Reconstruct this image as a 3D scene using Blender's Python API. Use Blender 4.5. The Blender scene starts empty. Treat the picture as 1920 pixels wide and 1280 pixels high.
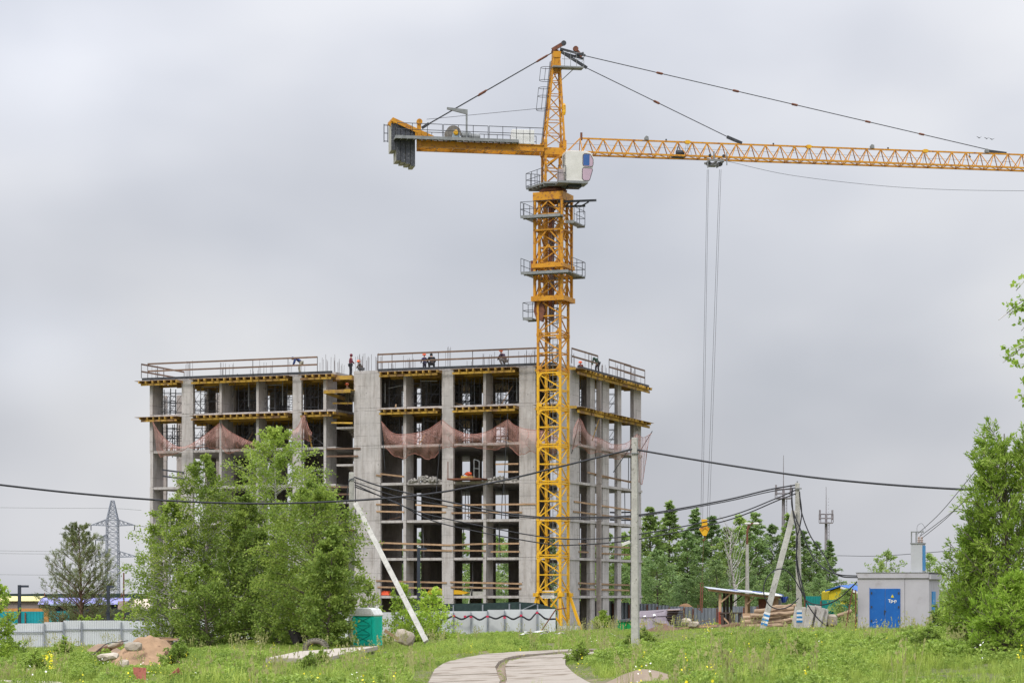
import bpy, math, random
import numpy as np
from mathutils import Vector, Matrix, noise

# ------------------------------------------------------------------ camera, sky, sun
SC = bpy.context.scene
COL = SC.collection
F = 4300.0          # focal length in photograph pixels (1920 wide)
HC = 3.1            # camera height
HY = 1112.0         # horizon row in the photograph
cam_d = bpy.data.cameras.new('camera')
cam = bpy.data.objects.new('camera', cam_d); COL.objects.link(cam)
cam.location = (0, 0, HC); cam.rotation_euler = (math.radians(90), 0, 0)
cam_d.sensor_width = 36.0; cam_d.lens = 36.0 * F / 1920.0
cam_d.shift_y = (HY - 640.0) / 1920.0
cam_d.clip_start = 0.5; cam_d.clip_end = 9000
SC.camera = cam
SC.view_settings.view_transform = 'Standard'; SC.view_settings.look = 'None'
SC.view_settings.gamma = 1.0; SC.view_settings.exposure = 0.30; SC.view_settings.use_curve_mapping = False
SC.cycles.max_bounces = 6; SC.cycles.diffuse_bounces = 3; SC.cycles.transparent_max_bounces = 12
SC.cycles.transmission_bounces = 3; SC.cycles.glossy_bounces = 2

SUN_EL, SUN_AZ = math.radians(48), math.radians(205)   # azimuth clockwise from +Y
world = bpy.data.worlds.new('World'); SC.world = world; world.use_nodes = True
def build_world():
    nt = world.node_tree; nt.nodes.clear(); N = nt.nodes.new; L = nt.links.new
    out = N('ShaderNodeOutputWorld'); bg = N('ShaderNodeBackground'); L(bg.outputs[0], out.inputs[0])
    sky = N('ShaderNodeTexSky'); sky.sky_type = 'NISHITA'; sky.sun_disc = False
    sky.sun_elevation = SUN_EL; sky.sun_rotation = SUN_AZ; sky.air_density = 1.2; sky.dust_density = 2.0
    sc = N('ShaderNodeVectorMath'); sc.operation = 'SCALE'; sc.inputs[3].default_value = 0.10
    L(sky.outputs[0], sc.inputs[0])
    tc = N('ShaderNodeTexCoord')
    mp = N('ShaderNodeMapping'); mp.inputs['Scale'].default_value = (1, 1, 1.7); mp.inputs['Location'].default_value = (6.979, -5.012, -2.442)
    L(tc.outputs['Generated'], mp.inputs['Vector'])
    def noise_n(scale, detail, dist, loc=None):
        n = N('ShaderNodeTexNoise'); n.inputs['Scale'].default_value = scale; n.inputs['Detail'].default_value = detail
        n.inputs['Distortion'].default_value = dist; n.inputs['Roughness'].default_value = 0.42
        L(mp.outputs[0], n.inputs['Vector']); return n
    n1 = noise_n(4.2, 3, 0.1); n2 = noise_n(9.0, 4, 0.2)
    m = N('ShaderNodeMath'); m.operation = 'MULTIPLY_ADD'; L(n2.outputs[0], m.inputs[0]); m.inputs[1].default_value = 0.30; L(n1.outputs[0], m.inputs[2])
    rp = N('ShaderNodeValToRGB'); e = rp.color_ramp.elements
    e[0].position = 0.40; e[0].color = (0.385, 0.408, 0.455, 1)
    e[1].position = 0.80; e[1].color = (0.640, 0.643, 0.668, 1)
    a = e.new(0.54); a.color = (0.470, 0.484, 0.533, 1)
    a = e.new(0.66); a.color = (0.545, 0.555, 0.598, 1)
    L(m.outputs[0], rp.inputs[0])
    mix = N('ShaderNodeMix'); mix.data_type = 'RGBA'; mix.inputs[0].default_value = 0.93
    L(sc.outputs[0], mix.inputs[6]); L(rp.outputs[0], mix.inputs[7])
    # an overcast sky grows brighter towards the zenith; the ground side of the dome stays as the horizon
    sp = N('ShaderNodeSeparateXYZ'); L(tc.outputs['Generated'], sp.inputs[0])
    mx = N('ShaderNodeMath'); mx.operation = 'MAXIMUM'; L(sp.outputs[2], mx.inputs[0]); mx.inputs[1].default_value = 0
    pw = N('ShaderNodeMath'); pw.operation = 'POWER'; L(mx.outputs[0], pw.inputs[0]); pw.inputs[1].default_value = 1.8
    ma = N('ShaderNodeMath'); ma.operation = 'MULTIPLY_ADD'; L(pw.outputs[0], ma.inputs[0]); ma.inputs[1].default_value = 3.5; ma.inputs[2].default_value = 0.905
    s2 = N('ShaderNodeVectorMath'); s2.operation = 'SCALE'; L(mix.outputs[2], s2.inputs[0]); L(ma.outputs[0], s2.inputs[3])
    last = ma.outputs[0]   # broad soft bright and dark banks in the cloud deck
    for px_, py_, rad, amp in ((40, 655, .060, .17), (40, 120, .11, .16), (1480, 880, .07, .015), (250, 480, .07, -.05), (60, 980, .07, .07), (1750, 60, .08, -.05), (620, 330, .07, -.05), (1250, 850, .06, -.05)):
        v = Vector(((px_ - 960) / F, 1, (HY - py_) / F)).normalized()
        df = N('ShaderNodeVectorMath'); df.operation = 'SUBTRACT'; L(tc.outputs['Generated'], df.inputs[0]); df.inputs[1].default_value = v
        sq = N('ShaderNodeVectorMath'); sq.operation = 'MULTIPLY'; L(df.outputs[0], sq.inputs[0]); sq.inputs[1].default_value = (1, 1, 1.7)
        ln = N('ShaderNodeVectorMath'); ln.operation = 'LENGTH'; L(sq.outputs[0], ln.inputs[0])
        mr = N('ShaderNodeMapRange'); mr.interpolation_type = 'SMOOTHSTEP'; L(ln.outputs['Value'], mr.inputs[0]); mr.inputs[1].default_value = 0; mr.inputs[2].default_value = rad; mr.inputs[3].default_value = amp; mr.inputs[4].default_value = 0
        ad = N('ShaderNodeMath'); L(last, ad.inputs[0]); L(mr.outputs[0], ad.inputs[1]); last = ad.outputs[0]
    L(last, s2.inputs[3])
    L(s2.outputs[0], bg.inputs['Color']); bg.inputs['Strength'].default_value = 1.0
build_world()
sun_d = bpy.data.lights.new('sun', 'SUN'); sun = bpy.data.objects.new('sun', sun_d); COL.objects.link(sun)
sun_d.energy = 1.5; sun_d.angle = math.radians(14); sun_d.color = (1.0, 0.965, 0.90)
sd = Vector((math.sin(SUN_AZ) * math.cos(SUN_EL), math.cos(SUN_AZ) * math.cos(SUN_EL), math.sin(SUN_EL)))
sun.rotation_euler = sd.to_track_quat('Z', 'Y').to_euler()

# ------------------------------------------------------------------ helpers
R = random.Random(7)
def P(px, py, d):
    return Vector(((px - 960) * d / F, d, HC + (HY - py) * d / F))

def tag(o, label=None, cat=None, group=None, kind=None):
    if label: o['label'] = label
    if cat: o['category'] = cat
    if group: o['group'] = group
    if kind: o['kind'] = kind
    return o

def empty(name, loc, label=None, cat=None, group=None, rz=0.0):
    o = bpy.data.objects.new(name, None); COL.objects.link(o)
    o.location = loc; o.rotation_euler = (0, 0, rz); o.empty_display_size = 0.3
    return tag(o, label, cat, group)

def link(name, me, mat=None, parent=None, loc=None, rot=None):
    if mat is not None:
        for m in (mat if isinstance(mat, (list, tuple)) else [mat]): me.materials.append(m)
    o = bpy.data.objects.new(name, me); COL.objects.link(o)
    if parent is not None: o.parent = parent
    if loc is not None: o.location = loc
    if rot is not None: o.rotation_euler = rot
    return o

def copy_tree(o, parent=None):
    c = o.copy(); COL.objects.link(c); c.parent = parent
    for ch in list(o.children): copy_tree(ch, c)
    return c

class MB:
    def __init__(s): s.v = []; s.f = []; s.mi = []; s.cur = 0
    def _add(s, vs, fs):
        b = len(s.v); s.v.extend([tuple(v) for v in vs])
        for f in fs: s.f.append(tuple(b + i for i in f)); s.mi.append(s.cur)
    def hexa(s, p):   # 8 points: bottom ring 0-3 (ccw from above), top ring 4-7
        s._add(p, [(3, 2, 1, 0), (4, 5, 6, 7), (0, 1, 5, 4), (1, 2, 6, 5), (2, 3, 7, 6), (3, 0, 4, 7)]); return s
    def box(s, x0, y0, z0, x1, y1, z1):
        return s.hexa([(x0, y0, z0), (x1, y0, z0), (x1, y1, z0), (x0, y1, z0), (x0, y0, z1), (x1, y0, z1), (x1, y1, z1), (x0, y1, z1)])
    def obox(s, c, sx, sy, sz, M=None):   # centred box turned by matrix M
        c = Vector(c); pts = []
        for z in (-.5, .5):
            for x, y in ((-.5, -.5), (.5, -.5), (.5, .5), (-.5, .5)):
                q = Vector((x * sx, y * sy, z * sz)); pts.append(c + (M @ q if M is not None else q))
        return s.hexa(pts)
    def beam(s, a, b, w, h=None, up=(0, 0, 1)):
        a = Vector(a); b = Vector(b); h = w if h is None else h
        d = (b - a)
        if d.length < 1e-6: return s
        d.normalize(); u = Vector(up)
        if abs(d.dot(u)) > 0.95: u = Vector((0, 1, 0))
        x = d.cross(u).normalized(); y = x.cross(d).normalized()
        x *= w / 2; y *= h / 2
        return s.hexa([a - x - y, a + x - y, a + x + y, a - x + y, b - x - y, b + x - y, b + x + y, b - x + y])
    def tube(s, pts, r, n=6, caps=True):
        pts = [Vector(p) for p in pts]; m = len(pts)
        rs = list(r) if isinstance(r, (list, tuple)) else [r] * m
        rings = []; prev = None
        for i, p in enumerate(pts):
            t = (pts[min(i + 1, m - 1)] - pts[max(i - 1, 0)])
            if t.length < 1e-9: t = Vector((0, 0, 1))
            t.normalize()
            if prev is None:
                u = Vector((0, 0, 1)) if abs(t.z) < .9 else Vector((1, 0, 0))
                x = t.cross(u).normalized()
            else:
                x = (prev - t * prev.dot(t)); x = x.normalized() if x.length > 1e-6 else t.orthogonal().normalized()
            prev = x; y = t.cross(x)
            rings.append([p + (x * math.cos(2 * math.pi * k / n) + y * math.sin(2 * math.pi * k / n)) * rs[i] for k in range(n)])
        fs = []
        for i in range(m - 1):
            for k in range(n):
                k2 = (k + 1) % n; fs.append((i * n + k, i * n + k2, (i + 1) * n + k2, (i + 1) * n + k))
        if caps: fs.append(tuple(range(n - 1, -1, -1))); fs.append(tuple((m - 1) * n + k for k in range(n)))
        s._add([q for rg in rings for q in rg], fs); return s
    def lathe(s, c, prof, n=14, axis='Z'):
        c = Vector(c); vs = []; fs = []
        for r, h in prof:
            for k in range(n):
                a = 2 * math.pi * k / n; x, y = r * math.cos(a), r * math.sin(a)
                q = (x, y, h) if axis == 'Z' else ((h, x, y) if axis == 'X' else (y, h, x))
                vs.append(c + Vector(q))
        m = len(prof)
        for i in range(m - 1):
            for k in range(n):
                k2 = (k + 1) % n; fs.append((i * n + k, i * n + k2, (i + 1) * n + k2, (i + 1) * n + k))
        fs.append(tuple(range(n - 1, -1, -1))); fs.append(tuple((m - 1) * n + k for k in range(n)))
        s._add(vs, fs); return s
    def prism(s, poly, y0, y1):   # outline in x,z, pushed along y
        n = len(poly)
        vs = [(x, y0, z) for x, z in poly] + [(x, y1, z) for x, z in poly]
        fs = [tuple(range(n)), tuple(range(2 * n - 1, n - 1, -1))] + [(i, (i + 1) % n + 0, (i + 1) % n + n, i + n)[::-1] for i in range(n)]
        s._add(vs, fs); return s
    def grid(s, rows):            # list of rows of points
        nr, nc = len(rows), len(rows[0])
        s._add([p for r in rows for p in r], [(i * nc + j, i * nc + j + 1, (i + 1) * nc + j + 1, (i + 1) * nc + j) for i in range(nr - 1) for j in range(nc - 1)])
        return s
    def mesh(s, name, org=None):
        me = bpy.data.meshes.new(name)
        v = s.v
        if org is not None: v = [(a - org[0], b - org[1], c - org[2]) for a, b, c in v]
        me.from_pydata(v, [], s.f)
        if any(s.mi): me.polygons.foreach_set('material_index', s.mi)
        me.update(); return me
    def build(s, name, mat, parent=None, org=None, loc=None, rot=None, smooth=False):
        me = s.mesh(name, org)
        if smooth: me.polygons.foreach_set('use_smooth', [True] * len(me.polygons))
        return link(name, me, mat, parent, loc, rot)

def bevel(o, w=0.02, seg=2):
    m = o.modifiers.new('bevel', 'BEVEL'); m.width = w; m.segments = seg; m.limit_method = 'ANGLE'; return o

def catmull(pts, n=8):
    P_ = [Vector(p) for p in pts]; out = []
    P_ = [P_[0] * 2 - P_[1]] + P_ + [P_[-1] * 2 - P_[-2]]
    for i in range(1, len(P_) - 2):
        a, b, c, d = P_[i - 1], P_[i], P_[i + 1], P_[i + 2]
        for k in range(n):
            t = k / n
            out.append(0.5 * ((2 * b) + (c - a) * t + (2 * a - 5 * b + 4 * c - d) * t * t + (3 * b - a - 3 * c + d) * t ** 3))
    out.append(P_[-2]); return out

# ------------------------------------------------------------------ materials
def new_mat(name):
    m = bpy.data.materials.new(name); m.use_nodes = True
    nt = m.node_tree; b = nt.nodes['Principled BSDF']; return m, nt, b
def pmat(name, c1, c2=None, scale=2.0, rough=0.8, bump=0.0, metal=0.0, spots=None, stretch=(1, 1, 1), spot_scale=9.0, spot_pos=(.60, .68), spec=0.3, coord='Object', rand=0.0):
    m, nt, b = new_mat(name); N = nt.nodes.new; L = nt.links.new
    c2 = c2 or tuple(x * 0.7 for x in c1)
    tc = N('ShaderNodeTexCoord'); mp = N('ShaderNodeMapping'); mp.inputs['Scale'].default_value = stretch
    if coord == 'World':
        g = N('ShaderNodeNewGeometry'); L(g.outputs['Position'], mp.inputs[0])
    else: L(tc.outputs[coord], mp.inputs[0])
    n = N('ShaderNodeTexNoise'); n.inputs['Scale'].default_value = scale; n.inputs['Detail'].default_value = 7; n.inputs['Roughness'].default_value = .62
    L(mp.outputs[0], n.inputs['Vector'])
    r = N('ShaderNodeValToRGB'); e = r.color_ramp.elements
    e[0].position = .33; e[0].color = (*c2, 1); e[1].position = .67; e[1].color = (*c1, 1)
    L(n.outputs[0], r.inputs[0]); col = r.outputs[0]
    if spots:
        n2 = N('ShaderNodeTexNoise'); n2.inputs['Scale'].default_value = spot_scale; n2.inputs['Detail'].default_value = 5
        L(mp.outputs[0], n2.inputs['Vector'])
        r2 = N('ShaderNodeValToRGB'); r2.color_ramp.elements[0].position = spot_pos[0]; r2.color_ramp.elements[1].position = spot_pos[1]
        L(n2.outputs[0], r2.inputs[0])
        mx = N('ShaderNodeMix'); mx.data_type = 'RGBA'; L(r2.outputs[0], mx.inputs[0]); L(col, mx.inputs[6]); mx.inputs[7].default_value = (*spots, 1)
        col = mx.outputs[2]
    if rand:
        oi = N('ShaderNodeObjectInfo'); hs = N('ShaderNodeHueSaturation')
        ma = N('ShaderNodeMath'); ma.operation = 'MULTIPLY_ADD'; L(oi.outputs['Random'], ma.inputs[0]); ma.inputs[1].default_value = rand; ma.inputs[2].default_value = 1 - rand / 2
        L(ma.outputs[0], hs.inputs['Value']); L(col, hs.inputs['Color']); col = hs.outputs[0]
    L(col, b.inputs['Base Color'])
    b.inputs['Roughness'].default_value = rough; b.inputs['Metallic'].default_value = metal
    b.inputs['Specular IOR Level'].default_value = spec
    if bump:
        bp = N('ShaderNodeBump'); bp.inputs['Strength'].default_value = 1; bp.inputs['Distance'].default_value = bump
        n3 = N('ShaderNodeTexNoise'); n3.inputs['Scale'].default_value = scale * 5; n3.inputs['Detail'].default_value = 6
        L(mp.outputs[0], n3.inputs['Vector']); L(n3.outputs[0], bp.inputs['Height']); L(bp.outputs[0], b.inputs['Normal'])
    return m

def concrete_mat(name, c1, c2, seams=True):
    m, nt, b = new_mat(name); N = nt.nodes.new; L = nt.links.new
    tc = N('ShaderNodeTexCoord')
    def nz(scale, st, det=6, ro=.6):
        mp = N('ShaderNodeMapping'); mp.inputs['Scale'].default_value = st; L(tc.outputs['Object'], mp.inputs[0])
        n = N('ShaderNodeTexNoise'); n.inputs['Scale'].default_value = scale; n.inputs['Detail'].default_value = det; n.inputs['Roughness'].default_value = ro
        L(mp.outputs[0], n.inputs['Vector']); return n
    def ramp(src, p0, p1, a, c):
        r = N('ShaderNodeValToRGB'); r.color_ramp.elements[0].position = p0; r.color_ramp.elements[1].position = p1
        r.color_ramp.elements[0].color = (*a, 1); r.color_ramp.elements[1].color = (*c, 1); L(src, r.inputs[0]); return r
    def mul(a, bb, fac=1.0):
        x = N('ShaderNodeMix'); x.data_type = 'RGBA'; x.blend_type = 'MULTIPLY'; x.inputs[0].default_value = fac
        L(a, x.inputs[6]); L(bb, x.inputs[7]); return x.outputs[2]
    base = ramp(nz(0.7, (1, 1, 1)).outputs[0], .34, .66, c2, c1).outputs[0]
    streak = ramp(nz(3.2, (1, 1, .13), 5).outputs[0], .30, .52, (.66, .63, .60), (1, 1, 1)).outputs[0]
    col = mul(base, streak, .8)
    blot = ramp(nz(5.5, (1, 1, 1), 5).outputs[0], .30, .42, (.72, .70, .68), (1, 1, 1)).outputs[0]
    col = mul(col, blot, .7)
    pale = nz(1.7, (1, 1, .6), 6); pr = ramp(pale.outputs[0], .60, .70, (0, 0, 0), (1, 1, 1))
    x = N('ShaderNodeMix'); x.data_type = 'RGBA'; L(col, x.inputs[6]); x.inputs[7].default_value = (min(c1[0] * 1.22, .6), min(c1[1] * 1.22, .6), min(c1[2] * 1.22, .6), 1)
    q = N('ShaderNodeMath'); q.operation = 'MULTIPLY'; q.inputs[1].default_value = .55; L(pr.outputs[0], q.inputs[0]); L(q.outputs[0], x.inputs[0]); col = x.outputs[2]
    hs = N('ShaderNodeMath'); hs.operation = 'ADD'; hs.inputs[1].default_value = 0
    bp = N('ShaderNodeBump'); bp.inputs['Distance'].default_value = .02; L(nz(12, (1, 1, 1)).outputs[0], bp.inputs['Height'])
    if seams:
        sp = N('ShaderNodeSeparateXYZ'); L(tc.outputs['Object'], sp.inputs[0]); tot = None
        for ax, per, off, wd in ((2, 0.997, .30, .045), (0, 1.21, .1, .03)):
            a = N('ShaderNodeMath'); a.operation = 'MULTIPLY_ADD'; a.inputs[1].default_value = 1 / per; a.inputs[2].default_value = off + 100; L(sp.outputs[ax], a.inputs[0])
            f = N('ShaderNodeMath'); f.operation = 'FRACT'; L(a.outputs[0], f.inputs[0])
            l = N('ShaderNodeMath'); l.operation = 'LESS_THAN'; l.inputs[1].default_value = wd / per; L(f.outputs[0], l.inputs[0])
            if tot is None: tot = l.outputs[0]
            else:
                t = N('ShaderNodeMath'); t.operation = 'MAXIMUM'; L(tot, t.inputs[0]); L(l.outputs[0], t.inputs[1]); tot = t.outputs[0]
        # seams show only in places
        vis = ramp(nz(.9, (1, 1, 1), 3).outputs[0], .42, .60, (0, 0, 0), (1, 1, 1)).outputs[0]
        mm = N('ShaderNodeMath'); mm.operation = 'MULTIPLY'; L(tot, mm.inputs[0]); L(vis, mm.inputs[1])
        m2 = N('ShaderNodeMath'); m2.operation = 'MULTIPLY'; m2.inputs[1].default_value = .5; L(mm.outputs[0], m2.inputs[0])
        x = N('ShaderNodeMix'); x.data_type = 'RGBA'; L(m2.outputs[0], x.inputs[0]); L(col, x.inputs[6]); x.inputs[7].default_value = (.10, .095, .09, 1); col = x.outputs[2]
    # bolt holes / pores
    vo = N('ShaderNodeTexVoronoi'); vo.inputs['Scale'].default_value = 1.3; L(tc.outputs['Object'], vo.inputs['Vector'])
    lt = N('ShaderNodeMath'); lt.operation = 'LESS_THAN'; lt.inputs[1].default_value = .055; L(vo.outputs['Distance'], lt.inputs[0])
    x = N('ShaderNodeMix'); x.data_type = 'RGBA'; L(lt.outputs[0], x.inputs[0]); L(col, x.inputs[6]); x.inputs[7].default_value = (.06, .055, .05, 1); col = x.outputs[2]
    L(col, b.inputs['Base Color']); L(bp.outputs[0], b.inputs['Normal'])
    b.inputs['Roughness'].default_value = .92; b.inputs['Specular IOR Level'].default_value = .2
    return m

LB = 1.5
def leaf_mat(name, c1, c2, c3=None, trans=.35, rough=.55):
    c1, c2 = [tuple(v * LB for v in c) for c in (c1, c2)]; c3 = tuple(v * LB for v in c3) if c3 else None
    m, nt, b = new_mat(name); N = nt.nodes.new; L = nt.links.new
    nt.nodes.remove(b); out = [n for n in nt.nodes if n.type == 'OUTPUT_MATERIAL'][0]
    g = N('ShaderNodeNewGeometry'); r = N('ShaderNodeValToRGB'); e = r.color_ramp.elements
    e[0].position = 0; e[0].color = (*c1, 1); e[1].position = 1; e[1].color = (*(c3 or c2), 1)
    k = e.new(.55); k.color = (*c2, 1)
    tc = N('ShaderNodeTexCoord'); n = N('ShaderNodeTexNoise'); n.inputs['Scale'].default_value = .42; n.inputs['Detail'].default_value = 4
    L(g.outputs['Position'], n.inputs['Vector'])
    a = N('ShaderNodeMath'); a.operation = 'MULTIPLY_ADD'; a.inputs[1].default_value = .6; L(g.outputs['Random Per Island'], a.inputs[0])
    s = N('ShaderNodeMath'); s.operation = 'MULTIPLY_ADD'; s.inputs[1].default_value = 1.4; s.inputs[2].default_value = -.5; L(n.outputs[0], s.inputs[0]); L(s.outputs[0], a.inputs[2])
    L(a.outputs[0], r.inputs[0])
    oi = N('ShaderNodeObjectInfo'); hs = N('ShaderNodeHueSaturation'); ma = N('ShaderNodeMath'); ma.operation = 'MULTIPLY_ADD'
    L(oi.outputs['Random'], ma.inputs[0]); ma.inputs[1].default_value = .3; ma.inputs[2].default_value = .85
    L(ma.outputs[0], hs.inputs['Value']); L(r.outputs[0], hs.inputs['Color'])
    pb = N('ShaderNodeBsdfPrincipled'); pb.inputs['Roughness'].default_value = rough; pb.inputs['Specular IOR Level'].default_value = .25
    tr = N('ShaderNodeBsdfTranslucent'); mx = N('ShaderNodeMixShader'); mx.inputs[0].default_value = trans
    L(hs.outputs[0], pb.inputs['Base Color']); L(hs.outputs[0], tr.inputs['Color'])
    L(pb.outputs[0], mx.inputs[1]); L(tr.outputs[0], mx.inputs[2]); L(mx.outputs[0], out.inputs[0])
    return m

M = {}
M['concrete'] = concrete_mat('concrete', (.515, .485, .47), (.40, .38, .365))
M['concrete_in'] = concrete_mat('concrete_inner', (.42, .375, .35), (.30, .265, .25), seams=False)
M['concrete_pole'] = pmat('pole_concrete', (.46, .45, .41), (.34, .33, .30), 3, .9, .01, spots=(.22, .21, .18))
M['yellow_timber'] = pmat('yellow_timber', (.55, .34, .045), (.34, .21, .06), 1.3, .75, .003, spots=(.24, .14, .07), spot_scale=1.1, spot_pos=(.5, .62), rand=.5)
M['ply'] = pmat('plywood', (.34, .21, .10), (.20, .12, .06), 2, .8, rand=.2)
M['timber'] = pmat('raw_timber', (.42, .28, .17), (.27, .17, .10), 3, .85, .003, rand=.5)
M['rail_timber'] = pmat('brown_timber', (.20, .125, .085), (.13, .08, .055), 3, .85, .003, rand=.3)
M['steel_dark'] = pmat('dark_steel', (.07, .075, .085), (.035, .037, .042), 4, .6, metal=.3)
M['steel_prop'] = pmat('prop_steel', (.16, .17, .19), (.08, .08, .09), 3, .6, metal=.2, spots=(.13, .06, .04), rand=.5)
M['rebar'] = pmat('rebar_steel', (.14, .115, .115), (.08, .07, .07), 3, .8)
M['crane'] = pmat('crane_yellow', (.61, .285, .012), (.48, .205, .010), 1.6, .5, spots=(.24, .09, .03), spot_scale=4.0, spot_pos=(.54, .68), spec=.4)
M['crane_low'] = pmat('crane_bright_yellow', (.74, .42, .016), (.65, .35, .014), 1.6, .45, spots=(.34, .14, .03), spot_scale=4, spot_pos=(.58, .74), spec=.4)
M['galv'] = pmat('grey_grating', (.28, .29, .29), (.18, .19, .19), 4, .6, metal=.3)
M['rust'] = pmat('rust', (.22, .09, .055), (.12, .055, .04), 5, .9, .005)
M['cab_white'] = pmat('cab_white', (.66, .65, .61), (.56, .55, .51), 1.5, .5, spots=(.42, .36, .28), spot_scale=3, spot_pos=(.66, .8))
M['white'] = pmat('white_paint', (.74, .74, .72), (.62, .62, .60), 3, .6)
M['cable'] = pmat('black_cable', (.035, .036, .042), (.02, .02, .024), 5, .6)
M['orange_plastic'] = pmat('orange_plastic', (.75, .10, .03), (.6, .07, .02), 4, .45)

# ------------------------------------------------------------------ terrain
TD = [0, 40, 66, 95, 125, 150, 170, 200, 260, 400, 900, 4000]
TX = [0, 300, 480, 720, 960, 1440, 1920]
TZ = [[1.5] * 7,
      [1.2, 1.2, 1.2, 1.1, 1.1, 1.35, 1.5],
      [.25, .3, .35, .45, .55, 1.0, 1.5],
      [.05, .05, .1, .35, .60, .95, 1.35],
      [-.1, -.1, .1, .15, .72, 1.12, 1.25],
      [-.55, -.3, -.05, -.1, .35, 1.02, 1.2],
      [-.75, -.5, -.3, -.25, -.05, .75, 1.1],
      [-.75, -.5, -.4, -.4, -.3, .35, .9],
      [-.7, -.5, -.5, -.5, -.4, .2, .6],
      [-.3, -.3, -.3, -.3, -.2, .2, .4],
      [0] * 7, [0] * 7]
def smooth(t): return t * t * (3 - 2 * t)
def gz0(x, y):
    d = min(max(y, 0.01), 3999); px = 960 + x / max(y, 8) * F; px = min(max(px, 0), 1920)
    i = max(k for k in range(len(TD) - 1) if TD[k] <= d); ti = (d - TD[i]) / (TD[i + 1] - TD[i])
    j = min(max([k for k in range(len(TX) - 1) if TX[k] <= px]), len(TX) - 2); tj = smooth((px - TX[j]) / (TX[j + 1] - TX[j]))
    a = TZ[i][j] * (1 - tj) + TZ[i][j + 1] * tj; b = TZ[i + 1][j] * (1 - tj) + TZ[i + 1][j + 1] * tj
    return a * (1 - ti) + b * ti

ROAD1 = [(-1.2, 40), (-1.3, 50), (-1.33, 56), (-1.33, 60), (-1.35, 66), (-1.5, 72), (-1.56, 78), (-1.35, 84), (-.75, 89), (.35, 92.5), (2.1, 94.6), (4.2, 96)]
ROAD2 = [(.9, 40), (.84, 50), (.82, 56), (.84, 60), (.86, 66), (.80, 72), (.78, 78), (.95, 82.6), (1.55, 86.2), (2.75, 89.6), (4.2, 91.6)]
r1c = [(p.x, p.y) for p in catmull([(x, y, 0) for x, y in ROAD1], 10)]
r2c = [(p.x, p.y) for p in catmull([(x, y, 0) for x, y in ROAD2], 10)]
rall = np.array(r1c + r2c + [(4.2 + k * .5, 96 + k * .45) for k in range(9)] + [(4.5 + k * .4, 92.2 + k * .6) for k in range(6)])
def road_dist(x, y):
    return float(np.sqrt(((rall - (x, y)) ** 2).sum(1)).min())
def gz(x, y):
    z = gz0(x, y)
    if 10 < y < 320 and abs(x) < 90:
        k = 1.0
        if 38 < y < 104 and abs(x) < 10: k = min(1, max(0, (road_dist(x, y) - 1.2) / 2))
        if y > 98: k *= max(.35, 1 - (y - 98) / 30)
        z += k * (.17 * noise.noise(Vector((x * .16, y * .16, 3.7))) + .10 * noise.noise(Vector((x * .55, y * .55, 9.1))))
    return z

M['ground'] = pmat('ground_soil', (.13, .135, .05), (.085, .085, .04), .35, .95, .03, spots=(.20, .155, .10), spot_scale=.22, spot_pos=(.58, .66), coord='World')
def build_ground():
    ys = [-400, -200, -100, -50, -20, 0, 10, 20] + [20 + 1.4 * k for k in range(1, 150)] + [235, 245, 260, 280, 310, 350, 400, 500, 700, 1000, 1800, 3000, 4500]
    xs = [1.3 * k for k in range(0, 46)] + [66, 75, 90, 120, 170, 250, 400, 700, 1300, 2500, 4000]
    xs = [-v for v in xs[:0:-1]] + xs
    MB_ = MB(); MB_.grid([[(x, y, gz(x, y)) for x in xs] for y in ys])
    # rows run away from the camera: flip so that normals point up
    MB_.f = [f[::-1] if False else f for f in MB_.f]
    o = MB_.build('ground', M['ground'], smooth=True); tag(o, kind='structure')
build_ground()

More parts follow.
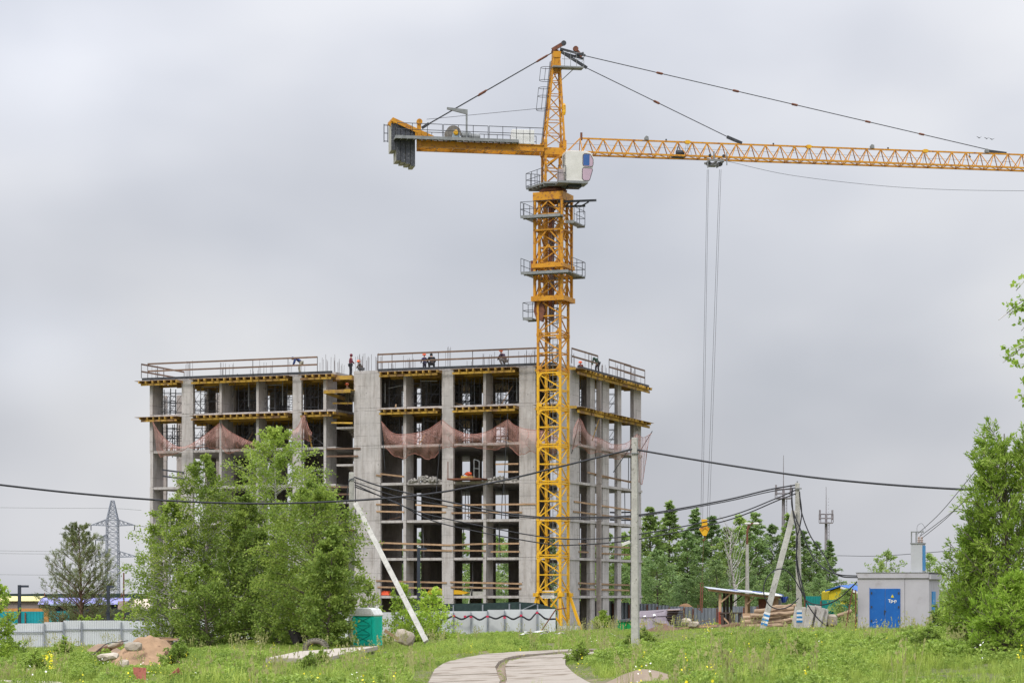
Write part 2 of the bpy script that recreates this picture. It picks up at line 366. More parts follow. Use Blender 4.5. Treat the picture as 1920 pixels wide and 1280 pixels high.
def road():
    m = pmat('road_concrete', (.37, .325, .275), (.275, .24, .20), 1.1, .92, .008, spots=(.17, .135, .10), spot_scale=1.1, spot_pos=(.52, .64), coord='World')
    base = MB()
    rows = []
    # dirt bed below and between the slabs
    n = 60
    for i in range(n):
        t = i / (n - 1); a = Vector((*r1c[int(t * (len(r1c) - 1))], 0)); b = Vector((*r2c[int(t * (len(r2c) - 1))], 0))
        dirv = (b - a).normalized(); a2 = a - dirv * 1.25; b2 = b + dirv * 1.3
        rows.append([(q.x, q.y, gz(q.x, q.y) + .015) for q in (a2.lerp(b2, k / 8) for k in range(9))])
    base.grid([[r[k] for k in range(9)] for r in rows])
    bed = base.build('dirt_road', pmat('road_dirt', (.26, .20, .15), (.17, .13, .09), 1.5, .95, .02, coord='World'), smooth=True); tag(bed, kind='structure')
    rr = random.Random(3)
    for path, w in ((r1c, 2.0), (r2c, 2.0)):
        # walk along the path and lay slabs of about 3 m, each cut as a quad that follows the bend
        acc = [0.0]
        for i in range(1, len(path)): acc.append(acc[-1] + math.hypot(path[i][0] - path[i - 1][0], path[i][1] - path[i - 1][1]))
        def at(sv):
            sv = min(max(sv, 0), acc[-1] - 1e-4); i = max(k for k in range(len(acc) - 1) if acc[k] <= sv); t = (sv - acc[i]) / max(acc[i + 1] - acc[i], 1e-6)
            p = Vector((path[i][0] * (1 - t) + path[i + 1][0] * t, path[i][1] * (1 - t) + path[i + 1][1] * t, 0))
            d = Vector((path[i + 1][0] - path[i][0], path[i + 1][1] - path[i][1], 0)).normalized(); return p, d
        sv = 0
        while sv < acc[-1] - 1.5:
            L_ = 6.0 if at(sv)[0].y < 76 else 3.0; (p0, d0), (p1, d1) = at(sv + .02), at(sv + L_ - .02)
            n0 = Vector((d0.y, -d0.x, 0)); n1 = Vector((d1.y, -d1.x, 0)); tz = rr.uniform(-.015, .02); tilt = rr.uniform(-.012, .012)
            q = [p0 - n0 * w / 2, p0 + n0 * w / 2, p1 + n1 * w / 2, p1 - n1 * w / 2]; top = []
            for k, v in enumerate(q):
                z = gz0(v.x, v.y) + .11 + tz + tilt * (1 if k in (1, 2) else -1); top.append(Vector((v.x, v.y, z)))
            mb = MB(); mb.hexa([t - Vector((0, 0, .16)) for t in top] + top)
            o = mb.build('road_slab', m, bed); sv += L_
road()

# ------------------------------------------------------------------ concrete frame building
BA = math.radians(-21.0); CX, CY = 3.8, 177.4
cB, sB = math.cos(BA), math.sin(BA)
def B2W(x, y, z): return Vector((CX + cB * x - sB * y, CY + sB * x + cB * y, z))
def bx(px, y):    # local x on the plane y=const seen at image column px
    r = (px - 960) / F
    # CX + cB x - sB y = r (CY + sB x + cB y)
    return (r * (CY + cB * y) - CX + sB * y) / (cB - r * sB)
def by(px, x):    # local y on the plane x=const
    r = (px - 960) / F
    return (r * (CY + sB * x) - CX - cB * x) / (-sB - r * cB)
def bz(py, x, y): return HC + (HY - py) * (CY + sB * x + cB * y) / F
GB = -.35
SL = [2.93 + 2.993 * i for i in range(7)]      # slab tops
TH = .20
bld = empty('unfinished_building', (CX, CY, 0), 'grey concrete frame of an unfinished seven storey block, open bays, behind the yellow crane', 'building', rz=BA)
XL = bx(281, 0); YR = by(1202, 0)
rb = random.Random(11)
def pier(x0, x1, y0, y1, z0=GB, z1=None, mat='concrete', name='pier'):
    """a pier cast storey by storey: each lift a touch off the one below"""
    mb = MB(); z1 = SL[6] - TH if z1 is None else z1
    lv = [z0] + [s for s in SL if z0 + .5 < s < z1 - .3] + [z1]
    for a, b in zip(lv[:-1], lv[1:]):
        j = [rb.uniform(-.018, .018) for _ in range(4)]
        mb.box(x0 + j[0], y0 + j[1], a + .006, x1 + j[2], y1 + j[3], b - .028)
        mb.box(x0 + .03, y0 + .03, b - .03, x1 - .03, y1 - .03, b + .008)
    return mb.build(name, M[mat], bld)
# slabs
ST0, ST1 = bx(629, 0), bx(663, 0)              # stair bay between the two wings
for i, z in enumerate(SL):
    t = z; off = 0.0
    mb = MB()
    mb.box(XL - .05, .06, t - TH, ST0, YR - 4.2, t)              # left wing
    mb.box(ST1, .06, t - TH, -.02, YR - .05, t); mb.box(-.021, .9, t - TH + .002, .13, YR - .02, t - .002)                  # right wing
    mb.box(ST0 - .01, 5.0, t - TH + .003, ST1 + .01, YR - 6, t - .003)    # behind the stair
    mb.build('floor_slab', M['concrete'], bld)
mb = MB(); mb.box(XL, .1, GB - .4, -.02, YR - .3, GB); mb.build('ground_slab', M['concrete'], bld)
# front piers: (px of front face left, right, depth, proud)
W = lambda px: bx(px, -.04)
PA = [(281, 286.5, 1.75), (340.4, 361.5, .32), (411, 415.5, 2.05), (480, 485, 1.5), (548.5, 565.5, .32), (606.5, 611.5, 2.0),
      (663.5, 713, .30), (756.3, 761.3, 1.5), (828.5, 850, .34), (906, 911, 1.55), (973.3, 1004, .32)]
for a, b, dpt in PA: pier(W(a), W(b), -.04, -.04 + dpt)
pier(ST1 + .0, ST1 + .25, .35, 5.0)            # stair well wall
pier(-.32, .04, .05, by(1086, .04))            # corner pier, end face to the right
pier(W(1052), -.33, -.04, .28)
for a, b, dx in ((1107, 1116, .28), (1130, 1142, .22), (1158, 1165, .25), (1188, 1202, .26)):
    pier(-dx, .04, by(a, .04), by(b, .04))
# inner structure: piers, cross walls and the far side with its openings
YB = 12.5
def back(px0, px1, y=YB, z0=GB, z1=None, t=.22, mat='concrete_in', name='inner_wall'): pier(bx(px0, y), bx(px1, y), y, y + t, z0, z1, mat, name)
for a, b in ((306, 312), (331, 341), (384, 412), (421, 452), (461, 500), (506, 537), (548, 566), (578, 607),
             (615, 660), (713, 751.5), (757, 780), (790, 865), (881, 902), (906, 928), (953, 1000), (1004, 1029), (1045, 1062), (1068, 1086)):
    back(a, b)
back(713, 752, 3.6)                             # solid wall behind the first bay of the right wing
back(790, 806, 7.0); back(1089, 1101, 9.0); back(1118, 1126, 8.0)
for px in (806, 441, 572):
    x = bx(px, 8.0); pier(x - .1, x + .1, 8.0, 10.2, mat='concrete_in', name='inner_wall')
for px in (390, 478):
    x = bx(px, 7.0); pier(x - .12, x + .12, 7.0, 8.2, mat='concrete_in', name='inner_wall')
# stairs: landings at half levels, flights behind
for i in range(1, 7):
    zl = SL[i] - 1.42 if i < 6 else SL[5] + 1.5
    mb = MB(); mb.box(ST0 + .02, .15, zl - .16, ST1 - .02, 1.7, zl); mb.build('stair_landing', M['concrete'], bld)
    za = SL[i - 1]
    mb = MB()
    for k in range(9):
        f0 = k / 9; y0 = 4.6 - f0 * 2.9; zz = za + (zl - za) * (k + 1) / 9
        mb.box(ST0 + .25, y0 - .34, zz - .20, ST0 + 1.0, y0, zz)
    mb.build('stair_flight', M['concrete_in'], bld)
# timber guard boards across the open bays
def board(x0, x1, z, y=-.07, dz=0.0, mat='timber', h=.13, name='guard_board'):
    mb = MB(); mb.beam((x0, y, z), (x1, y + rb.uniform(-.02, .02), z + dz), .04, h); mb.build(name, M[mat], bld)
def guard(px0, px1, py0, py1, mat='timber', y=-.08, h=.13):
    x0, x1 = bx(px0, y), bx(px1, y); board(x0, x1, bz(py0, x0, y), y, bz(py1, x1, y) - bz(py0, x0, y), mat, h)
def guardr(px0, px1, py0, py1, mat='timber', x=.08, h=.13):
    y0, y1 = by(px0, x), by(px1, x); a = Vector((x, y0, bz(py0, x, y0))); b = Vector((x, y1, bz(py1, x, y1)))
    mb = MB(); mb.beam(a, b, .04, h); mb.build('guard_board', M[mat], bld)
zx, zy = (lambda x: 600 + x / 4), (lambda y: 880 + y / 4)
for a, b, c, d in ((420, 618, 260, 264), (715, 955, 264, 277), (1000, 1625, 265, 258), (422, 632, 312, 318), (735, 945, 316, 319), (985, 1515, 325, 319),
                   (450, 980, 548, 566), (465, 990, 598, 607), (985, 1250, 564, 555), (995, 1245, 605, 608), (1260, 1495, 556, 553), (1280, 1495, 615, 614),
                   (420, 950, 832, 848), (430, 900, 880, 888), (975, 1515, 842, 855), (980, 1510, 880, 891)):
    guard(zx(a), zx(b), zy(c), zy(d))
for a, b, c, d in ((713, 757, 888, 893, ), (705, 715, 890, 892), (929, 972, 870, 869), (934, 972, 884, 884)): guard(a, b, c, d)
z1x, z1y = (lambda x: 240 + x / 3.764), (lambda y: 620 + y / 3.764)
for a, b, c, d, m_ in ((1400, 1640, 832, 829, 0), (1400, 1625, 885, 883, 0), (1410, 1560, 1100, 1102, 0), (1480, 1560, 1152, 1152, 0), (242, 397, 980, 1000, 1), (245, 397, 1024, 1044, 1),
                       (1445, 1585, 510, 511, 2), (1435, 1585, 648, 650, 2), (480, 640, 1170, 1165, 1)):
    guard(z1x(a), z1x(b), z1y(c), z1y(d), ('rail_timber', 'steel_dark', 'yellow_timber')[m_], -.12)
z5x = lambda x: 980 + x / 4
for a, b, c, d in ((385, 815, 238, 305), (380, 815, 313, 370), (485, 810, 1210 * .0 + 20, 95), (545, 815, 42, 92), (420, 495, 555, 560), (545, 800, 568, 585), (420, 492, 615, 620), (545, 800, 625, 638),
                   (418, 800, 850, 865), (418, 800, 893, 905), (0, 110, 258, 258)):
    if a == 0: guard(z5x(a), z5x(b), zy(c), zy(d))
    else: guardr(z5x(a), z5x(b), zy(c), zy(d))
for a, b, c, d in ((655, 700, 320, 322), (742, 815, 320, 318), (655, 815, 376, 378)): guardr(z5x(a), z5x(b), zy(c), zy(d), 'steel_dark', -9.0 * .05)

# formwork tables under the two top slabs: joist ends under a ply deck, runners beneath
form = empty('slab_formwork', (CX, CY, 0), 'yellow timber formwork with joist ends sticking out under the top two floor slabs', 'formwork', rz=BA)
jme = MB().box(-.045, -.95, -.2, .045, 1.6, 0).mesh('joist')
jme.materials.append(M['yellow_timber'])
jmr = MB().box(-1.6, -.045, -.2, .95, .045, 0).mesh('joist_side'); jmr.materials.append(M['yellow_timber'])
pj = [(a, b) for a, b, _ in PA]
def blocked(px): return any(a - 2.5 < px < b + 2.5 for a, b in pj if b - a > 8) or 629 < px < 664 or 1048 < px
def world_px(x, y):
    w = B2W(x, y, 0); return 960 + w.x / w.y * F
for lv, z in ((6, SL[6] - TH - .02), (5, SL[5] - TH - .02)):
    k = 0; x = XL - .45
    while x < -.3:
        px = world_px(x, -.5)
        if not blocked(px):
            o = link('joist', jme, None, form, (x, rb.uniform(-.14, .12), z - .02 + rb.uniform(-.015, .015)), (0, 0, rb.uniform(-.05, .05)))
        x += .61 + rb.uniform(-.05, .05)
    y = .9
    while y < YR + .3:
        pxr = world_px(.3, y)
        if not (1067 < pxr < 1084):
            link('joist', jmr, None, form, (rb.uniform(-.12, .12), y, z - .02), (0, 0, rb.uniform(-.04, .04)))
        y += .82 + rb.uniform(-.06, .06)
    # ply edge and runners, bay by bay
    cuts = [XL - .6] + [v for a, b in pj if b - a > 8 for v in (W(a) - .05, W(b) + .05)] + [W(1050)]
    for a, b in zip(cuts[0::2], cuts[1::2]):
        if b - a < .3: continue
        if a < ST0 < b: segs = [(a, ST0), ]
        else: segs = [(a, b)]
        for s0, s1 in segs:
            mb = MB(); mb.box(s0, -.80, z - .012, s1, .04, z + .01); mb.build('ply_sheet', M['ply'], form)
            mb = MB(); mb.box(s0 + .1, -.62, z - .39, s1 - .1, -.54, z - .23); mb.build('runner', M['yellow_timber'], form)
            mb = MB(); mb.box(s0 + .3, 1.2, z - .43, s1 - .2, 1.28, z - .23); mb.build('runner', M['yellow_timber'], form)
    for y0, y1 in ((2.2, 5.4), (5.5, 8.6), (8.8, 12.6), (12.5, YR + .7)):
        dx = rb.choice((0, .12))
        mb = MB(); mb.box(-.04, y0, z - .012, .82 + dx, y1, z + .01); mb.build('ply_sheet', M['ply'], form)
        mb = MB(); mb.box(.52, y0 + .1, z - .43, .60, y1 - .1, z - .23); mb.build('runner', M['yellow_timber'], form)
    mb = MB(); mb.box(XL - .9, -.95, z - .03, XL - .05, -.2, z - .0); mb.build('ply_sheet', M['ply'], form)
    # deck underside inside the bays, brown ply with beams
    mb = MB(); mb.box(XL + .1, .10, z - .012, ST0 - .05, YR - 4.4, z + .01); mb.build('ply_sheet', M['ply'], form)
    mb = MB(); mb.box(ST1 + .05, .10, z - .012, -.4, YR - .4, z + .01); mb.build('ply_sheet', M['ply'], form)
    for yy in (2.6, 4.0, 5.6, 7.4, 9.4):
        mb = MB(); mb.box(XL + .3, yy, z - .21, -.5, yy + .08, z - .02); mb.build('runner', M['yellow_timber'], form)
# dark edge board and parapet strip of the top slab
for s0, s1 in ((XL - .4, ST0), (W(714), W(1050))):
    mb = MB(); mb.box(s0, -.62, SL[6] - .16, s1, -.58, SL[6] + .04); mb.build('edge_board', M['steel_dark'], form)
mb = MB(); mb.box(.56, 2.2, SL[6] - .16, .60, YR + .4, SL[6] + .03); mb.build('edge_board', M['steel_dark'], form)

# shoring towers and props in the two top storeys
def frame_tower(seed):
    r = random.Random(seed); root = empty('shoring_tower', (0, 0, 0))
    h = 2.3; w = 1.1; dd = .9
    for x in (-w / 2, w / 2):
        for y in (-dd / 2, dd / 2):
            MB().tube([(x, y, 0), (x, y, h)], .035, 5).build('prop', M['steel_prop'], root)
    mb = MB()
    for y in (-dd / 2, dd / 2):
        for z in (.35, 1.15, 1.95): mb.tube([(-w / 2, y, z), (w / 2, y, z)], .022, 4)
        mb.tube([(-w / 2, y, .4), (w / 2, y, 1.9)], .018, 4)
    for x in (-w / 2, w / 2):
        for z in (.5, .9, 1.3, 1.7): mb.tube([(x, -dd / 2, z), (x, dd / 2, z)], .02, 4)
    mb.build('bracing', M['steel_prop'], root); return root
tw = frame_tower(1); first = True; kk = 0; seen_t = {}
for lv in (5, 4):
    spots = []
    for px in (318, 331, 370, 398, 452, 470, 512, 533, 575, 592, 722, 738, 790, 815, 862, 886, 935, 960, 1022, 1042):
        spots.append((bx(px, 1.9) + rb.uniform(-.3, .3), 1.9 + rb.uniform(-.5, .8)))
    for px in (322, 376, 460, 541, 785, 868, 876, 940, 948): spots.append((bx(px, 9.5), 9.5 + rb.uniform(-1, 1)))
    for y in (3.6, 6.2, 9.5, 13.0, 16.2): spots.append((-1.3 + rb.uniform(-.2, .2), y))
    for x, y in spots:
        o = tw if first else copy_tree(tw); first = False
        w_ = B2W(x, y, SL[lv]); o.location = w_; o.rotation_euler = (0, 0, BA + rb.uniform(-.15, .15))
        pw_ = 960 + w_.x / w_.y * F
        bays = [(345, 'leftmost bay'), (415, 'second bay from the left'), (483, 'third bay from the left'), (550, 'fourth bay from the left'), (620, 'bay left of the stairs'), (758, 'bay right of the big wall'), (830, 'second bay right of the big wall'), (908, 'bay above the red machine'), (1000, 'bay left of the crane'), (1065, 'bay behind the crane'), (1300, 'right side')]
        bn_ = next(n_ for lim, n_ in bays if pw_ < lim); key = (lv, bn_, y > 6); seen_t[key] = seen_t.get(key, 0) + 1
        tag(o, '%s shoring tower, %s, %s storey %s' % (('first', 'second', 'third', 'fourth', 'fifth')[seen_t[key] - 1], bn_, 'top' if lv == 5 else 'second highest', 'inside' if y > 6 else 'at the front'), 'shoring tower',
            'shoring towers in the %s storey' % ('top' if lv == 5 else 'second highest'))
        kk += 1
# props, leaning boards and loose pieces on the lower floors
rq = random.Random(31)
for px, lv in ((867, 3), (872, 3), (879, 3), (868, 2), (935, 2), (938, 2), (729, 3), (744, 3), (795, 2), (812, 3), (887, 1), (940, 3), (948, 3), (322, 2), (331, 3), (600, 3), (590, 2), (1094, 3), (1098, 2), (1124, 4), (1172, 3), (1178, 4)):
    y = rq.uniform(.6, 3.5); x = bx(px, y) if px < 1060 else -.6 - rq.random(); y = y if px < 1060 else by(px, x)
    MB().tube([(x, y, SL[lv - 1]), (x + rq.uniform(-.12, .12), y, SL[lv] - TH)], .035, 5).build('steel_prop', M['steel_prop'], bld)
for px, lv in ((722, 2), (748, 4), (786, 4), (858, 4), (895, 2), (918, 5), (960, 4), (940, 5), (585, 4), (455, 4), (370, 4), (320, 4), (742, 5), (870, 5), (1110, 4), (975, 2)):
    y = rq.uniform(.4, 1.6); x = bx(px, y); l = rq.uniform(1.0, 2.4); a_ = rq.uniform(-.6, .6)
    MB().beam((x, y, SL[lv] + .03), (x + math.sin(a_) * l, y + .3, SL[lv] + .03 + math.cos(a_) * l * rq.choice((.15, .8))), .12, .04).build('loose_board', M[rq.choice(('timber', 'rail_timber', 'yellow_timber'))], bld)
# loose braces
for a, b, c, d, lv in ((360, 745, 383, 770, 1), (436, 745, 445, 700, 0), (575, 835, 607, 810, 2), (578, 812, 606, 832, 2), (773, 800, 828, 823, 2), (856, 790, 905, 828, 2), (452, 838, 472, 805, 2)):
    y = 1.0; x0, x1 = bx(a, y), bx(c, y)
    MB().tube([(x0, y, bz(b, x0, y)), (x1, y, bz(d, x1, y))], .03, 5).build('diagonal_brace', M['steel_prop'], bld)
for a, b, c, d in ((728, 728, 755, 722), (722, 718, 722, 755), (820, 714, 788, 714), (930, 709, 970, 709), (969, 709, 969, 752), (378, 725, 410, 725), (530, 721, 500, 722), (530, 705, 530, 760), (466, 705, 466, 762)):
    y = .7; x0, x1 = bx(a, y), bx(c, y)
    MB().tube([(x0, y, bz(b, x0, y)), (x1, y, bz(d, x1, y))], .035, 5).build('diagonal_brace', M['galv'], bld)

# rebar starter bars above the top deck
def rebars(px, n, hmax, y=.2, wid=1.0, right=False, z=None):
    mb = MB(); z0 = (SL[6] - .05) if z is None else z
    for k in range(n):
        if right: x0 = rb.uniform(-.5, 0); y0 = by(px, 0) + rb.uniform(-wid / 2, wid / 2)
        else: x0 = bx(px, y) + rb.uniform(-wid / 2, wid / 2); y0 = y + rb.uniform(-.1, .9)
        h = hmax * rb.uniform(.55, 1)
        mb.tube([(x0, y0, z0), (x0 + rb.uniform(-.03, .03), y0, z0 + h)], .017, 3)
    mb.build('rebar_bundle', M['rebar'], bld)
for px, n, h in ((290, 9, 1.3), (348, 5, 1.75), (424, 10, 1.3), (490, 9, 1.3), (552, 6, 1.2), (617, 14, 1.55), (640, 4, 1.0), (684, 18, 1.6), (700, 12, 1.4), (765, 11, 1.35), (838, 5, 1.9),
                 (917, 10, 1.4), (985, 8, 1.3), (1000, 5, 1.1), (470, 3, .7), (730, 4, .8), (880, 3, .9), (1035, 4, 1.1)):
    rebars(px, n, h, wid=1.9 if n > 13 else (.5 if n < 6 else 1.2))
for px, n, h in ((1074, 10, 1.5), (1111, 4, 1.9), (1136, 8, 1.2), (1162, 6, 1.6), (1190, 10, 1.5), (1200, 5, 1.2)): rebars(px, n, h, right=True, wid=1.3)

# top deck guard rails: thing per run
def rail_run(label, pts, hs=(1.15, .55), nxt=None, right=False, lean=0.0):
    root = empty('guard_rail', (CX, CY, 0), label, 'guard rail', 'timber guard rails round the top deck', rz=BA)
    for (a, za), (b, zb) in zip(pts[:-1], pts[1:]):
        for h in hs: MB().beam(a + Vector((0, 0, h)), b + Vector((0, 0, h)), .05, .13).build('rail', M['rail_timber'], root)
    for p, _ in pts: MB().tube([p, p + Vector((0, 0, hs[0] + .05))], .03, 5).build('post', M['rebar'], root)
def fp(px, y=-.7): return (Vector((bx(px, y), y, SL[6] + .02)), 0)
rail_run('brown two board guard rail along the front deck edge of the left wing', [fp(p) for p in (277, 356, 474, 540, 595)])
rail_run('brown two board guard rail between the big wall and the crane mast', [fp(p) for p in (708, 735, 822, 886, 953, 1003, 1046)])
ra = [(Vector((.72, by(p, .72), SL[6] + .02)), 0) for p in (1072, 1104, 1121)]
rail_run('brown guard rail running down to the right just beside the crane mast', ra)
rb1 = [(Vector((.72, by(p, .72), SL[6] + .02)), 0) for p in (1142, 1164, 1183)]
rail_run('brown guard rail on the right deck edge between the rebar bundles', rb1)
rc = [(Vector((.95, by(p, .95), SL[6] - .1)), 0) for p in (1170, 1190, 1209)]
rail_run('brown guard rail at the far right corner of the top deck', rc)
rl = [(Vector((XL - .4, y, SL[6] + .02)), 0) for y in (-.7, 3.0, 6.5)]
rail_run('brown guard rail running back from the left corner of the top deck', rl)
# little working platform in the stair bay
wp = empty('work_platform', (CX, CY, 0), 'yellow timber working platform in the stair bay under the helmeted worker', 'platform', rz=BA)
x0, x1 = bx(611, -.5), bx(661, -.5); zpl = bz(733, x0, -.5)
for k, yy in enumerate((-.9, -.55, -.2, .15)): MB().box(x0, yy, zpl, x1, yy + .32, zpl + .05).build('plank', M['yellow_timber'], wp)
MB().box(x0, -.92, zpl - .22, x1, -.84, zpl).build('beam', M['yellow_timber'], wp)
MB().beam((x0, -.9, zpl - .12), (x0 + 1.3, .6, zpl - .55), .08, .2).build('beam', M['yellow_timber'], wp)
MB().beam((x0 + .1, -.3, zpl - .2), (x0 + 1.1, .7, zpl - .6), .08, .2).build('beam', M['yellow_timber'], wp)
mb = MB(); xa = bx(636, .0)
mb.box(xa, -.4, SL[6] - .5, ST1, .2, SL[6] - .36); mb.box(xa, -.6, SL[6] - .7, ST1 + .1, -.5, SL[6] - .5); mb.build('stair_cover', M['yellow_timber'], wp)

# loading platform with red machine, left of the crane, fifth level
lp = empty('loading_platform', (CX, CY, 0), 'brown steel loading platform sticking out of the facade with posts', 'platform', rz=BA)
xa, xb = bx(841, -1.2), bx(903, -1.2); zp = bz(897, xa, -1.0)
MB().box(xa, -1.5, zp - .12, xb, .3, zp).build('deck', M['rust'], lp)
for q, h in ((xa + .05, 1.3), (xa + 2.25, 1.45), (xb - .1, 1.3)):
    MB().tube([(q, -1.45, zp), (q, -1.45, zp + h)], .04, 5).build('post', M['rust'] if q < xa + 1 else M['galv'], lp)
MB().beam((xa + 2.25, -1.45, zp + 1.45), (xb - .1, -1.45, zp + 1.3), .04, .05).build('rail', M['galv'], lp)
MB().beam((xa + 2.25, -1.45, zp + .75), (xb - .1, -1.45, zp + .7), .04, .05).build('rail', M['galv'], lp)
cm = empty('concrete_mixer', B2W(xa + 1.55, -.9, zp - .12), 'small red and orange machine lying on the loading platform', 'machine', rz=BA)
MB().lathe((0, 0, .48), [(.05, -.30), (.12, -.2), (.17, 0), (.15, .12), (.06, .28)], 9, 'X').build('drum', M['orange_plastic'], cm, smooth=True)
MB().box(-.5, -.3, .08, .45, .3, .30).build('frame', M['yellow_timber'], cm)
MB().tube([(-.4, -.25, .3), (0, -.25, .62), (.4, -.25, .3)], .03, 5).build('bracket', M['rust'], cm)
def rubble(label, x0, x1, y, z, hmax, n, mat, seed, root_name='rubble_heap', cat='rubble heap'):
    r = random.Random(seed); mb = MB()
    for k in range(n):
        t = r.random(); x = x0 + (x1 - x0) * t; hh = hmax * (1 - abs(2 * t - 1) ** 1.5) * r.random(); s = r.uniform(.08, .26)
        Mx = Matrix.Rotation(r.uniform(0, 3), 3, Vector((r.random(), r.random(), r.random() + .1)).normalized())
        mb.obox(B2W(x, y + r.uniform(-.5, .6), z + hh + s * .2), s * r.uniform(.7, 1.6), s * r.uniform(.5, 1), s * r.uniform(.4, .9), Mx)
    o = mb.build(root_name, mat, None); tag(o, label, cat); o['kind'] = 'stuff'; return o
M['rubble'] = pmat('rubble', (.40, .38, .35), (.26, .25, .23), 5, .95, .02)
rubble('grey heap of broken concrete at the slab edge left of the red machine', bx(768, .3), bx(828, .3), .4, SL[3], .42, 150, M['rubble'], 5)
rubble('low scatter of broken concrete on the slab between the wide pier and the crane', bx(915, .3), bx(970, .3), .4, SL[3], .22, 70, M['rubble'], 6)

# safety nets
def net_mat():
    m, nt, b = new_mat('safety_net'); N = nt.nodes.new; L = nt.links.new
    out = [n for n in nt.nodes if n.type == 'OUTPUT_MATERIAL'][0]
    uv = N('ShaderNodeUVMap'); sp = N('ShaderNodeSeparateXYZ'); L(uv.outputs[0], sp.inputs[0]); tot = None
    for ax in (0, 1):
        a = N('ShaderNodeMath'); a.operation = 'MULTIPLY'; a.inputs[1].default_value = 9.0; L(sp.outputs[ax], a.inputs[0])
        f = N('ShaderNodeMath'); f.operation = 'FRACT'; L(a.outputs[0], f.inputs[0])
        l = N('ShaderNodeMath'); l.operation = 'LESS_THAN'; l.inputs[1].default_value = .15; L(f.outputs[0], l.inputs[0])
        if tot is None: tot = l.outputs[0]
        else:
            t = N('ShaderNodeMath'); t.operation = 'MAXIMUM'; L(tot, t.inputs[0]); L(l.outputs[0], t.inputs[1]); tot = t.outputs[0]
    b.inputs['Base Color'].default_value = (.66, .36, .30, 1); b.inputs['Roughness'].default_value = .8
    tr = N('ShaderNodeBsdfTransparent'); mx = N('ShaderNodeMixShader'); L(tot, mx.inputs[0]); L(tr.outputs[0], mx.inputs[1]); L(b.outputs[0], mx.inputs[2]); L(mx.outputs[0], out.inputs[0])
    return m
M['net'] = net_mat(); M['net_rope'] = pmat('net_rope', (.42, .20, .16), (.34, .15, .12), 4, .8)
def interp(pts, t):
    xs = [p[0] for p in pts]; x = xs[0] + (xs[-1] - xs[0]) * t
    for (a, b), (c, d) in zip(pts[:-1], pts[1:]):
        if x <= c + 1e-6:
            k = (x - a) / max(c - a, 1e-6); return x, b + (d - b) * k
    return x, pts[-1][1]
def net(label, top, bot, right=False, off=.75, bulge=.5, nu=30, nv=8, seed=0):
    ct = [(p.x, p.y) for p in catmull([(x, y, 0) for x, y in top], 5)]; cb = [(p.x, p.y) for p in catmull([(x, y, 0) for x, y in bot], 5)]
    rows = []
    def w3(px, py, o):
        if right: y = by(px, o); return Vector((o, y, bz(py, o, y)))
        x = bx(px, -o); return Vector((x, -o, bz(py, x, -o)))
    for j in range(nv + 1):
        v = j / nv; row = []
        for i in range(nu + 1):
            u = i / nu; (xa, ya), (xb, yb) = interp(ct, u), interp(cb, u)
            fold = .20 * noise.noise(Vector((u * 11, v * 3, seed * 3.3))); yb = yb + v * 5 * noise.noise(Vector((u * 7, 1.5, seed * 2.1))) + v * 2.5 * noise.noise(Vector((u * 23, 5.5, seed)))
            o = off + bulge * math.sin(math.pi * v) * (0.5 + 0.5 * math.sin(math.pi * u)) - .35 * v + fold
            row.append(w3(xa + (xb - xa) * v, ya + (yb - ya) * v, o))
        rows.append(row)
    root = empty('safety_net', (CX, CY, 0), label, 'safety net', 'pink safety nets round the fifth storey', rz=BA)
    mb = MB(); mb.grid(rows); me = mb.mesh('net_mesh'); uvl = me.uv_layers.new(name='UVMap')
    L0 = [0.0]
    for i in range(nu): L0.append(L0[-1] + (rows[nv // 2][i + 1] - rows[nv // 2][i]).length)
    vs = me.vertices
    for lp_ in me.loops:
        j, i = divmod(lp_.vertex_index, nu + 1); hgt = (rows[0][i] - rows[nv][i]).length
        uvl.data[lp_.index].uv = (L0[i], hgt * j / nv)
    link('net_mesh', me, M['net'], root)
    for rw in (rows[0], rows[-1]): MB().tube(rw, .022, 4).build('edge_rope', M['net_rope'], root)
    # a few gathered folds
    for q in range(4):
        i = int(nu * (q + .7) / 4.6); MB().tube([rows[j][max(0, min(nu, i + int(2 * math.sin(j))))] - Vector((0, .02, 0)) for j in range(nv + 1)], .012, 3).build('fold_rope', M['net_rope'], root)
net('pink safety net sagging across the leftmost bay of the building', [(286, 790), (300, 812), (322, 832), (345, 838), (375, 822), (412, 793)], [(293, 838), (303, 858), (322, 852), (350, 843), (385, 840), (412, 838)], seed=1)
net('pink safety net on the left wing sloping down right behind the tall birch top', [(413, 793), (430, 808), (463, 825), (500, 836)], [(415, 838), (430, 850), (440, 847), (470, 840), (500, 840)], seed=2)
net('small pink safety net with a sharp peak right above the birch top', [(540, 812), (558, 800), (570, 778), (578, 800), (585, 812)], [(540, 824), (558, 824), (570, 822), (578, 824), (585, 826)], seed=3)
net('deep sagging pink safety net next to the big plain wall', [(715, 790), (737, 812), (770, 813), (800, 806), (829, 787)], [(722, 836), (737, 852), (757, 858), (775, 850), (800, 857), (818, 855), (829, 835)], seed=4)
net('shallow pink safety net in the middle of the right wing above the red machine', [(829, 787), (850, 803), (880, 814), (915, 808), (952, 786)], [(829, 840), (860, 836), (890, 838), (927, 843), (952, 834)], seed=5)
net('pink safety net passing behind the crane mast', [(952, 786), (965, 797), (985, 804), (1006, 806), (1030, 808), (1050, 806)], [(955, 840), (975, 850), (1000, 848), (1020, 850), (1040, 848), (1052, 842)], seed=6)
net('long pink safety net on the right facade, right of the crane mast', [(1075, 806), (1087, 783), (1103, 812), (1130, 824), (1150, 833), (1175, 830), (1195, 813)], [(1073, 838), (1087, 833), (1103, 845), (1130, 850), (1160, 858), (1180, 850), (1198, 835)], right=True, seed=7, off=.9)
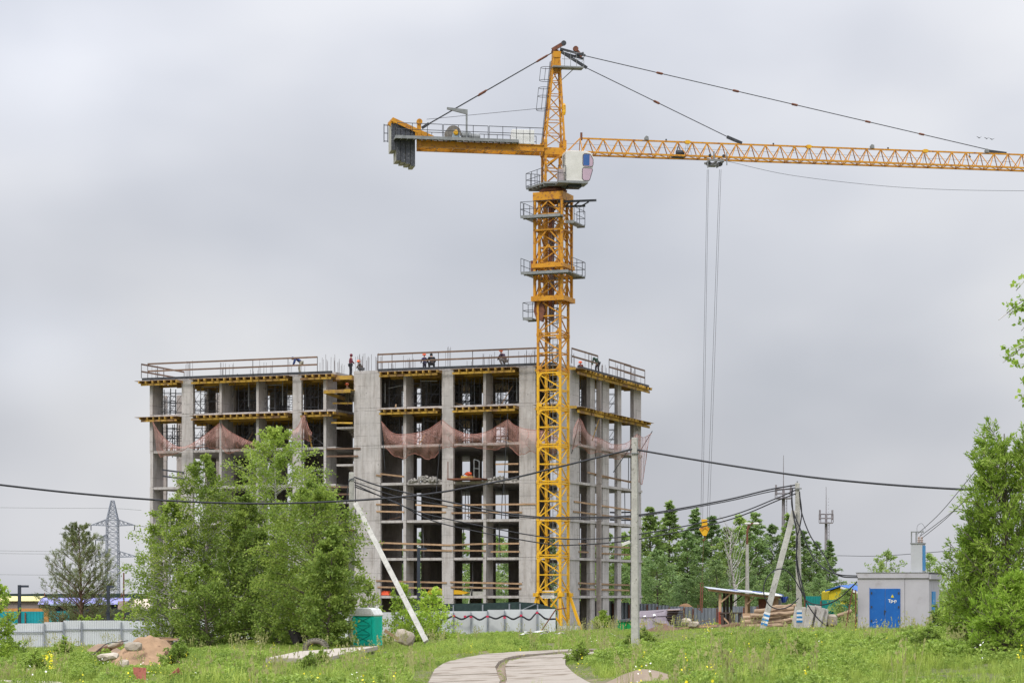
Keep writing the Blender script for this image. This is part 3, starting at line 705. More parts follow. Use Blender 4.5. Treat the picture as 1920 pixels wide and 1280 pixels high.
net('pink safety net hanging straight down at the far right corner behind the concrete pole', [(1195, 813), (1206, 820), (1222, 812)], [(1196, 900), (1204, 905), (1214, 842)], right=True, seed=8, off=1.2, bulge=.2)
# net outriggers
for a, b, c, d, rt in ((1087, 783, 1072, 850, 1), (1223, 808, 1190, 862, 1), (1193, 800, 1196, 806, 1), (1187, 830, 1150, 885, 1), (829, 775, 818, 925, 0), (952, 775, 944, 925, 0), (714, 778, 722, 880, 0), (573, 775, 580, 850, 0), (412, 790, 440, 870, 0)):
    if rt: y0, y1 = by(a, 1.0), by(c, .1); p0 = Vector((1.0, y0, bz(b, 1.0, y0))); p1 = Vector((.1, y1, bz(d, .1, y1)))
    else: x0, x1 = bx(a, -.8), bx(c, -.1); p0 = Vector((x0, -.8, bz(b, x0, -.8))); p1 = Vector((x1, -.1, bz(d, x1, -.1)))
    MB().tube([p0, p1], .035, 5).build('net_outrigger', M['steel_dark'], bld)

# ------------------------------------------------------------------ tower crane
KX, KY = 3.04, 169.23
crane = empty('tower_crane', (KX, KY, 0), 'tall yellow tower crane with white cab standing in front of the unfinished building', 'crane')
def cz(py, s=25.41): return HC + (HY - py) / s
MR = (0, 0, BA)
CL, CH_ = M['crane_low'], M['crane']
def mast_section(z0, z1, w=1.9, name='mast_section', mat=CL, ch=.17, flip=False, kx=0, parent=crane):
    h = w / 2 - ch / 2; mb = MB()
    for x in (-h, h):
        for y in (-h, h):
            mb.box(x - ch / 2, y - ch / 2, z0 + .004, x + ch / 2, y + ch / 2, z1 - .004)
            mb.box(x - ch / 2 - .02, y - ch / 2 - .02, z1 - .12, x + ch / 2 + .02, y + ch / 2 + .02, z1 - .006)
            mb.box(x - ch / 2 - .02, y - ch / 2 - .02, z0 + .006, x + ch / 2 + .02, y + ch / 2 + .02, z0 + .10)
    zm = (z0 + z1) / 2
    for z, t in ((z0 + .09, .10), (zm, .085), (z1 - .09, .10)):
        for sy in (-h, h):
            mb.beam((-h, sy, z), (h, sy, z), .06, t); mb.beam((sy, -h, z), (sy, h, z), .06, t)
    for sy, fl in ((-h, 1), (h, -1)):
        # front and back faces: one diagonal down to the right, one back to the left
        mb.beam((-h * fl, sy, z1 - .15), (h * fl, sy, zm + .15), .06, .085); mb.beam((h * fl, sy, zm - .12), (-h * fl, sy, z0 + .15), .06, .085)
        mb.beam((sy, -h * fl, z1 - .15), (sy, h * fl, zm + .12), .06, .085); mb.beam((sy, h * fl, zm - .12), (sy, -h * fl, z0 + .15), .06, .085)
    # corner gussets
    for sx in (-1, 1):
        for zc, k in ((z1 - .14, -1), (z0 + .14, 1)):
            for sy in (-1, 1):
                y = sy * (h + ch / 2 - .025)
                mb.prism([(sx * (h - ch / 2), zc), (sx * (h - ch / 2 - .28), zc), (sx * (h - ch / 2), zc + k * .34)][::(1 if sx * k > 0 else -1)], y - .012, y + .012)
    return mb.build(name, mat, parent, rot=MR)
zb = cz(1112) + .02; sec = 2.915; zs = [zb]
zt = cz(560)
n = 8; sec = (zt - zb) / n
for i in range(n): mast_section(zb + sec * i, zb + sec * (i + 1), mat=CL if i < 6 else CH_)
for i in range(2): mast_section(zt + (cz(372) - zt) / 3 * i, zt + (cz(372) - zt) / 3 * (i + 1), w=1.75, mat=CH_)
mast_section(zt + (cz(372) - zt) / 3 * 2, cz(372), w=1.75, mat=CH_)
# foot: corner legs, splayed struts, cross base
mb = MB(); h = .865
for x in (-h, h):
    for y in (-h, h): mb.box(x - .1, y - .1, .15, x + .1, y + .1, zb)
mb.build('foot_leg', CL, crane, rot=MR)
for (x0, y0), (x1, y1) in (((h, h), (2.0, .8)), ((h, -h), (1.15, -1.35)), ((-h, -h), (-1.5, -1.2)), ((-h, h), (-1.2, 1.5))):
    MB().beam((x0, y0, zb + .15), (x1, y1, .15), .14, .2).build('splayed_strut', CL, crane, rot=MR)
for a, b in (((-h, -h, zb - .1), (h, -h, .9)), ((h, -h, zb - .1), (-h, -h, .9)), ((h, -h, zb - .1), (h, h, .9)), ((-h, h, zb), (h, h, .9))):
    MB().beam(a, b, .08, .12).build('foot_brace', CL, crane, rot=MR)
mb = MB()
for x, y in ((-h - .1, -h - .1), (h + .1, -h - .1), (h + .1, h + .1), (-h - .1, h + .1)): mb.box(x - .2, y - .2, zb - .25, x + .2, y + .2, zb + .02)
mb.build('foot_plate', CL, crane, rot=MR)
MB().box(-2.3, -1.8, -.5, 2.3, 1.8, .15).build('concrete_footing', M['concrete_pole'], crane, rot=MR)
MB().box(-1.45, -1.02, cz(1121), -.55 + .08, -.99, cz(1106.5)).build('notice_board', M['white'], crane, rot=MR, loc=(.86, -.02, 0))
mb = MB()
for k in range(5): mb.box(-1.38 + .86 * 0, -1.026, cz(1119 - k * 2.3), -.62 + .1 * (k % 2) * -1, -1.022, cz(1119 - k * 2.3) + .03)
mb.build('notice_print', M['galv'], crane, rot=MR, loc=(.86, -.02, 0))
# ladders and hoops inside the mast, cable run
mb = MB()
for x in (-.15, .2): mb.tube([(x, .35, 1.2), (x, .35, cz(372))], .022, 4)
for k in range(100): mb.tube([(-.15, .35, 1.4 + k * .3), (.2, .35, 1.4 + k * .3)], .012, 3)
mb.build('ladder', M['galv'], crane, rot=MR)
mb = MB()
for i in range(0, 11):
    z = zb + .9 + i * sec
    if z > 30: break
    mb.tube([(-.2, -.1, z), (.28, -.1, z), (.32, -.1, z + 1.15), (-.24, -.1, z + 1.15), (-.2, -.1, z)], .03, 4)
    mb.tube([(-.2, .3, z), (.28, .3, z), (.32, .3, z + 1.15), (-.24, .3, z + 1.15), (-.2, .3, z)], .03, 4)
    for q in (-.2, .28): mb.tube([(q, -.1, z + .5), (q, .3, z + .5)], .02, 4)
mb.build('ladder_guard', M['galv'], crane, rot=MR)
MB().tube([(-.45, .5, .5), (-.45, .5, cz(400))], .05, 6).build('power_cable', M['cable'], crane, rot=MR)
MB().box(-.5, .35, cz(600), -.15, .65, cz(372)).build('lifting_column', M['rust'], crane, rot=MR)

# climbing cage
w = 2.3; h = w / 2 - .09
for x in (-h, h):
    for y in (-h, h):
        MB().box(x - .09, y - .09, cz(566), x + .09, y + .09, cz(372)).build('cage_post', CH_, crane, rot=MR)
def ring(z, t, w=2.42, th=.16, name='cage_ring'):
    h = w / 2; mb = MB()
    mb.box(-h, -h, z, h, -h + th, z + t); mb.box(-h, h - th, z, h, h, z + t)
    mb.box(-h, -h + th, z + .004, -h + th, h - th, z + t - .004); mb.box(h - th, -h + th, z + .004, h, h - th, z + t - .004)
    return mb.build(name, CH_, crane, rot=MR)
ring(cz(567), .36, 2.55); ring(cz(505), .30, 2.5); ring(cz(379), .58, 2.34); ring(cz(436), .12, 2.3)
mb = MB()
for y in (-h, h):
    for za, zb_ in ((cz(562), cz(530)), (cz(530), cz(505)), (cz(495), cz(462)), (cz(462), cz(432)), (cz(428), cz(404)), (cz(404), cz(380))):
        mb.beam((-h, y, za), (0, y, zb_), .05, .10); mb.beam((h, y, za), (0, y, zb_), .05, .10)
        mb.beam((y, -h, za), (y, 0, zb_), .05, .10); mb.beam((y, h, za), (y, 0, zb_), .05, .10)
mb.build('cage_brace', CH_, crane, rot=MR)
MB().box(-1.45, -.9, cz(510), -1.1, -.4, cz(490)).build('hydraulic_box', M['rust'], crane, rot=MR)
mb = MB(); mb.prism([(-1.0, cz(600)), (-.55, cz(605)), (-.35, cz(585)), (-.6, cz(560)), (-1.1, cz(562)), (-1.2, cz(585))][::-1], -.9, -.55); mb.build('climbing_shoe', M['rust'], crane, rot=MR)
def plat(name, x0, x1, y0, y1, z, rh=1.05, rails='LRFB', every=1.15, th=.09):
    mb = MB(); n = max(1, int((x1 - x0) / .6)); 
    for k in range(n): mb.box(x0 + (x1 - x0) * k / n + .01, y0, z - th, x0 + (x1 - x0) * (k + 1) / n - .01, y1, z)
    mb.box(x0, y0 - .03, z - th - .06, x1, y0, z + .06); mb.box(x0, y1, z - th - .06, x1, y1 + .03, z + .06)
    o = mb.build(name, M['galv'], crane, rot=MR)
    mb = MB(); sides = {'F': ((x0, y0), (x1, y0)), 'B': ((x0, y1), (x1, y1)), 'L': ((x0, y0), (x0, y1)), 'R': ((x1, y0), (x1, y1))}
    for s in rails:
        (ax, ay), (bx_, by_) = sides[s]; L_ = math.hypot(bx_ - ax, by_ - ay); m_ = max(1, round(L_ / every))
        for hh in (rh, rh * .5): mb.tube([(ax, ay, z + hh), (bx_, by_, z + hh)], .022, 4)
        for k in range(m_ + 1):
            t = k / m_; mb.tube([(ax + (bx_ - ax) * t, ay + (by_ - ay) * t, z), (ax + (bx_ - ax) * t, ay + (by_ - ay) * t, z + rh)], .022, 4)
    mb.build('platform_railing', M['steel_dark'], crane, rot=MR); return o
zp1 = cz(515)
plat('service_platform', -1.85, 1.85, -1.85, -1.22, zp1, rails='L'); plat('service_platform', -1.85, 1.85, 1.22, 1.85, zp1, rails='LRB'); plat('service_platform', 1.22, 1.85, -1.2, 1.2, zp1, rails='R'); plat('service_platform', -1.85, -1.22, -1.2, 1.2, zp1, rails='L')
zp2 = cz(410)
plat('service_platform', -1.9, 1.2, -1.8, -1.22, zp2, rails='LF'); plat('service_platform', -1.85, -1.22, -1.2, 1.2, zp2, rails='L')
plat('service_platform', 1.22, 1.85, -.6, 1.8, cz(419), rails='RB')
plat('service_basket', -2.05, -1.3, -.9, .2, cz(597), rails='LRFB', rh=1.15)
mb = MB(); zr = cz(383); mb.beam((.7, -.9, zr), (3.3, .2, zr + .12), .10, .16); mb.beam((.6, -.6, zr - .32), (2.4, .3, zr - .22), .10, .14)
for q in (.3, .55, .8): mb.beam((.7 + 2.6 * q, -.9 + 1.1 * q, zr), (.6 + 1.8 * q, -.6 + .9 * q, zr - .3), .08)
mb.tube([(2.3, .25, zr - .25), (2.3, .25, zr - .85)], .02, 4); mb.tube([(2.0, .1, zr - .28), (2.0, .1, zr - .7)], .02, 4)
mb.build('monorail_beam', M['steel_dark'], crane, rot=MR)

# slewing ring, deck and cab: turned with the jib
JA = math.radians(10.6); JR = (0, 0, JA)
def J(name, mb, mat, smooth=False): return mb.build(name, mat, crane, rot=JR, smooth=smooth)
J('slewing_ring', MB().lathe((0, 0, cz(362)), [(1.0, 0), (1.05, .15), (.8, .3), (.7, .62)], 18), M['rust'])
mb = MB(); zd = cz(347)
mb.hexa([(-1.75, 1.5, zd - .14), (-.9, -1.35, zd - .14), (1.2, -1.5, zd - .14), (1.1, 1.6, zd - .14), (-1.75, 1.5, zd), (-.9, -1.35, zd), (1.2, -1.5, zd), (1.1, 1.6, zd)])
for k in range(5): mb.beam((-1.6 + k * .16, 1.3 - k * .6, zd - .22), (1.1, 1.2 - k * .6, zd - .22), .08, .12)
J('slewing_deck', mb, M['galv'])
mb = MB(); A, B_ = Vector((-1.75, 1.5, zd)), Vector((-.9, -1.35, zd))
A2 = Vector((-1.72, .2, zd)); 
pr = [Vector((-.7, 1.7, zd)), Vector((-1.75, 1.5, zd)), Vector((-1.0, -1.05, zd))]
for a, b in zip(pr[:-1], pr[1:]):
    for hh in (1.05, .55, .1): mb.tube([a + Vector((0, 0, hh)), b + Vector((0, 0, hh))], .022, 4)
    for k in range(4): q = a.lerp(b, k / 3); mb.tube([q, q + Vector((0, 0, 1.05))], .022, 4)
J('deck_railing', mb, M['steel_dark'])
# rotating tower between the deck and the jib
def truss_tower(z0, z1, x0, x1, y0, y1, X0, X1, Y0, Y1, n, ch, br, name, mat):
    mb = MB()
    c0 = [(x0, y0), (x1, y0), (x1, y1), (x0, y1)]; c1 = [(X0, Y0), (X1, Y0), (X1, Y1), (X0, Y1)]
    def pt(k, t): return Vector((c0[k][0] + (c1[k][0] - c0[k][0]) * t, c0[k][1] + (c1[k][1] - c0[k][1]) * t, z0 + (z1 - z0) * t))
    for k in range(4): mb.beam(pt(k, 0), pt(k, 1), ch)
    for i in range(n):
        t0, t1 = i / n, (i + 1) / n
        for k in range(4):
            k2 = (k + 1) % 4; mb.beam(pt(k, t1), pt(k2, t1), br * .8)
            a, b = (k, k2) if i % 2 else (k2, k)
            mb.beam(pt(a, t0), pt(b, t1), br)
    return J(name, mb, mat)
truss_tower(zd, cz(290), -.70, .62, -.62, .62, -.70, .62, -.62, .62, 2, .16, .09, 'rotating_tower', CH_)
mb = MB(); z0, z1 = cz(293), cz(280)
mb.box(-.8, -.72, z0, .8, -.60, z1); mb.box(-.8, .60, z0, .8, .72, z1); mb.box(-.86, -.6, z0 + .01, -.72, .6, z1 - .01); mb.box(.66, -.6, z0 + .01, .8, .6, z1 - .01)
for x in (-.72, .72):
    for y in (-.68, .68): mb.box(x - .12, y - .1, z1 - .1, x + .12, y + .1, z1 + .55)
J('turntable_frame', mb, CH_)
J('cab_strut', MB().beam((-.7, -.75, cz(313)), (.95, -.75, cz(286)), .1, .14), CH_)
# tower head
hz0, hz1 = z1 + .1, cz(104)
truss_tower(hz0, hz1, -.72, .74, -.62, .62, .02, .42, -.20, .20, 7, .13, .065, 'tower_head', CH_)
mb = MB(); zt_ = cz(104)
mb.box(.0, -.26, zt_ - 1.3, .44, .26, zt_ - .2); mb.box(-.06, -.32, zt_ - .2, .52, .32, zt_ + .25); J('head_block', mb, CH_)
mb = MB(); mb.beam((-.1, -.2, zt_ + .35), (.72, -.25, zt_ + .85), .26, .26); mb.box(-.1, -.25, zt_ + .25, .35, .25, zt_ + .38); J('head_arm', mb, M['rust'])
J('head_pulley', MB().lathe((.72, -.38, zt_ + .85), [(.19, -.02), (.19, .12)], 14, 'Y'), M['steel_dark'])
zA, zB_ = cz(97), cz(124)
mb = MB(); mb.beam((.45, -.35, cz(93)), (2.35, -.35, cz(104)), .08, .16); mb.beam((.45, .3, cz(95)), (2.35, .3, cz(106)), .08, .16)
mb.beam((.45, -.2, cz(96)), (2.5, -.2, cz(126)), .14, .2); mb.beam((1.55, -.2, cz(106)), (2.25, -.2, cz(99)), .2, .2); J('pendant_arm', mb, M['steel_dark'])
J('pendant_pulley', MB().lathe((1.62, -.4, cz(92)), [(.2, -.02), (.2, .14)], 14, 'Y'), M['rust'])
mb = MB(); mb.beam((1.62, -.3, cz(92)), (2.1, -.3, cz(106)), .14, .2); J('pulley_bracket', mb, M['rust'])
mb = MB(); zh = cz(127)
mb.box(-.15, -.75, zh - .1, 2.15, .1, zh)
for hh in (1.0, .5):
    mb.tube([(.5, -.75, zh + hh), (2.15, -.75, zh + hh), (2.15, .1, zh + hh)], .018, 4)
for q in (.7, 1.15, 1.6, 2.15): mb.tube([(q, -.75, zh), (q, -.75, zh + 1.0)], .018, 4)
mb.tube([(.42, -.2, cz(155)), (1.6, -.4, zh)], .03, 4); mb.tube([(.4, -.1, cz(140)), (.7, -.2, zh)], .02, 4)
J('head_platform', mb, M['galv'])
# ladder with hoops on the back of the head
mb = MB()
def lad(t): return Vector((-.82 + .74 * t, -.15, hz0 + (hz1 - hz0) * t))
for dx in (-.0,):
    mb.tube([lad(0) + Vector((-.1, -.15, 0)), lad(.93) + Vector((-.1, -.15, 0))], .02, 4); mb.tube([lad(0) + Vector((-.1, .2, 0)), lad(.93) + Vector((-.1, .2, 0))], .02, 4)
for t in (.38, .46, .56, .66 + .02, .80 - .02): pass
for t0, t1 in ((.40, .64), (.72, .86)):
    for t in (t0, (t0 + t1) / 2 + .03, t1) if t1 < .7 else (t0, t1):
        c = lad(t); mb.tube([c + Vector((-.35 + .42 * math.cos(a), .05 + .36 * math.sin(a), .0)) for a in [k * math.pi / 5 for k in range(11)]], .02, 4)
    for ddx in (-.77, -.4): mb.tube([lad(t0) + Vector((ddx, .05, 0)), lad(t1) + Vector((ddx, .05, 0))], .018, 4)
J('hooped_ladder', mb, M['steel_dark'])
J('aircraft_light', MB().lathe((.72, -.5, cz(205)), [(.08, -.5), (.13, -.3), (.13, .2), (.05, .35)], 8), M['crane_low'])

# jib
JZ = cz(286); JH = 1.12; JW = .60
def jz(x): return JZ
x0, step, nseg = .95, 1.135, 40
mb = MB(); L_ = x0 + step * nseg + .5
seglen = 10
for s in range(4):
    mb = MB(); a = x0 + s * seglen * step; b = a + seglen * step
    for y in (-JW, JW): mb.beam((a, y, JZ), (b, y, JZ), .10, .13)
    ta = a + (step * .95 if s == 0 else 0)
    mb.beam((ta, 0, JZ + JH), (b, 0, JZ + JH), .11, .11)
    for i in range(seglen):
        p, q = a + i * step, a + (i + 1) * step; top = p + step * (.95 if (s == 0 and i == 0) else .5)
        for y in (-JW, JW):
            if s == 0 and i == 0: mb.beam((p, y, JZ), (top, 0, JZ + JH), .07)
            else: mb.beam((p, y, JZ), (top, 0, JZ + JH), .055)
            mb.beam((top, 0, JZ + JH), (q, y, JZ), .055)
        mb.beam((p, -JW, JZ), (p, JW, JZ), .05); mb.beam((p, -JW, JZ), (q, JW, JZ), .045)
    J('jib_section', mb, CH_)
# fittings on the jib
def jx(px): # x along the jib at image column px, y=0
    r = (px - 960) / F; c, s_ = math.cos(JA), math.sin(JA); return (r * KY - KX) / (c - r * s_)
J('jib_mast_stub', MB().box(jx(1090) - .07, -.07, JZ + JH - .15, jx(1090) + .07, .07, JZ + JH + .42), M['rust'])
mw = MB(); xw = jx(1275); mw.lathe((xw, 0, JZ + .3), [(.22, -.28), (.22, .28)], 10, 'X'); mw.box(xw - .6, -.3, JZ - .05, xw + .3, .3, JZ + .08); mw.beam((xw - .35, 0, JZ), (xw - .15, 0, JZ + .8), .06); J('trolley_winch', mw, M['steel_dark'])
for px in (1289, 1516, 1735):
    x = jx(px); mb = MB(); mb.prism([(x - .28, JZ + JH + .05), (x - .15, JZ + JH - .12), (x + .15, JZ + JH - .12), (x + .28, JZ + JH + .05), (x + .1, JZ + JH + .14), (x - .1, JZ + JH + .14)], -.10, .10)
    J('rope_support', mb, CL)
    mb = MB()
    for q in (-.22, .0, .22): mb.tube([(x + q * .4, 0, JZ + JH - .1), (x + q * 1.3, -.2, JZ + .1)], .015, 4)
    J('support_rod', mb, M['galv'])
for px in (1212, 1635, 1850):
    x = jx(px); mb = MB(); mb.prism([(x - .13, JZ + JH + .06), (x + .16, JZ + JH + .05), (x + .13, JZ + JH + .30), (x - .05, JZ + JH + .36), (x - .15, JZ + JH + .22)], -.12, .12)
    mb.beam((x - .32, -.05, JZ + JH - .02), (x, -.05, JZ + JH + .05), .05); J('floodlight', mb, M['galv'])
for px in (1249, 1450, 1665): x = jx(px); J('jib_bolt', MB().box(x - .05, -.05, JZ + JH, x + .05, .05, JZ + JH + .18), M['steel_dark'])
for px in (1487, 1818): x = jx(px); J('hanging_sheave', MB().lathe((x, 0, JZ + JH - .3), [(.09, -.04), (.09, .04)], 8, 'Y').box(x - .02, -.02, JZ + JH - .3, x + .02, .02, JZ + JH), M['steel_dark'])
# counter jib
def jxr(px, y=0.0):
    r = (px - 960) / F; c, s_ = math.cos(JA), math.sin(JA); return (r * (KY + c * y) - KX + s_ * y) / (c - r * s_)
xe = jxr(724); zc0, zc1 = cz(288.5), cz(277)
for y in (-.75, .75):
    mb = MB(); xq = jxr(781, y); mb.box(xq, y - .03, zc0, -.85, y + .03, zc1); mb.box(xq, y - .12, zc1 - .03, -.85, y + .12, zc1 + .02); mb.box(xq, y - .12, zc0 - .02, -.85, y + .12, zc0 + .03)
    J('counter_jib_beam', mb, CH_)
mb = MB()
for k in range(7): x = -1.5 - k * 1.2; mb.beam((x, -.7, zc0 + .05), (x, .7, zc0 + .05), .07, .1); mb.beam((x, -.7, zc0 + .05), (x - 1.2, .7, zc0 + .05), .06)
J('counter_jib_bracing', mb, CH_)
# walkway
wx0, wx1 = jxr(736), jxr(966); mb = MB(); zw = zc1 + .12; nn = 20
for k in range(nn):
    a = wx0 + (wx1 - wx0) * k / nn; mb.box(a + .02, -1.4, zw - .06, a + (wx1 - wx0) / nn - .02, -.72, zw)
for k in range(nn + 1): a = wx0 + (wx1 - wx0) * k / nn; mb.beam((a, -1.45, zw - .1), (a, -.7, zw - .1), .05, .12)
mb.box(wx0, -1.44, zw - .12, wx1, -1.40, zw + .1)
J('counter_jib_walkway', mb, M['galv'])
mb = MB(); rx0, rx1 = jxr(740), jxr(1012)
def rail2(xa, xb, y, h, posts):
    for hh in (h, h * .55): mb.tube([(xa, y, zw + hh), (xb, y, zw + hh)], .025, 4)
    for k in range(posts + 1): x = xa + (xb - xa) * k / posts; mb.tube([(x, y, zw - .05), (x, y, zw + h)], .022, 4)
rail2(rx0, jxr(824), -1.4, 1.0, 3); rail2(jxr(826), jxr(909), -1.4, 1.0, 3); rail2(jxr(911), rx1, -1.4, 1.0, 4); rail2(rx0, rx1, 1.35, .95, 11)
J('counter_jib_railing', mb, M['steel_dark'])
# winch
wxc = jxr(851); mb = MB()
J('winch_drum', MB().lathe((wxc - .15, -.4, zw + .52), [(.56, -.42), (.56, -.36), (.38, -.34), (.38, .34), (.56, .36), (.56, .42)], 20, 'Y'), pmat('drum_grey', (.22, .20, .17), (.12, .11, .10), 6, .6))
J('winch_frame', MB().prism([(wxc - .6, zw), (wxc + .65, zw), (wxc + .6, zw + .12), (wxc + .35, zw + .15), (wxc + .22, zw + .55), (wxc + .0, zw + .68), (wxc - .22, zw + .55), (wxc - .3, zw + .15), (wxc - .6, zw + .12)][::-1], -.98, -.88), pmat('blue_grey_paint', (.35, .42, .46), (.25, .31, .35), 4, .5))
J('winch_hub', MB().lathe((wxc, -1.0, zw + .52), [(.2, -.02), (.12, -.1)], 12, 'Y'), CL)
J('winch_motor', MB().lathe((wxc + .85, -.4, zw + .42), [(.27, -.35), (.3, -.2), (.3, .3), (.2, .4)], 14, 'X'), M['galv'])
J('winch_motor', MB().lathe((wxc + 1.55, -.4, zw + .36), [(.22, -.3), (.27, -.2), (.27, .25), (.15, .32)], 14, 'X'), M['galv'])
# davit
xd = jxr(875, -.9); mb = MB(); zt2 = cz(210.5, 25.6)
mb.box(xd - .06, -.95, zw, xd + .06, -.83, zt2); mb.prism([(xd - 1.45, zt2 - .02), (xd + .06, zt2 - .35), (xd + .06, zt2 + .0), (xd - 1.45, zt2 + .12)], -.98, -.80)
J('davit', mb, M['galv'])
# white switch cabinet
xa, xb = jxr(959, -.5), jxr(1000, -.5); mb = MB(); mb.box(xa, -.9, zw - .1, (xa + xb) / 2 - .01, -.2, zw + .95); mb.box((xa + xb) / 2 + .01, -.9, zw - .1, xb, -.2, zw + .95)
o = J('switch_cabinet', mb, M['white']); bevel(o, .03)
# end frame and counterweights
for y in (-.85, .75):
    J('counterweight_hanger', MB().beam((jxr(735, y), y, cz(226.5, 25.8)), (jxr(812, y), y, cz(262, 25.7)), .14, .30), CH_)
mb = MB(); xh = jxr(735); mb.beam((xh, -.9, cz(227, 25.8)), (xh - .1, .9, cz(227, 25.8)), .2, .22); mb.beam((xh - .25, -.4, cz(236, 25.8)), (xh + .05, -.4, cz(226, 25.8)), .3, .2)
mb.box(jxr(779) - .0, -.95, zc0, jxr(786), -.7, cz(232, 25.7)); mb.lathe((jxr(783), -.95, cz(233, 25.7)), [(.22, -.06), (.22, .1)], 10, 'Y'); J('hanger_frame', mb, CH_)
def cw_mat():
    a = pmat('counterweight_dark', (.075, .08, .095), (.045, .048, .058), 5, .8, .01, spots=(.26, .26, .27), spot_scale=14, spot_pos=(.60, .70))
    b = pmat('counterweight_pale', (.44, .43, .37), (.34, .33, .29), 3, .9, .01); return a, b
ca, cb_ = cw_mat(); cx0 = jxr(733, -.75); cw = (jxr(779, -.75) - cx0) / 5
for k, (yt, yb) in enumerate(((235, 285), (231, 304), (233, 307), (237, 310), (241, 313.5))):
    zt3 = cz(yt, 25.75); zb3 = cz(yb, 25.75); mb = MB(); xa = cx0 + cw * k
    mb.box(xa + .022, -.74 - .02 * (k % 2), zb3, xa + cw - .022, .75, zt3); me_f = len(mb.f)
    mb.mi = [0, 0, 0, 0, 0, 1]; mb.mi[0] = 1
    o = mb.build('counterweight', [ca, cb_], crane, rot=JR)
mb = MB(); xq = jxr(720, 1.0)
for q in (0, .28): mb.tube([(xq + q, 1.0, cz(267, 25.6)), (xq + q, 1.0, cz(233, 25.6))], .03, 4)
for q in range(3): mb.tube([(xq, 1.0, cz(265 - q * 15, 25.6)), (xq + .28, 1.0, cz(265 - q * 15, 25.6))], .03, 4)
J('end_railing', mb, M['steel_dark'])
# pendants
def pend(a, b, lugs, name='pendant_bar', r=.035):
    a, b = Vector(a), Vector(b); J(name, MB().tube([a, b], r, 5), M['steel_dark'])
    for t, l, w_ in lugs:
        c = a.lerp(b, t); d = (b - a).normalized() * l / 2
        J('pendant_lug', MB().tube([c - d, c - d * .7, c + d * .7, c + d], [.03, w_, w_, .03], 6), M['rust'])
pend((2.45, -.2, cz(126)), (jx(1390), 0, JZ + JH + .05), ((.45, .55, .09),))
J('pendant_fork', MB().beam((jx(1363), 0, JZ + JH + .52), (jx(1391), 0, JZ + JH + .08), .12, .22), M['steel_dark'])
pend((2.3, -.3, cz(104)), (jx(1885), 0, JZ + JH + .03), ((.173, .55, .09), (.351, .55, .09), (.49, .55, .09), (.665, .5, .08), (.795, .5, .08)))
J('pendant_fork', MB().beam((jx(1852), 0, JZ + JH + .20), (jx(1887), 0, JZ + JH + .06), .1, .2), M['steel_dark'])
for y in (-.12, .12): pend((-.0, y, cz(98)), (jxr(792), y * 2, zw + 1.0), ((.085, 1.1, .07), (.545, .8, .08)), r=.028)
J('pendant_fork', MB().beam((jxr(790), -.3, zw + .9), (jxr(803), -.3, zw + 1.25), .12, .2), M['steel_dark'])
J('hoist_rope', MB().tube([(jxr(800), 0, cz(233)), (-.3, 0, cz(202))], .016, 4), M['cable'])
J('hoist_rope', MB().tube([(.3, 0, JZ + .7), (jx(1900), 0, JZ + .55)], .012, 3), M['steel_prop'])
J('hoist_rope', MB().tube(catmull([(1.6, -.8, JZ - .25), (jx(1200), -.8, JZ - .35), (jx(1320), -.7, JZ - .3)], 5), .012, 3), M['cable'])
J('trolley_cable', MB().tube(catmull([(jx(1365), 0, JZ - .2), (jx(1480), 0, JZ - 1.05), (jx(1640), 0, JZ - 1.6), (jx(1780), 0, JZ - 1.75), (jx(1960), 0, JZ - 1.6)], 6), .014, 4), M['steel_dark'])
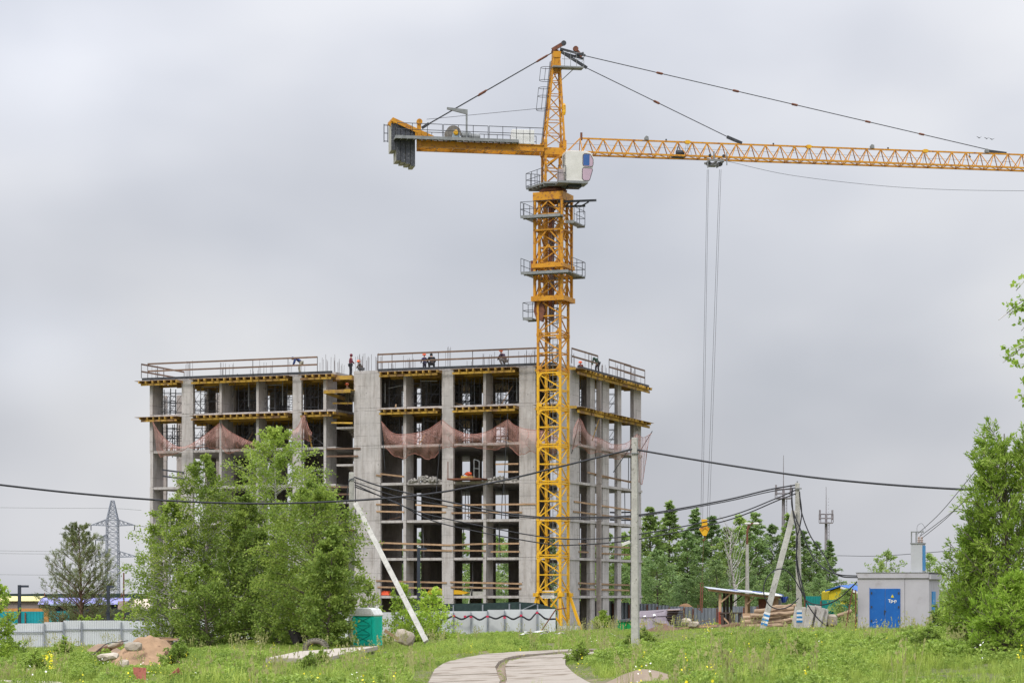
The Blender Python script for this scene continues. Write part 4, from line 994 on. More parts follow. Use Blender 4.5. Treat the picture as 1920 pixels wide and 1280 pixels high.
# cab
def cab():
    x0, x1, y0, y1 = jxr(1060, -2.1), jxr(1112, -2.1), -2.35, -.95; z0, z1 = cz(343.5, 25.6), cz(286.5, 25.6)
    w = x1 - x0; h = z1 - z0
    prof = [(x0, z0), (x0 + w * .80, z0), (x0 + w * .87, z0 + h * .05), (x1 - .04, z0 + h * .52), (x1, z0 + h * .62), (x1 - .02, z0 + h * .80), (x0 + w * .90, z0 + h * .95), (x0 + w * .7, z1), (x0, z1 - .02)]
    c = J('cab', MB().prism(prof, y0, y1), M['cab_white']); bevel(c, .05, 3)
    def pane(pts, name, mat, fr, y=y0 - .004):
        o = J(name, MB().prism(pts, y - .008, y), mat); J('window_seal', MB().tube([(a, y - .012, b) for a, b in pts + pts[:1]], .022, 4), fr); return o
    fr = M['cable']; seal = [(.0, .0)]
    ux = lambda t: x0 + w * t; uz = lambda t: z0 + h * t
    blue = pmat('blue_blind', (.035, .11, .33), (.025, .09, .27), 2, .25, spec=.6); pink = pmat('pale_reflection_glass', (.50, .36, .43), (.42, .31, .38), 2, .2, spec=.7)
    pane([(ux(.60), uz(.56)), (ux(.64), uz(.50)), (ux(.94), uz(.49)), (ux(.975), uz(.56)), (ux(.975), uz(.72)), (ux(.90), uz(.86)), (ux(.85), uz(.90)), (ux(.66), uz(.91)), (ux(.61), uz(.86))], 'cab_window', pink, fr)
    J('window_blind', MB().prism([(ux(.62), uz(.53)), (ux(.84), uz(.52)), (ux(.85), uz(.885)), (ux(.66), uz(.89)), (ux(.625), uz(.85))], y0 - .018, y0 - .014), blue)
    pane([(ux(.58), uz(.10)), (ux(.64), uz(.03)), (ux(.82), uz(.03)), (ux(.86), uz(.08)), (ux(.955), uz(.38)), (ux(.93), uz(.44)), (ux(.62), uz(.45)), (ux(.585), uz(.40))], 'cab_window', pink, fr)
    # door on the back end
    y = y0 + .18
    J('cab_door', MB().box(x0 - .02, y0 + .15, z0 + .1, x0 - .004, y1 - .2, z1 - .12), M['cab_white'])
    J('door_window', MB().box(x0 - .035, y0 + .4, z0 + h * .5, x0 - .022, y1 - .45, z0 + h * .9), M['galv'])
    J('cab_floor', MB().box(x0 - .6, y0 - .15, z0 - .16, x0 + w * .78, y1, z0 - .01), M['galv'])
    J('cab_floor', MB().box(x0 + .3, y0 + .4, z0 - .36, x0 + w * .6, y1, z0 - .18), M['steel_dark'])
    mb = MB(); a = x0 - .05
    mb.tube([(a, y0 - .1, z0), (a, y0 - .1, z0 + 1.1), (a - .55, y0 - .1, z0 + 1.1)], .025, 4); mb.tube([(a, y0 - .1, z0 + .55), (a - .55, y0 - .1, z0 + .55)], .02, 4); mb.tube([(a - .55, y0 - .1, z0), (a - .55, y0 - .1, z0 + 1.1)], .02, 4)
    J('cab_railing', mb, M['steel_dark'])
    J('control_box', MB().box(x0 - .55, y0 + .2, z0, x0 - .15, y0 + .6, z0 + .9), pmat('pinkish_grey', (.42, .36, .37), (.33, .28, .29), 3, .5))
cab()
# trolley, ropes, hook
xt = jxr(1340); mb = MB(); zt0 = JZ - .12
mb.box(xt - .62, -.7, zt0 - .22, xt + .55, -.62, zt0 - .08); mb.box(xt - .62, .62, zt0 - .22, xt + .55, .7, zt0 - .08)
for x in (xt - .55, xt, xt + .5): mb.box(x - .05, -.62, zt0 - .26, x + .05, .62, zt0 - .14)
mb.box(xt - .75, -.72, zt0 - .75, xt - .69, -.64, zt0); mb.box(xt + .72, -.72, zt0 - .5, xt + .78, -.64, zt0 + .5); mb.box(xt - .3, -.72, zt0 - .1, xt - .2, -.64, zt0 + .5)
mb.box(xt + .2, -.3, zt0 - .55, xt + .26, .3, zt0 - .2); mb.box(xt - .5, -.3, zt0 - .5, xt + .1, .3, zt0 - .42)
J('trolley_frame', mb, M['galv'])
for dx in (-.47, .42): J('trolley_sheave', MB().lathe((xt + dx, 0, zt0 - .3), [(.17, -.12), (.17, .12)], 12, 'Y'), M['steel_dark'])
for dx in (-.55, .5):
    for y in (-.66, .66): J('trolley_wheel', MB().lathe((xt + dx, y, zt0 + .2), [(.1, -.05), (.1, .05)], 10, 'Y'), M['steel_dark'])
hxk = jxr(1321.5); zk = cz(972, 24.9)
def at_hook(px, py, d=170.8): return P(px, py, d) - Vector((KX, KY, 0))
hd = B2W(0, 0, 0)
dk = KY + math.sin(JA) * xt
for a, b in ((1326, 1314), (1328.5, 1317.5), (1349, 1326), (1352, 1330)):
    p0 = P(a, 318, dk) - Vector((KX, KY, 0)); p1 = P(b, 973, dk) - Vector((KX, KY, 0))
    MB().tube([p0, p1], .013, 4).build('hook_rope', M['steel_prop'], crane)
hk = P(1321, 990, dk) - Vector((KX, KY, 0)); 
mb = MB(); s = dk / F
def hp(px, py): return (hk.x + (px - 1321) * s, hk.z - (py - 990) * s)
mb.prism([hp(1315, 973), hp(1326, 973), hp(1326, 986), hp(1330, 991), hp(1324, 1004), hp(1318, 1004), hp(1311, 992), hp(1316, 985)], hk.y - .14, hk.y + .14)
mb.build('hook_block', CL, crane)
MB().prism([hp(1312.5, 989), hp(1320, 986), hp(1322, 989), hp(1315, 995)], hk.y - .2, hk.y - .15).build('hook_block_plate', CH_, crane)
MB().prism([hp(1330, 989), hp(1322, 986), hp(1321, 989), hp(1328, 995)], hk.y - .2, hk.y - .15).build('hook_block_plate', CH_, crane)
mb = MB(); a = hk + Vector((-.05, 0, -.55)); mb.tube([a + Vector((0, 0, .1)), a, a + Vector((.08, 0, -.12)), a + Vector((.12, 0, -.25)), a + Vector((0, 0, -.36)), a + Vector((-.12, 0, -.28))], .045, 6); mb.build('hook', M['rust'], crane)
mb = MB(); b = P(1316, 1100, dk) - Vector((KX, KY, 0))
mb.tube([a + Vector((-.02, 0, -.3)), b], .012, 3); mb.tube([b + Vector((-.08, 0, 0)), b + Vector((-.12, 0, -1.75))], .05, 5); mb.tube([b + Vector((.06, 0, .0)), b + Vector((0, 0, -1.9))], .05, 5); mb.tube([b + Vector((-.12, 0, .3)), b + Vector((.1, 0, .3)), b + Vector((.06, 0, -.1)), b + Vector((-.1, 0, -.1)), b + Vector((-.12, 0, .3))], .03, 4)
mb.tube([b + Vector((-.12, 0, -1.75)), b + Vector((-.3, 0, -1.6)), b + Vector((-.28, 0, -1.3))], .03, 4)
mb.build('lifting_sling', M['rust'], crane)

# ------------------------------------------------------------------ people
def skin_mesh(name, verts, edges, radii, mat, parent, root=0, sub=1):
    me = bpy.data.meshes.new(name); me.from_pydata(verts, edges, []); me.materials.append(mat)
    o = bpy.data.objects.new(name, me); COL.objects.link(o); o.parent = parent
    m = o.modifiers.new('skin', 'SKIN')
    sv = me.skin_vertices[0].data
    for i, r in enumerate(radii):
        sv[i].radius = r if isinstance(r, tuple) else (r, r); sv[i].use_root = (i == root)
    s = o.modifiers.new('sub', 'SUBSURF'); s.levels = sub; s.render_levels = sub
    return o
M['skin'] = pmat('skin', (.42, .25, .18), (.36, .2, .15), 5, .6); M['boot'] = pmat('boot', (.05, .04, .035))
POSES = {   # joints: x right, y forward, z up; metres
    'stand': dict(pel=(0, 0, .95), ch=(0, .03, 1.32), nk=(0, .05, 1.50), hd=(0, .07, 1.65), lk=(-.10, .03, .50), lf=(-.11, 0, .06), rk=(.11, .05, .50), rf=(.13, .02, .06), le=(-.30, .02, 1.15), lh=(-.30, .18, .92), re=(.30, .05, 1.15), rh=(.26, .28, .98)),
    'bend': dict(pel=(0, -.12, .88), ch=(0, .25, 1.12), nk=(0, .42, 1.15), hd=(0, .55, 1.12), lk=(-.12, .08, .48), lf=(-.13, -.02, .06), rk=(.12, .05, .48), rf=(.14, -.02, .06), le=(-.22, .42, .88), lh=(-.16, .50, .62), re=(.22, .42, .88), rh=(.16, .52, .62)),
    'crouch': dict(pel=(0, -.10, .38), ch=(0, .12, .70), nk=(0, .22, .84), hd=(0, .30, .96), lk=(-.18, .32, .48), lf=(-.16, .08, .06), rk=(.18, .32, .46), rf=(.16, .08, .06), le=(-.28, .28, .58), lh=(-.16, .48, .40), re=(.28, .28, .58), rh=(.16, .48, .40)),
}
def person(label, loc, face, pose, jacket, trousers, helmet=None, s=1.0):
    p = {k: Vector(v) * s for k, v in POSES[pose].items()}
    root = empty('person', loc, label, 'person', rz=face)
    sh = .17 * s; ax = (p['nk'] - p['ch']).normalized(); shc = p['nk'] - ax * .07 * s
    ls, rs = shc + Vector((-sh, 0, 0)), shc + Vector((sh, 0, 0)); lhp, rhp = p['pel'] + Vector((-.09, 0, -.03)) * s, p['pel'] + Vector((.09, 0, -.03)) * s
    toe = Vector((0, .16, -.02)) * s
    V = [p['pel'], p['ch'], shc, p['nk'], p['hd'] - Vector((0, 0, .05 * s)), p['hd'] + Vector((0, 0, .07 * s)), ls, p['le'], p['lh'], rs, p['re'], p['rh'], lhp, p['lk'], p['lf'], p['lf'] + toe, rhp, p['rk'], p['rf'], p['rf'] + toe]
    E = [(0, 1), (1, 2), (2, 3), (3, 4), (4, 5), (2, 6), (6, 7), (7, 8), (2, 9), (9, 10), (10, 11), (0, 12), (12, 13), (13, 14), (14, 15), (0, 16), (16, 17), (17, 18), (18, 19)]
    Rr = [(.13, .10), (.14, .10), (.10, .09), .055, .085, .07, .06, .045, .035, .06, .045, .035, .085, .06, .045, .035, .085, .06, .045, .035]
    Rr = [tuple(q * s for q in r) if isinstance(r, tuple) else r * s for r in Rr]
    skin_mesh('body', V, E, Rr, M['skin'], root)
    jm = pmat('jacket', jacket, tuple(c * .6 for c in jacket), 6, .8); tm = pmat('trousers', trousers, tuple(c * .6 for c in trousers), 6, .8)
    fa = .04 * s
    idx = [0, 1, 2, 6, 7, 8, 9, 10, 11]; vm = {a: b for b, a in enumerate(idx)}
    ee = [(vm[a], vm[b]) for a, b in E if a in vm and b in vm]
    vv = [V[i] for i in idx]; vv[5] = V[7].lerp(V[8], .85); vv[8] = V[10].lerp(V[11], .85)
    skin_mesh('jacket', vv, ee, [tuple(q + fa for q in Rr[i]) if isinstance(Rr[i], tuple) else Rr[i] + fa * .7 for i in idx], jm, root)
    idx = [0, 12, 13, 14, 16, 17, 18]; vm = {a: b for b, a in enumerate(idx)}; ee = [(vm[a], vm[b]) for a, b in E if a in vm and b in vm]
    skin_mesh('trousers', [V[i] for i in idx], ee, [tuple(q + fa * .7 for q in Rr[i]) if isinstance(Rr[i], tuple) else Rr[i] + fa * .7 for i in idx], tm, root)
    for q in ('lf', 'rf'): MB().lathe(p[q] + Vector((0, .06 * s, -.01)), [(.04, -.05), (.07, -.02), (.06, .06)], 8).build('boot', M['boot'], root)
    if helmet:
        h = p['hd'] + Vector((0, .01, .06 * s)); mb = MB(); mb.lathe(h, [(.165, -.02), (.155, .02), (.14, .08), (.09, .14), (.03, .16)], 12)
        mb.build('helmet', pmat('helmet', helmet, tuple(c * .8 for c in helmet), 3, .35), root, smooth=True)
    else:
        MB().lathe(p['hd'] + Vector((0, 0, .02)), [(.10, -.08), (.125, 0), (.11, .10), (.04, .15)], 10).build('hood', jm, root, smooth=True)
    return root
def onb(px, y=.2, z=None, right=False):
    if right: yy = by(px, -y); return B2W(-y, yy, SL[6] if z is None else z)
    return B2W(bx(px, y), y, SL[6] if z is None else z)
person('worker in dark blue jacket and pale trousers bending over above the left wing deck', onb(562), 1.8, 'bend', (.03, .06, .20), (.40, .38, .30), s=1.05)
person('worker in a dark red and black jacket standing at the gap between the wings', onb(657, .9, SL[6] - .3), -1.2, 'stand', (.16, .03, .05), (.03, .03, .04))
person('crouching worker with an orange helmet half hidden among the rebar on the big wall', onb(678, .3, SL[6] - .1), 1.3, 'crouch', (.10, .08, .07), (.10, .10, .11), (.75, .15, .05), .85)
person('worker in a dark blue jacket and orange helmet beside a hooded worker on the deck', onb(796, .3, SL[6] - .35), .4, 'stand', (.035, .04, .12), (.06, .06, .09), (.78, .12, .05), .85)
person('worker in a black hooded jacket sitting on the deck beside the orange helmet', onb(810, .3, SL[6] - .02), .2, 'crouch', (.02, .025, .03), (.03, .03, .035), None, 1.15)
person('crouching worker with an orange helmet on the deck left of the crane mast', onb(946, .3, SL[6]), .9, 'crouch', (.09, .06, .10), (.22, .20, .19), (.78, .14, .05), 1.15)
person('worker in a dark green coat leaning over at the deck edge right of the crane', onb(1120, .1, None, True), 2.6, 'bend', (.025, .07, .05), (.03, .03, .035), None, 1.0)
person('worker with an orange helmet and camouflage jacket standing in the stair bay', B2W(bx(652, .5), .5, SL[5] + .3), 2.4, 'stand', (.26, .20, .12), (.15, .13, .10), (.80, .17, .06), .98)
person('crouching worker with an orange helmet low behind the deck edge right of the crane mast', onb(1090, -.1, SL[6] - .35, True), .3, 'crouch', (.2, .05, .04), (.1, .1, .1), (.80, .13, .05), .8)

# ------------------------------------------------------------------ foliage
def fast_mesh(name, V, n):
    """V: array (faces*n, 3) of separate polygons with n corners"""
    me = bpy.data.meshes.new(name); nf = len(V) // n
    me.vertices.add(len(V)); me.vertices.foreach_set('co', V.astype(np.float32).ravel())
    me.loops.add(nf * n); me.loops.foreach_set('vertex_index', np.arange(nf * n, dtype=np.int32))
    me.polygons.add(nf); me.polygons.foreach_set('loop_start', np.arange(0, nf * n, n, dtype=np.int32))
    try: me.polygons.foreach_set('loop_total', np.full(nf, n, dtype=np.int32))
    except Exception: pass
    me.update(calc_edges=True); me.validate(); return me
def leaves(C, D, size, aspect, rng, jitter=.6, droop=0.0):
    """diamond leaves at centres C, long axis about D"""
    n = len(C); D = D + rng.normal(0, jitter, (n, 3)); D[:, 2] -= droop; D /= np.linalg.norm(D, axis=1)[:, None] + 1e-9
    U = np.cross(D, rng.normal(0, 1, (n, 3))); U /= np.linalg.norm(U, axis=1)[:, None] + 1e-9
    s = size * rng.uniform(.65, 1.3, (n, 1)); a = C; t = C + D * s; m = C + D * s * .45; w = U * s * aspect / 2
    return np.stack([a, m + w, t, m - w], 1).reshape(-1, 3)
def tree_data(seed, H, Rw, base, nb, twn, nl, lsize, prof, up=.35, aspect=.6, droop=.2, twig=.28, lean=(0, 0), trunk_r=.12, spread=.16, bend=.25, jitter=.8):
    rng = np.random.default_rng(seed); r = random.Random(seed); mb = MB()
    tp = [Vector((lean[0] * t + .12 * math.sin(3 * t + seed), lean[1] * t + .10 * math.cos(2.3 * t + seed), H * t * .97)) for t in [k / 8 for k in range(9)]]
    mb.tube(tp, [max(.015, trunk_r * (1 - k / 8.5) ** .9) for k in range(9)], 7)
    def tr(t): k = min(int(t * 8), 7); return tp[k].lerp(tp[k + 1], t * 8 - k)
    Cs, Ds = [], []
    for i in range(nb):
        q = (i + r.random()) / nb; t = base + (1 - base) * q * .985; az = i * 2.39996 + r.uniform(-.5, .5)
        lobe = 1 + .34 * noise.noise(Vector((math.cos(az) * 1.3 + seed, math.sin(az) * 1.3, q * 3.1)))
        L_ = Rw * prof(q) * r.uniform(.62, 1.10) * lobe
        if L_ < .1: L_ = .12
        zt = H * t + r.uniform(-.2, .2); rise = up * L_ * r.uniform(.6, 1.3) * (1 + q); zs = max(H * .04, zt - rise)
        p = tr(min(.97, zs / (H * .97))); e = Vector((tr(min(t, .97)).x + math.cos(az) * L_, tr(min(t, .97)).y + math.sin(az) * L_, zt))
        mid = p.lerp(e, .5) + Vector((r.uniform(-.1, .1), r.uniform(-.1, .1), (.10 if bend > 0 else -.1) * L_)); pts = [p * (1 - u) ** 2 + mid * 2 * u * (1 - u) + e * u * u for u in (0, .25, .5, .75, 1)]; d = (e - p).normalized()
        r0 = max(.012, trunk_r * .38 * (1 - t) + .012); mb.tube(pts, [r0, r0 * .8, r0 * .6, r0 * .4, .006], 4, caps=False)
        for j in range(twn):
            f = .22 + .78 * ((j + r.random()) / twn) ** .75; k = min(int(f * 4), 3); b0 = pts[k].lerp(pts[k + 1], f * 4 - k)
            td = (Vector((r.gauss(0, 1), r.gauss(0, 1), r.gauss(.15, .6))).normalized() * .8 + d * .7).normalized(); tl = (twig * L_ * .6 + .10 + .12 * min(1, L_ / 1.5)) * r.uniform(.6, 1.2)
            e = b0 + td * tl + Vector((0, 0, -droop * tl)); mb.tube([b0, e], [.010, .004], 3, caps=False)
            m = max(3, int(nl * r.uniform(.6, 1.3))); u = rng.uniform(.25, 1.12, (m, 1)); c = np.array(b0) * (1 - u) + np.array(e) * u + rng.normal(0, spread * (.5 + .5 * tl) * min(1, .35 + L_ / 2), (m, 3))
            Cs.append(c); Ds.append(np.tile(np.array(td), (m, 1)))
    C = np.concatenate(Cs); D = np.concatenate(Ds)
    bm_ = mb.mesh('branches'); lv = fast_mesh('foliage', leaves(C, D, lsize, aspect, rng, jitter, droop), 4); return bm_, lv
def place_tree(data, loc, label, name, bark, leafm, group=None, s=1.0, rz=0.0, cat='tree', sx=1.0):
    root = empty(name, loc, label, cat, group, rz); root.scale = (s * sx, s * sx, s)
    b, l = data
    if not b.materials: b.materials.append(bark)
    if not l.materials: l.materials.append(leafm)
    link('trunk', b, None, root); link('crown', l, None, root); return root
M['birch_bark'] = pmat('birch_bark', (.55, .53, .50), (.42, .40, .37), 3, .8, spots=(.08, .07, .06), spot_scale=6, spot_pos=(.55, .62), stretch=(1, 1, 2))
M['bark'] = pmat('grey_bark', (.16, .13, .10), (.09, .075, .06), 6, .9)
M['pine_bark'] = pmat('pine_bark', (.20, .12, .085), (.12, .075, .055), 6, .9)
LF = leaf_mat
M['leaf_birch'] = LF('birch_leaf', (.104, .162, .030), (.190, .260, .044), (.345, .405, .09), .5)
M['leaf_dark'] = LF('dark_leaf', (.085, .135, .028), (.145, .205, .038), (.26, .32, .065), .42)
M['leaf_far'] = LF('far_leaf', (.105, .165, .066), (.160, .232, .082), (.24, .32, .105), .45)
M['leaf_far2'] = LF('far_leaf_light', (.140, .210, .065), (.205, .285, .078), (.30, .375, .105), .45)
M['leaf_willow'] = LF('willow_leaf', (.100, .175, .020), (.180, .275, .032), (.33, .42, .09), .45, .5)
M['leaf_yellow'] = LF('yellow_green_leaf', (.17, .26, .03), (.24, .34, .045), (.35, .42, .07), .4)
M['needle'] = LF('pine_needle', (.085, .105, .045), (.130, .155, .060), (.20, .225, .085), .2)
ell = lambda q: math.sin(math.pi * min(1, .16 + q * .84)) ** .7 * (1 - .25 * q)
cone = lambda q: (1 - q) ** .75 * (.55 + .45 * min(1, q * 5)) + .04
oval = lambda q: max(.08, math.sin(math.pi * (q * .86 + .12)) ** .65)
big1 = lambda q: max(.06, min(1, 1.45 * (1 - q) ** .55) * (.78 + .22 * min(1, q * 4)))
farp = lambda q: max(.02, (1 - q) ** 1.0 * (.80 + .5 * min(1, q * 4)))
big2 = lambda q: max(.06, (1 - q) ** .55 * (.85 + .35 * min(1, q * 4)))
col_ = lambda q: max(.1, (.55 + .45 * math.sin(math.pi * min(1, q * 1.3))) * (1 - q ** 3))
def gp(px, d): x = (px - 960) * d / F; return Vector((x, d, gz(x, d)))
def htop(px, py, d, s=1): return HC + (HY - py) * d / F - gp(px, d).z
bb, bl, bd = M['birch_bark'], M['leaf_birch'], M['leaf_dark']
T = tree_data
H = htop(515, 795, 137)
place_tree(T(1, H, 4.5, .05, 128, 11, 23, .15, big1, .30, droop=.25, trunk_r=.14), gp(517, 137), 'tallest bright green birch in front of the left wing, right of the other birches', 'birch_tree', bb, bl, 'birches in front of the left wing')
H = htop(387, 850, 136)
place_tree(T(2, H, 3.5, .05, 104, 10, 22, .15, big2, .35, droop=.25, trunk_r=.12), gp(385, 136), 'second tallest pointed birch left of the tallest one', 'birch_tree', bb, bl, 'birches in front of the left wing')
H = htop(318, 935, 135)
place_tree(T(3, H, 3.2, .05, 80, 10, 22, .15, ell, .25, droop=.3, trunk_r=.11), gp(322, 135), 'leftmost birch with a rounded crown hiding the bottom left corner of the building', 'birch_tree', bb, bl, 'birches in front of the left wing')
H = htop(584, 905, 127)
place_tree(T(4, H, 3.15, .05, 96, 11, 24, .16, oval, .25, droop=.15, trunk_r=.11), gp(588, 127), 'broad green tree on the right side of the birch group, beside the turquoise toilet', 'leafy_tree', M['bark'], bl)
H = htop(612, 985, 123)
place_tree(T(5, H, 1.75, .02, 56, 9, 28, .17, ell, .3, droop=.1, trunk_r=.08), gp(618, 122.5), 'low bushy tree directly left of the turquoise toilet', 'leafy_tree', M['bark'], M['leaf_dark'], cat='bush')
H = htop(455, 930, 134)
place_tree(T(6, H, 2.7, .05, 66, 10, 26, .16, ell, .25, droop=.15, trunk_r=.1), gp(458, 134), 'dark green tree filling the gap between the two tallest birches', 'leafy_tree', M['bark'], bd)
H = htop(525, 1050, 131)
place_tree(T(7, H, 2.6, .02, 48, 9, 26, .16, ell, .3, droop=.1, trunk_r=.09), gp(528, 131), 'dark bush at the foot of the tallest birch', 'leafy_tree', M['bark'], bd, cat='bush')
H = htop(382, 1060, 131)
place_tree(T(8, H, 2.5, .04, 40, 9, 24, .16, ell, .3, droop=.1, trunk_r=.07), gp(385, 131), 'leafy bush at the foot of the second birch, above the plank pile', 'leafy_tree', M['bark'], bd, cat='bush')

# pine on the left
dP = 172; place_tree(T(70, htop(147, 980, dP) , 4.0, .14, 110, 12, 34, .17, lambda q: (1 - q) ** .62 * (.62 + .42 * min(1, q * 3.5)) + .04, .55, aspect=.17, droop=-.35, twig=.16, trunk_r=.15, spread=.07, jitter=.45), gp(150, dP), 'dark green pine with open upswept branches behind the left fence', 'pine_tree', M['pine_bark'], M['needle'])

# willow and other shrubs at the right
dW = 62; H = htop(1900, 800, dW)
wil = T(21, H, 1.75, .03, 110, 12, 26, .135, lambda q: (1.05 - .62 * q) if q > .1 else .8, .8, aspect=.26, droop=.05, twig=.35, trunk_r=.07, spread=.07, jitter=.45)
place_tree(wil, gp(1890, dW), 'tallest bright green willow bush at the right edge with narrow leaves', 'willow_bush', M['bark'], M['leaf_willow'], cat='bush')
H = htop(1835, 955, dW + 2)
w2 = T(22, H, 1.2, .02, 80, 11, 21, .115, ell, .7, aspect=.26, droop=.05, twig=.35, trunk_r=.05, spread=.07, jitter=.45)
place_tree(w2, gp(1840, dW + 1), 'rounded willow bush covering the right end of the grey substation', 'willow_bush', M['bark'], M['leaf_willow'], cat='bush')
w3 = T(23, htop(1890, 1085, dW - 8), .95, .02, 60, 10, 22, .115, ell, .6, aspect=.26, droop=.05, twig=.35, trunk_r=.04, spread=.07, jitter=.45)
place_tree(w3, gp(1895, dW - 9), 'low willow shrub in the bottom right corner in front of the taller willows', 'willow_bush', M['bark'], M['leaf_willow'], cat='bush')
H = htop(1810, 1000, dW + 6)
w4 = T(26, H, .85, .02, 56, 10, 21, .115, ell, .7, aspect=.26, droop=.05, twig=.35, trunk_r=.04, spread=.07, jitter=.45)
place_tree(w4, gp(1826, dW + 5), 'leftmost small willow shrub beside the blue side door of the substation', 'willow_bush', M['bark'], M['leaf_willow'], cat='bush')
# branches reaching in from a birch that stands just outside the frame on the right
def side_birch():
    x0 = (2010 - 960) * 40 / F; g = gz(x0, 40); root = empty('birch_tree', (x0, 40, g), 'birch branches with loose leaves reaching in at the upper right edge', 'tree')
    rng = np.random.default_rng(9); r = random.Random(9); mb = MB(); Cs = []; Ds = []
    mb.tube([(0, 0, 0), (.1, 0, 4), (-.05, 0, 8.5), (.05, 0, 11)], [.14, .11, .07, .03], 8)
    ends = [(1890, 590, 1), (1872, 600, 0), (1905, 545, 1), (1898, 655, 1), (1880, 680, 0), (1912, 690, 1), (1910, 752, 0), (1915, 620, 1), (1918, 640, 1)]
    for px, py, up in ends:
        e = P(px, py, 40 + r.uniform(-.6, .6)) - Vector((x0, 40, g)); s = Vector((.0, 0, e.z + r.uniform(-.2, .7))); mid = s.lerp(e, .55) + Vector((0, 0, .18)); pts = catmull([s, mid, e], 4)
        mb.tube(pts, [.02 * (1 - k / len(pts)) + .003 for k in range(len(pts))], 4)
        for k in range(16):
            f = r.uniform(.3, 1.0); i = min(int(f * (len(pts) - 1)), len(pts) - 2); b0 = pts[i]; td = Vector((r.gauss(-.2, .6), r.gauss(0, .6), r.gauss(-.2, .5))).normalized(); e2 = b0 + td * r.uniform(.08, .26)
            mb.tube([b0, e2], [.003, .0015], 3, caps=False); m = 7; u = rng.uniform(.1, 1.1, (m, 1)); Cs.append(np.array(b0) * (1 - u) + np.array(e2) * u + rng.normal(0, .02, (m, 3))); Ds.append(np.tile(np.array(td), (m, 1)))
    link('trunk', mb.mesh('branches'), M['birch_bark'], root); link('crown', fast_mesh('leaves', leaves(np.concatenate(Cs), np.concatenate(Ds), .085, .8, rng, .9, .3), 4), M['leaf_willow'], root)
side_birch()
# shrubs near the leaning strut, far left sapling
ly = M['leaf_yellow']
place_tree(T(31, htop(735, 1092, 134), 1.15, .02, 30, 8, 16, .13, lambda q: 1.1 - q * .75, 1.1, droop=.05, trunk_r=.04), gp(752, 134), 'tall yellow green shrub just left of the leaning concrete strut', 'leafy_shrub', M['bark'], ly, cat='shrub')
place_tree(T(32, htop(815, 1100, 132), 1.5, .02, 40, 8, 16, .13, lambda q: 1.15 - q * .8, 1.1, droop=.05, trunk_r=.04), gp(808, 132), 'spreading bright shrub just right of the leaning concrete strut', 'leafy_shrub', M['bark'], ly, cat='shrub')
place_tree(T(39, htop(775, 1140, 130), 1.3, .02, 30, 8, 16, .13, ell, .8, droop=.05, trunk_r=.03), gp(775, 130), 'low bright shrub filling the gap between the two shrubs by the leaning strut', 'leafy_shrub', M['bark'], ly, cat='shrub')
place_tree(T(33, htop(690, 1085, 141), .8, .1, 26, 7, 12, .15, ell, .9, droop=.1, trunk_r=.03), gp(693, 141), 'thin sparse sapling behind the turquoise toilet against the big wall', 'leafy_shrub', M['bark'], bl, cat='shrub')
place_tree(T(34, htop(10, 1085, 92), 1.0, .05, 34, 8, 18, .12, ell, .7, droop=.1, trunk_r=.04), gp(-6, 92), 'yellow green sapling at the very left edge in front of the fence', 'leafy_shrub', M['bark'], ly, cat='shrub')
place_tree(T(35, 1.5, .7, .03, 26, 7, 16, .15, ell, .8, droop=.05, trunk_r=.03), gp(1132, 165), 'small round shrub at the foot of the building right of the crane', 'leafy_shrub', M['bark'], bl, cat='shrub')
for k, (px, py, d, w) in enumerate(((1660, 1030, 150, 2.2), (1740, 1035, 152, 2.0), (1590, 1105, 170, 1.4))):
    place_tree(T(36 + k, htop(px, py, d), w, .2, 34, 7, 12, .16, ell, .6, trunk_r=.07), gp(px, d), ('pale tree top showing above the substation roof left of the cable box', 'pale tree top showing above the substation roof right of the cable box', 'small pale tree in front of the yellow house')[k], 'leafy_tree', M['bark'], M['leaf_far2'])

# trees behind the building and the shed
far = [T(50, 13, 2.7, .06, 78, 9, 13, .24, farp, .5, droop=.45, trunk_r=.16, spread=.14), T(51, 13, 2.9, .06, 74, 9, 13, .24, lambda q: max(.05, (1 - q) ** .75 * (.8 + .4 * min(1, q * 3))), .5, droop=.45, trunk_r=.16, spread=.15),
       T(52, 13, 2.3, .05, 74, 9, 13, .24, farp, .5, droop=.4, trunk_r=.15, spread=.13), T(53, 10, 3.6, .03, 60, 8, 17, .26, ell, .3, droop=.3, trunk_r=.14, spread=.26)]
far2 = [(b, l.copy()) for b, l in far]
rt = random.Random(4)
flist = [(1188, 985, 232, 2), (1218, 945, 236, 0), (1252, 938, 238, 2), (1290, 990, 236, 1), (1302, 952, 240, 2), (1335, 962, 233, 0), (1362, 985, 228, 1), (1388, 962, 238, 1), (1416, 955, 234, 0), (1446, 980, 238, 1), (1478, 962, 240, 2),
         (1506, 990, 240, 0), (1530, 1012, 242, 1), (1556, 1012, 244, 2), (1232, 1030, 218, 3), (1345, 1050, 212, 3), (1480, 1050, 216, 3), (1400, 1060, 216, 3), (1286, 1075, 212, 3), (1185, 1050, 222, 3), (1440, 1070, 212, 3), (1535, 1075, 226, 3)]
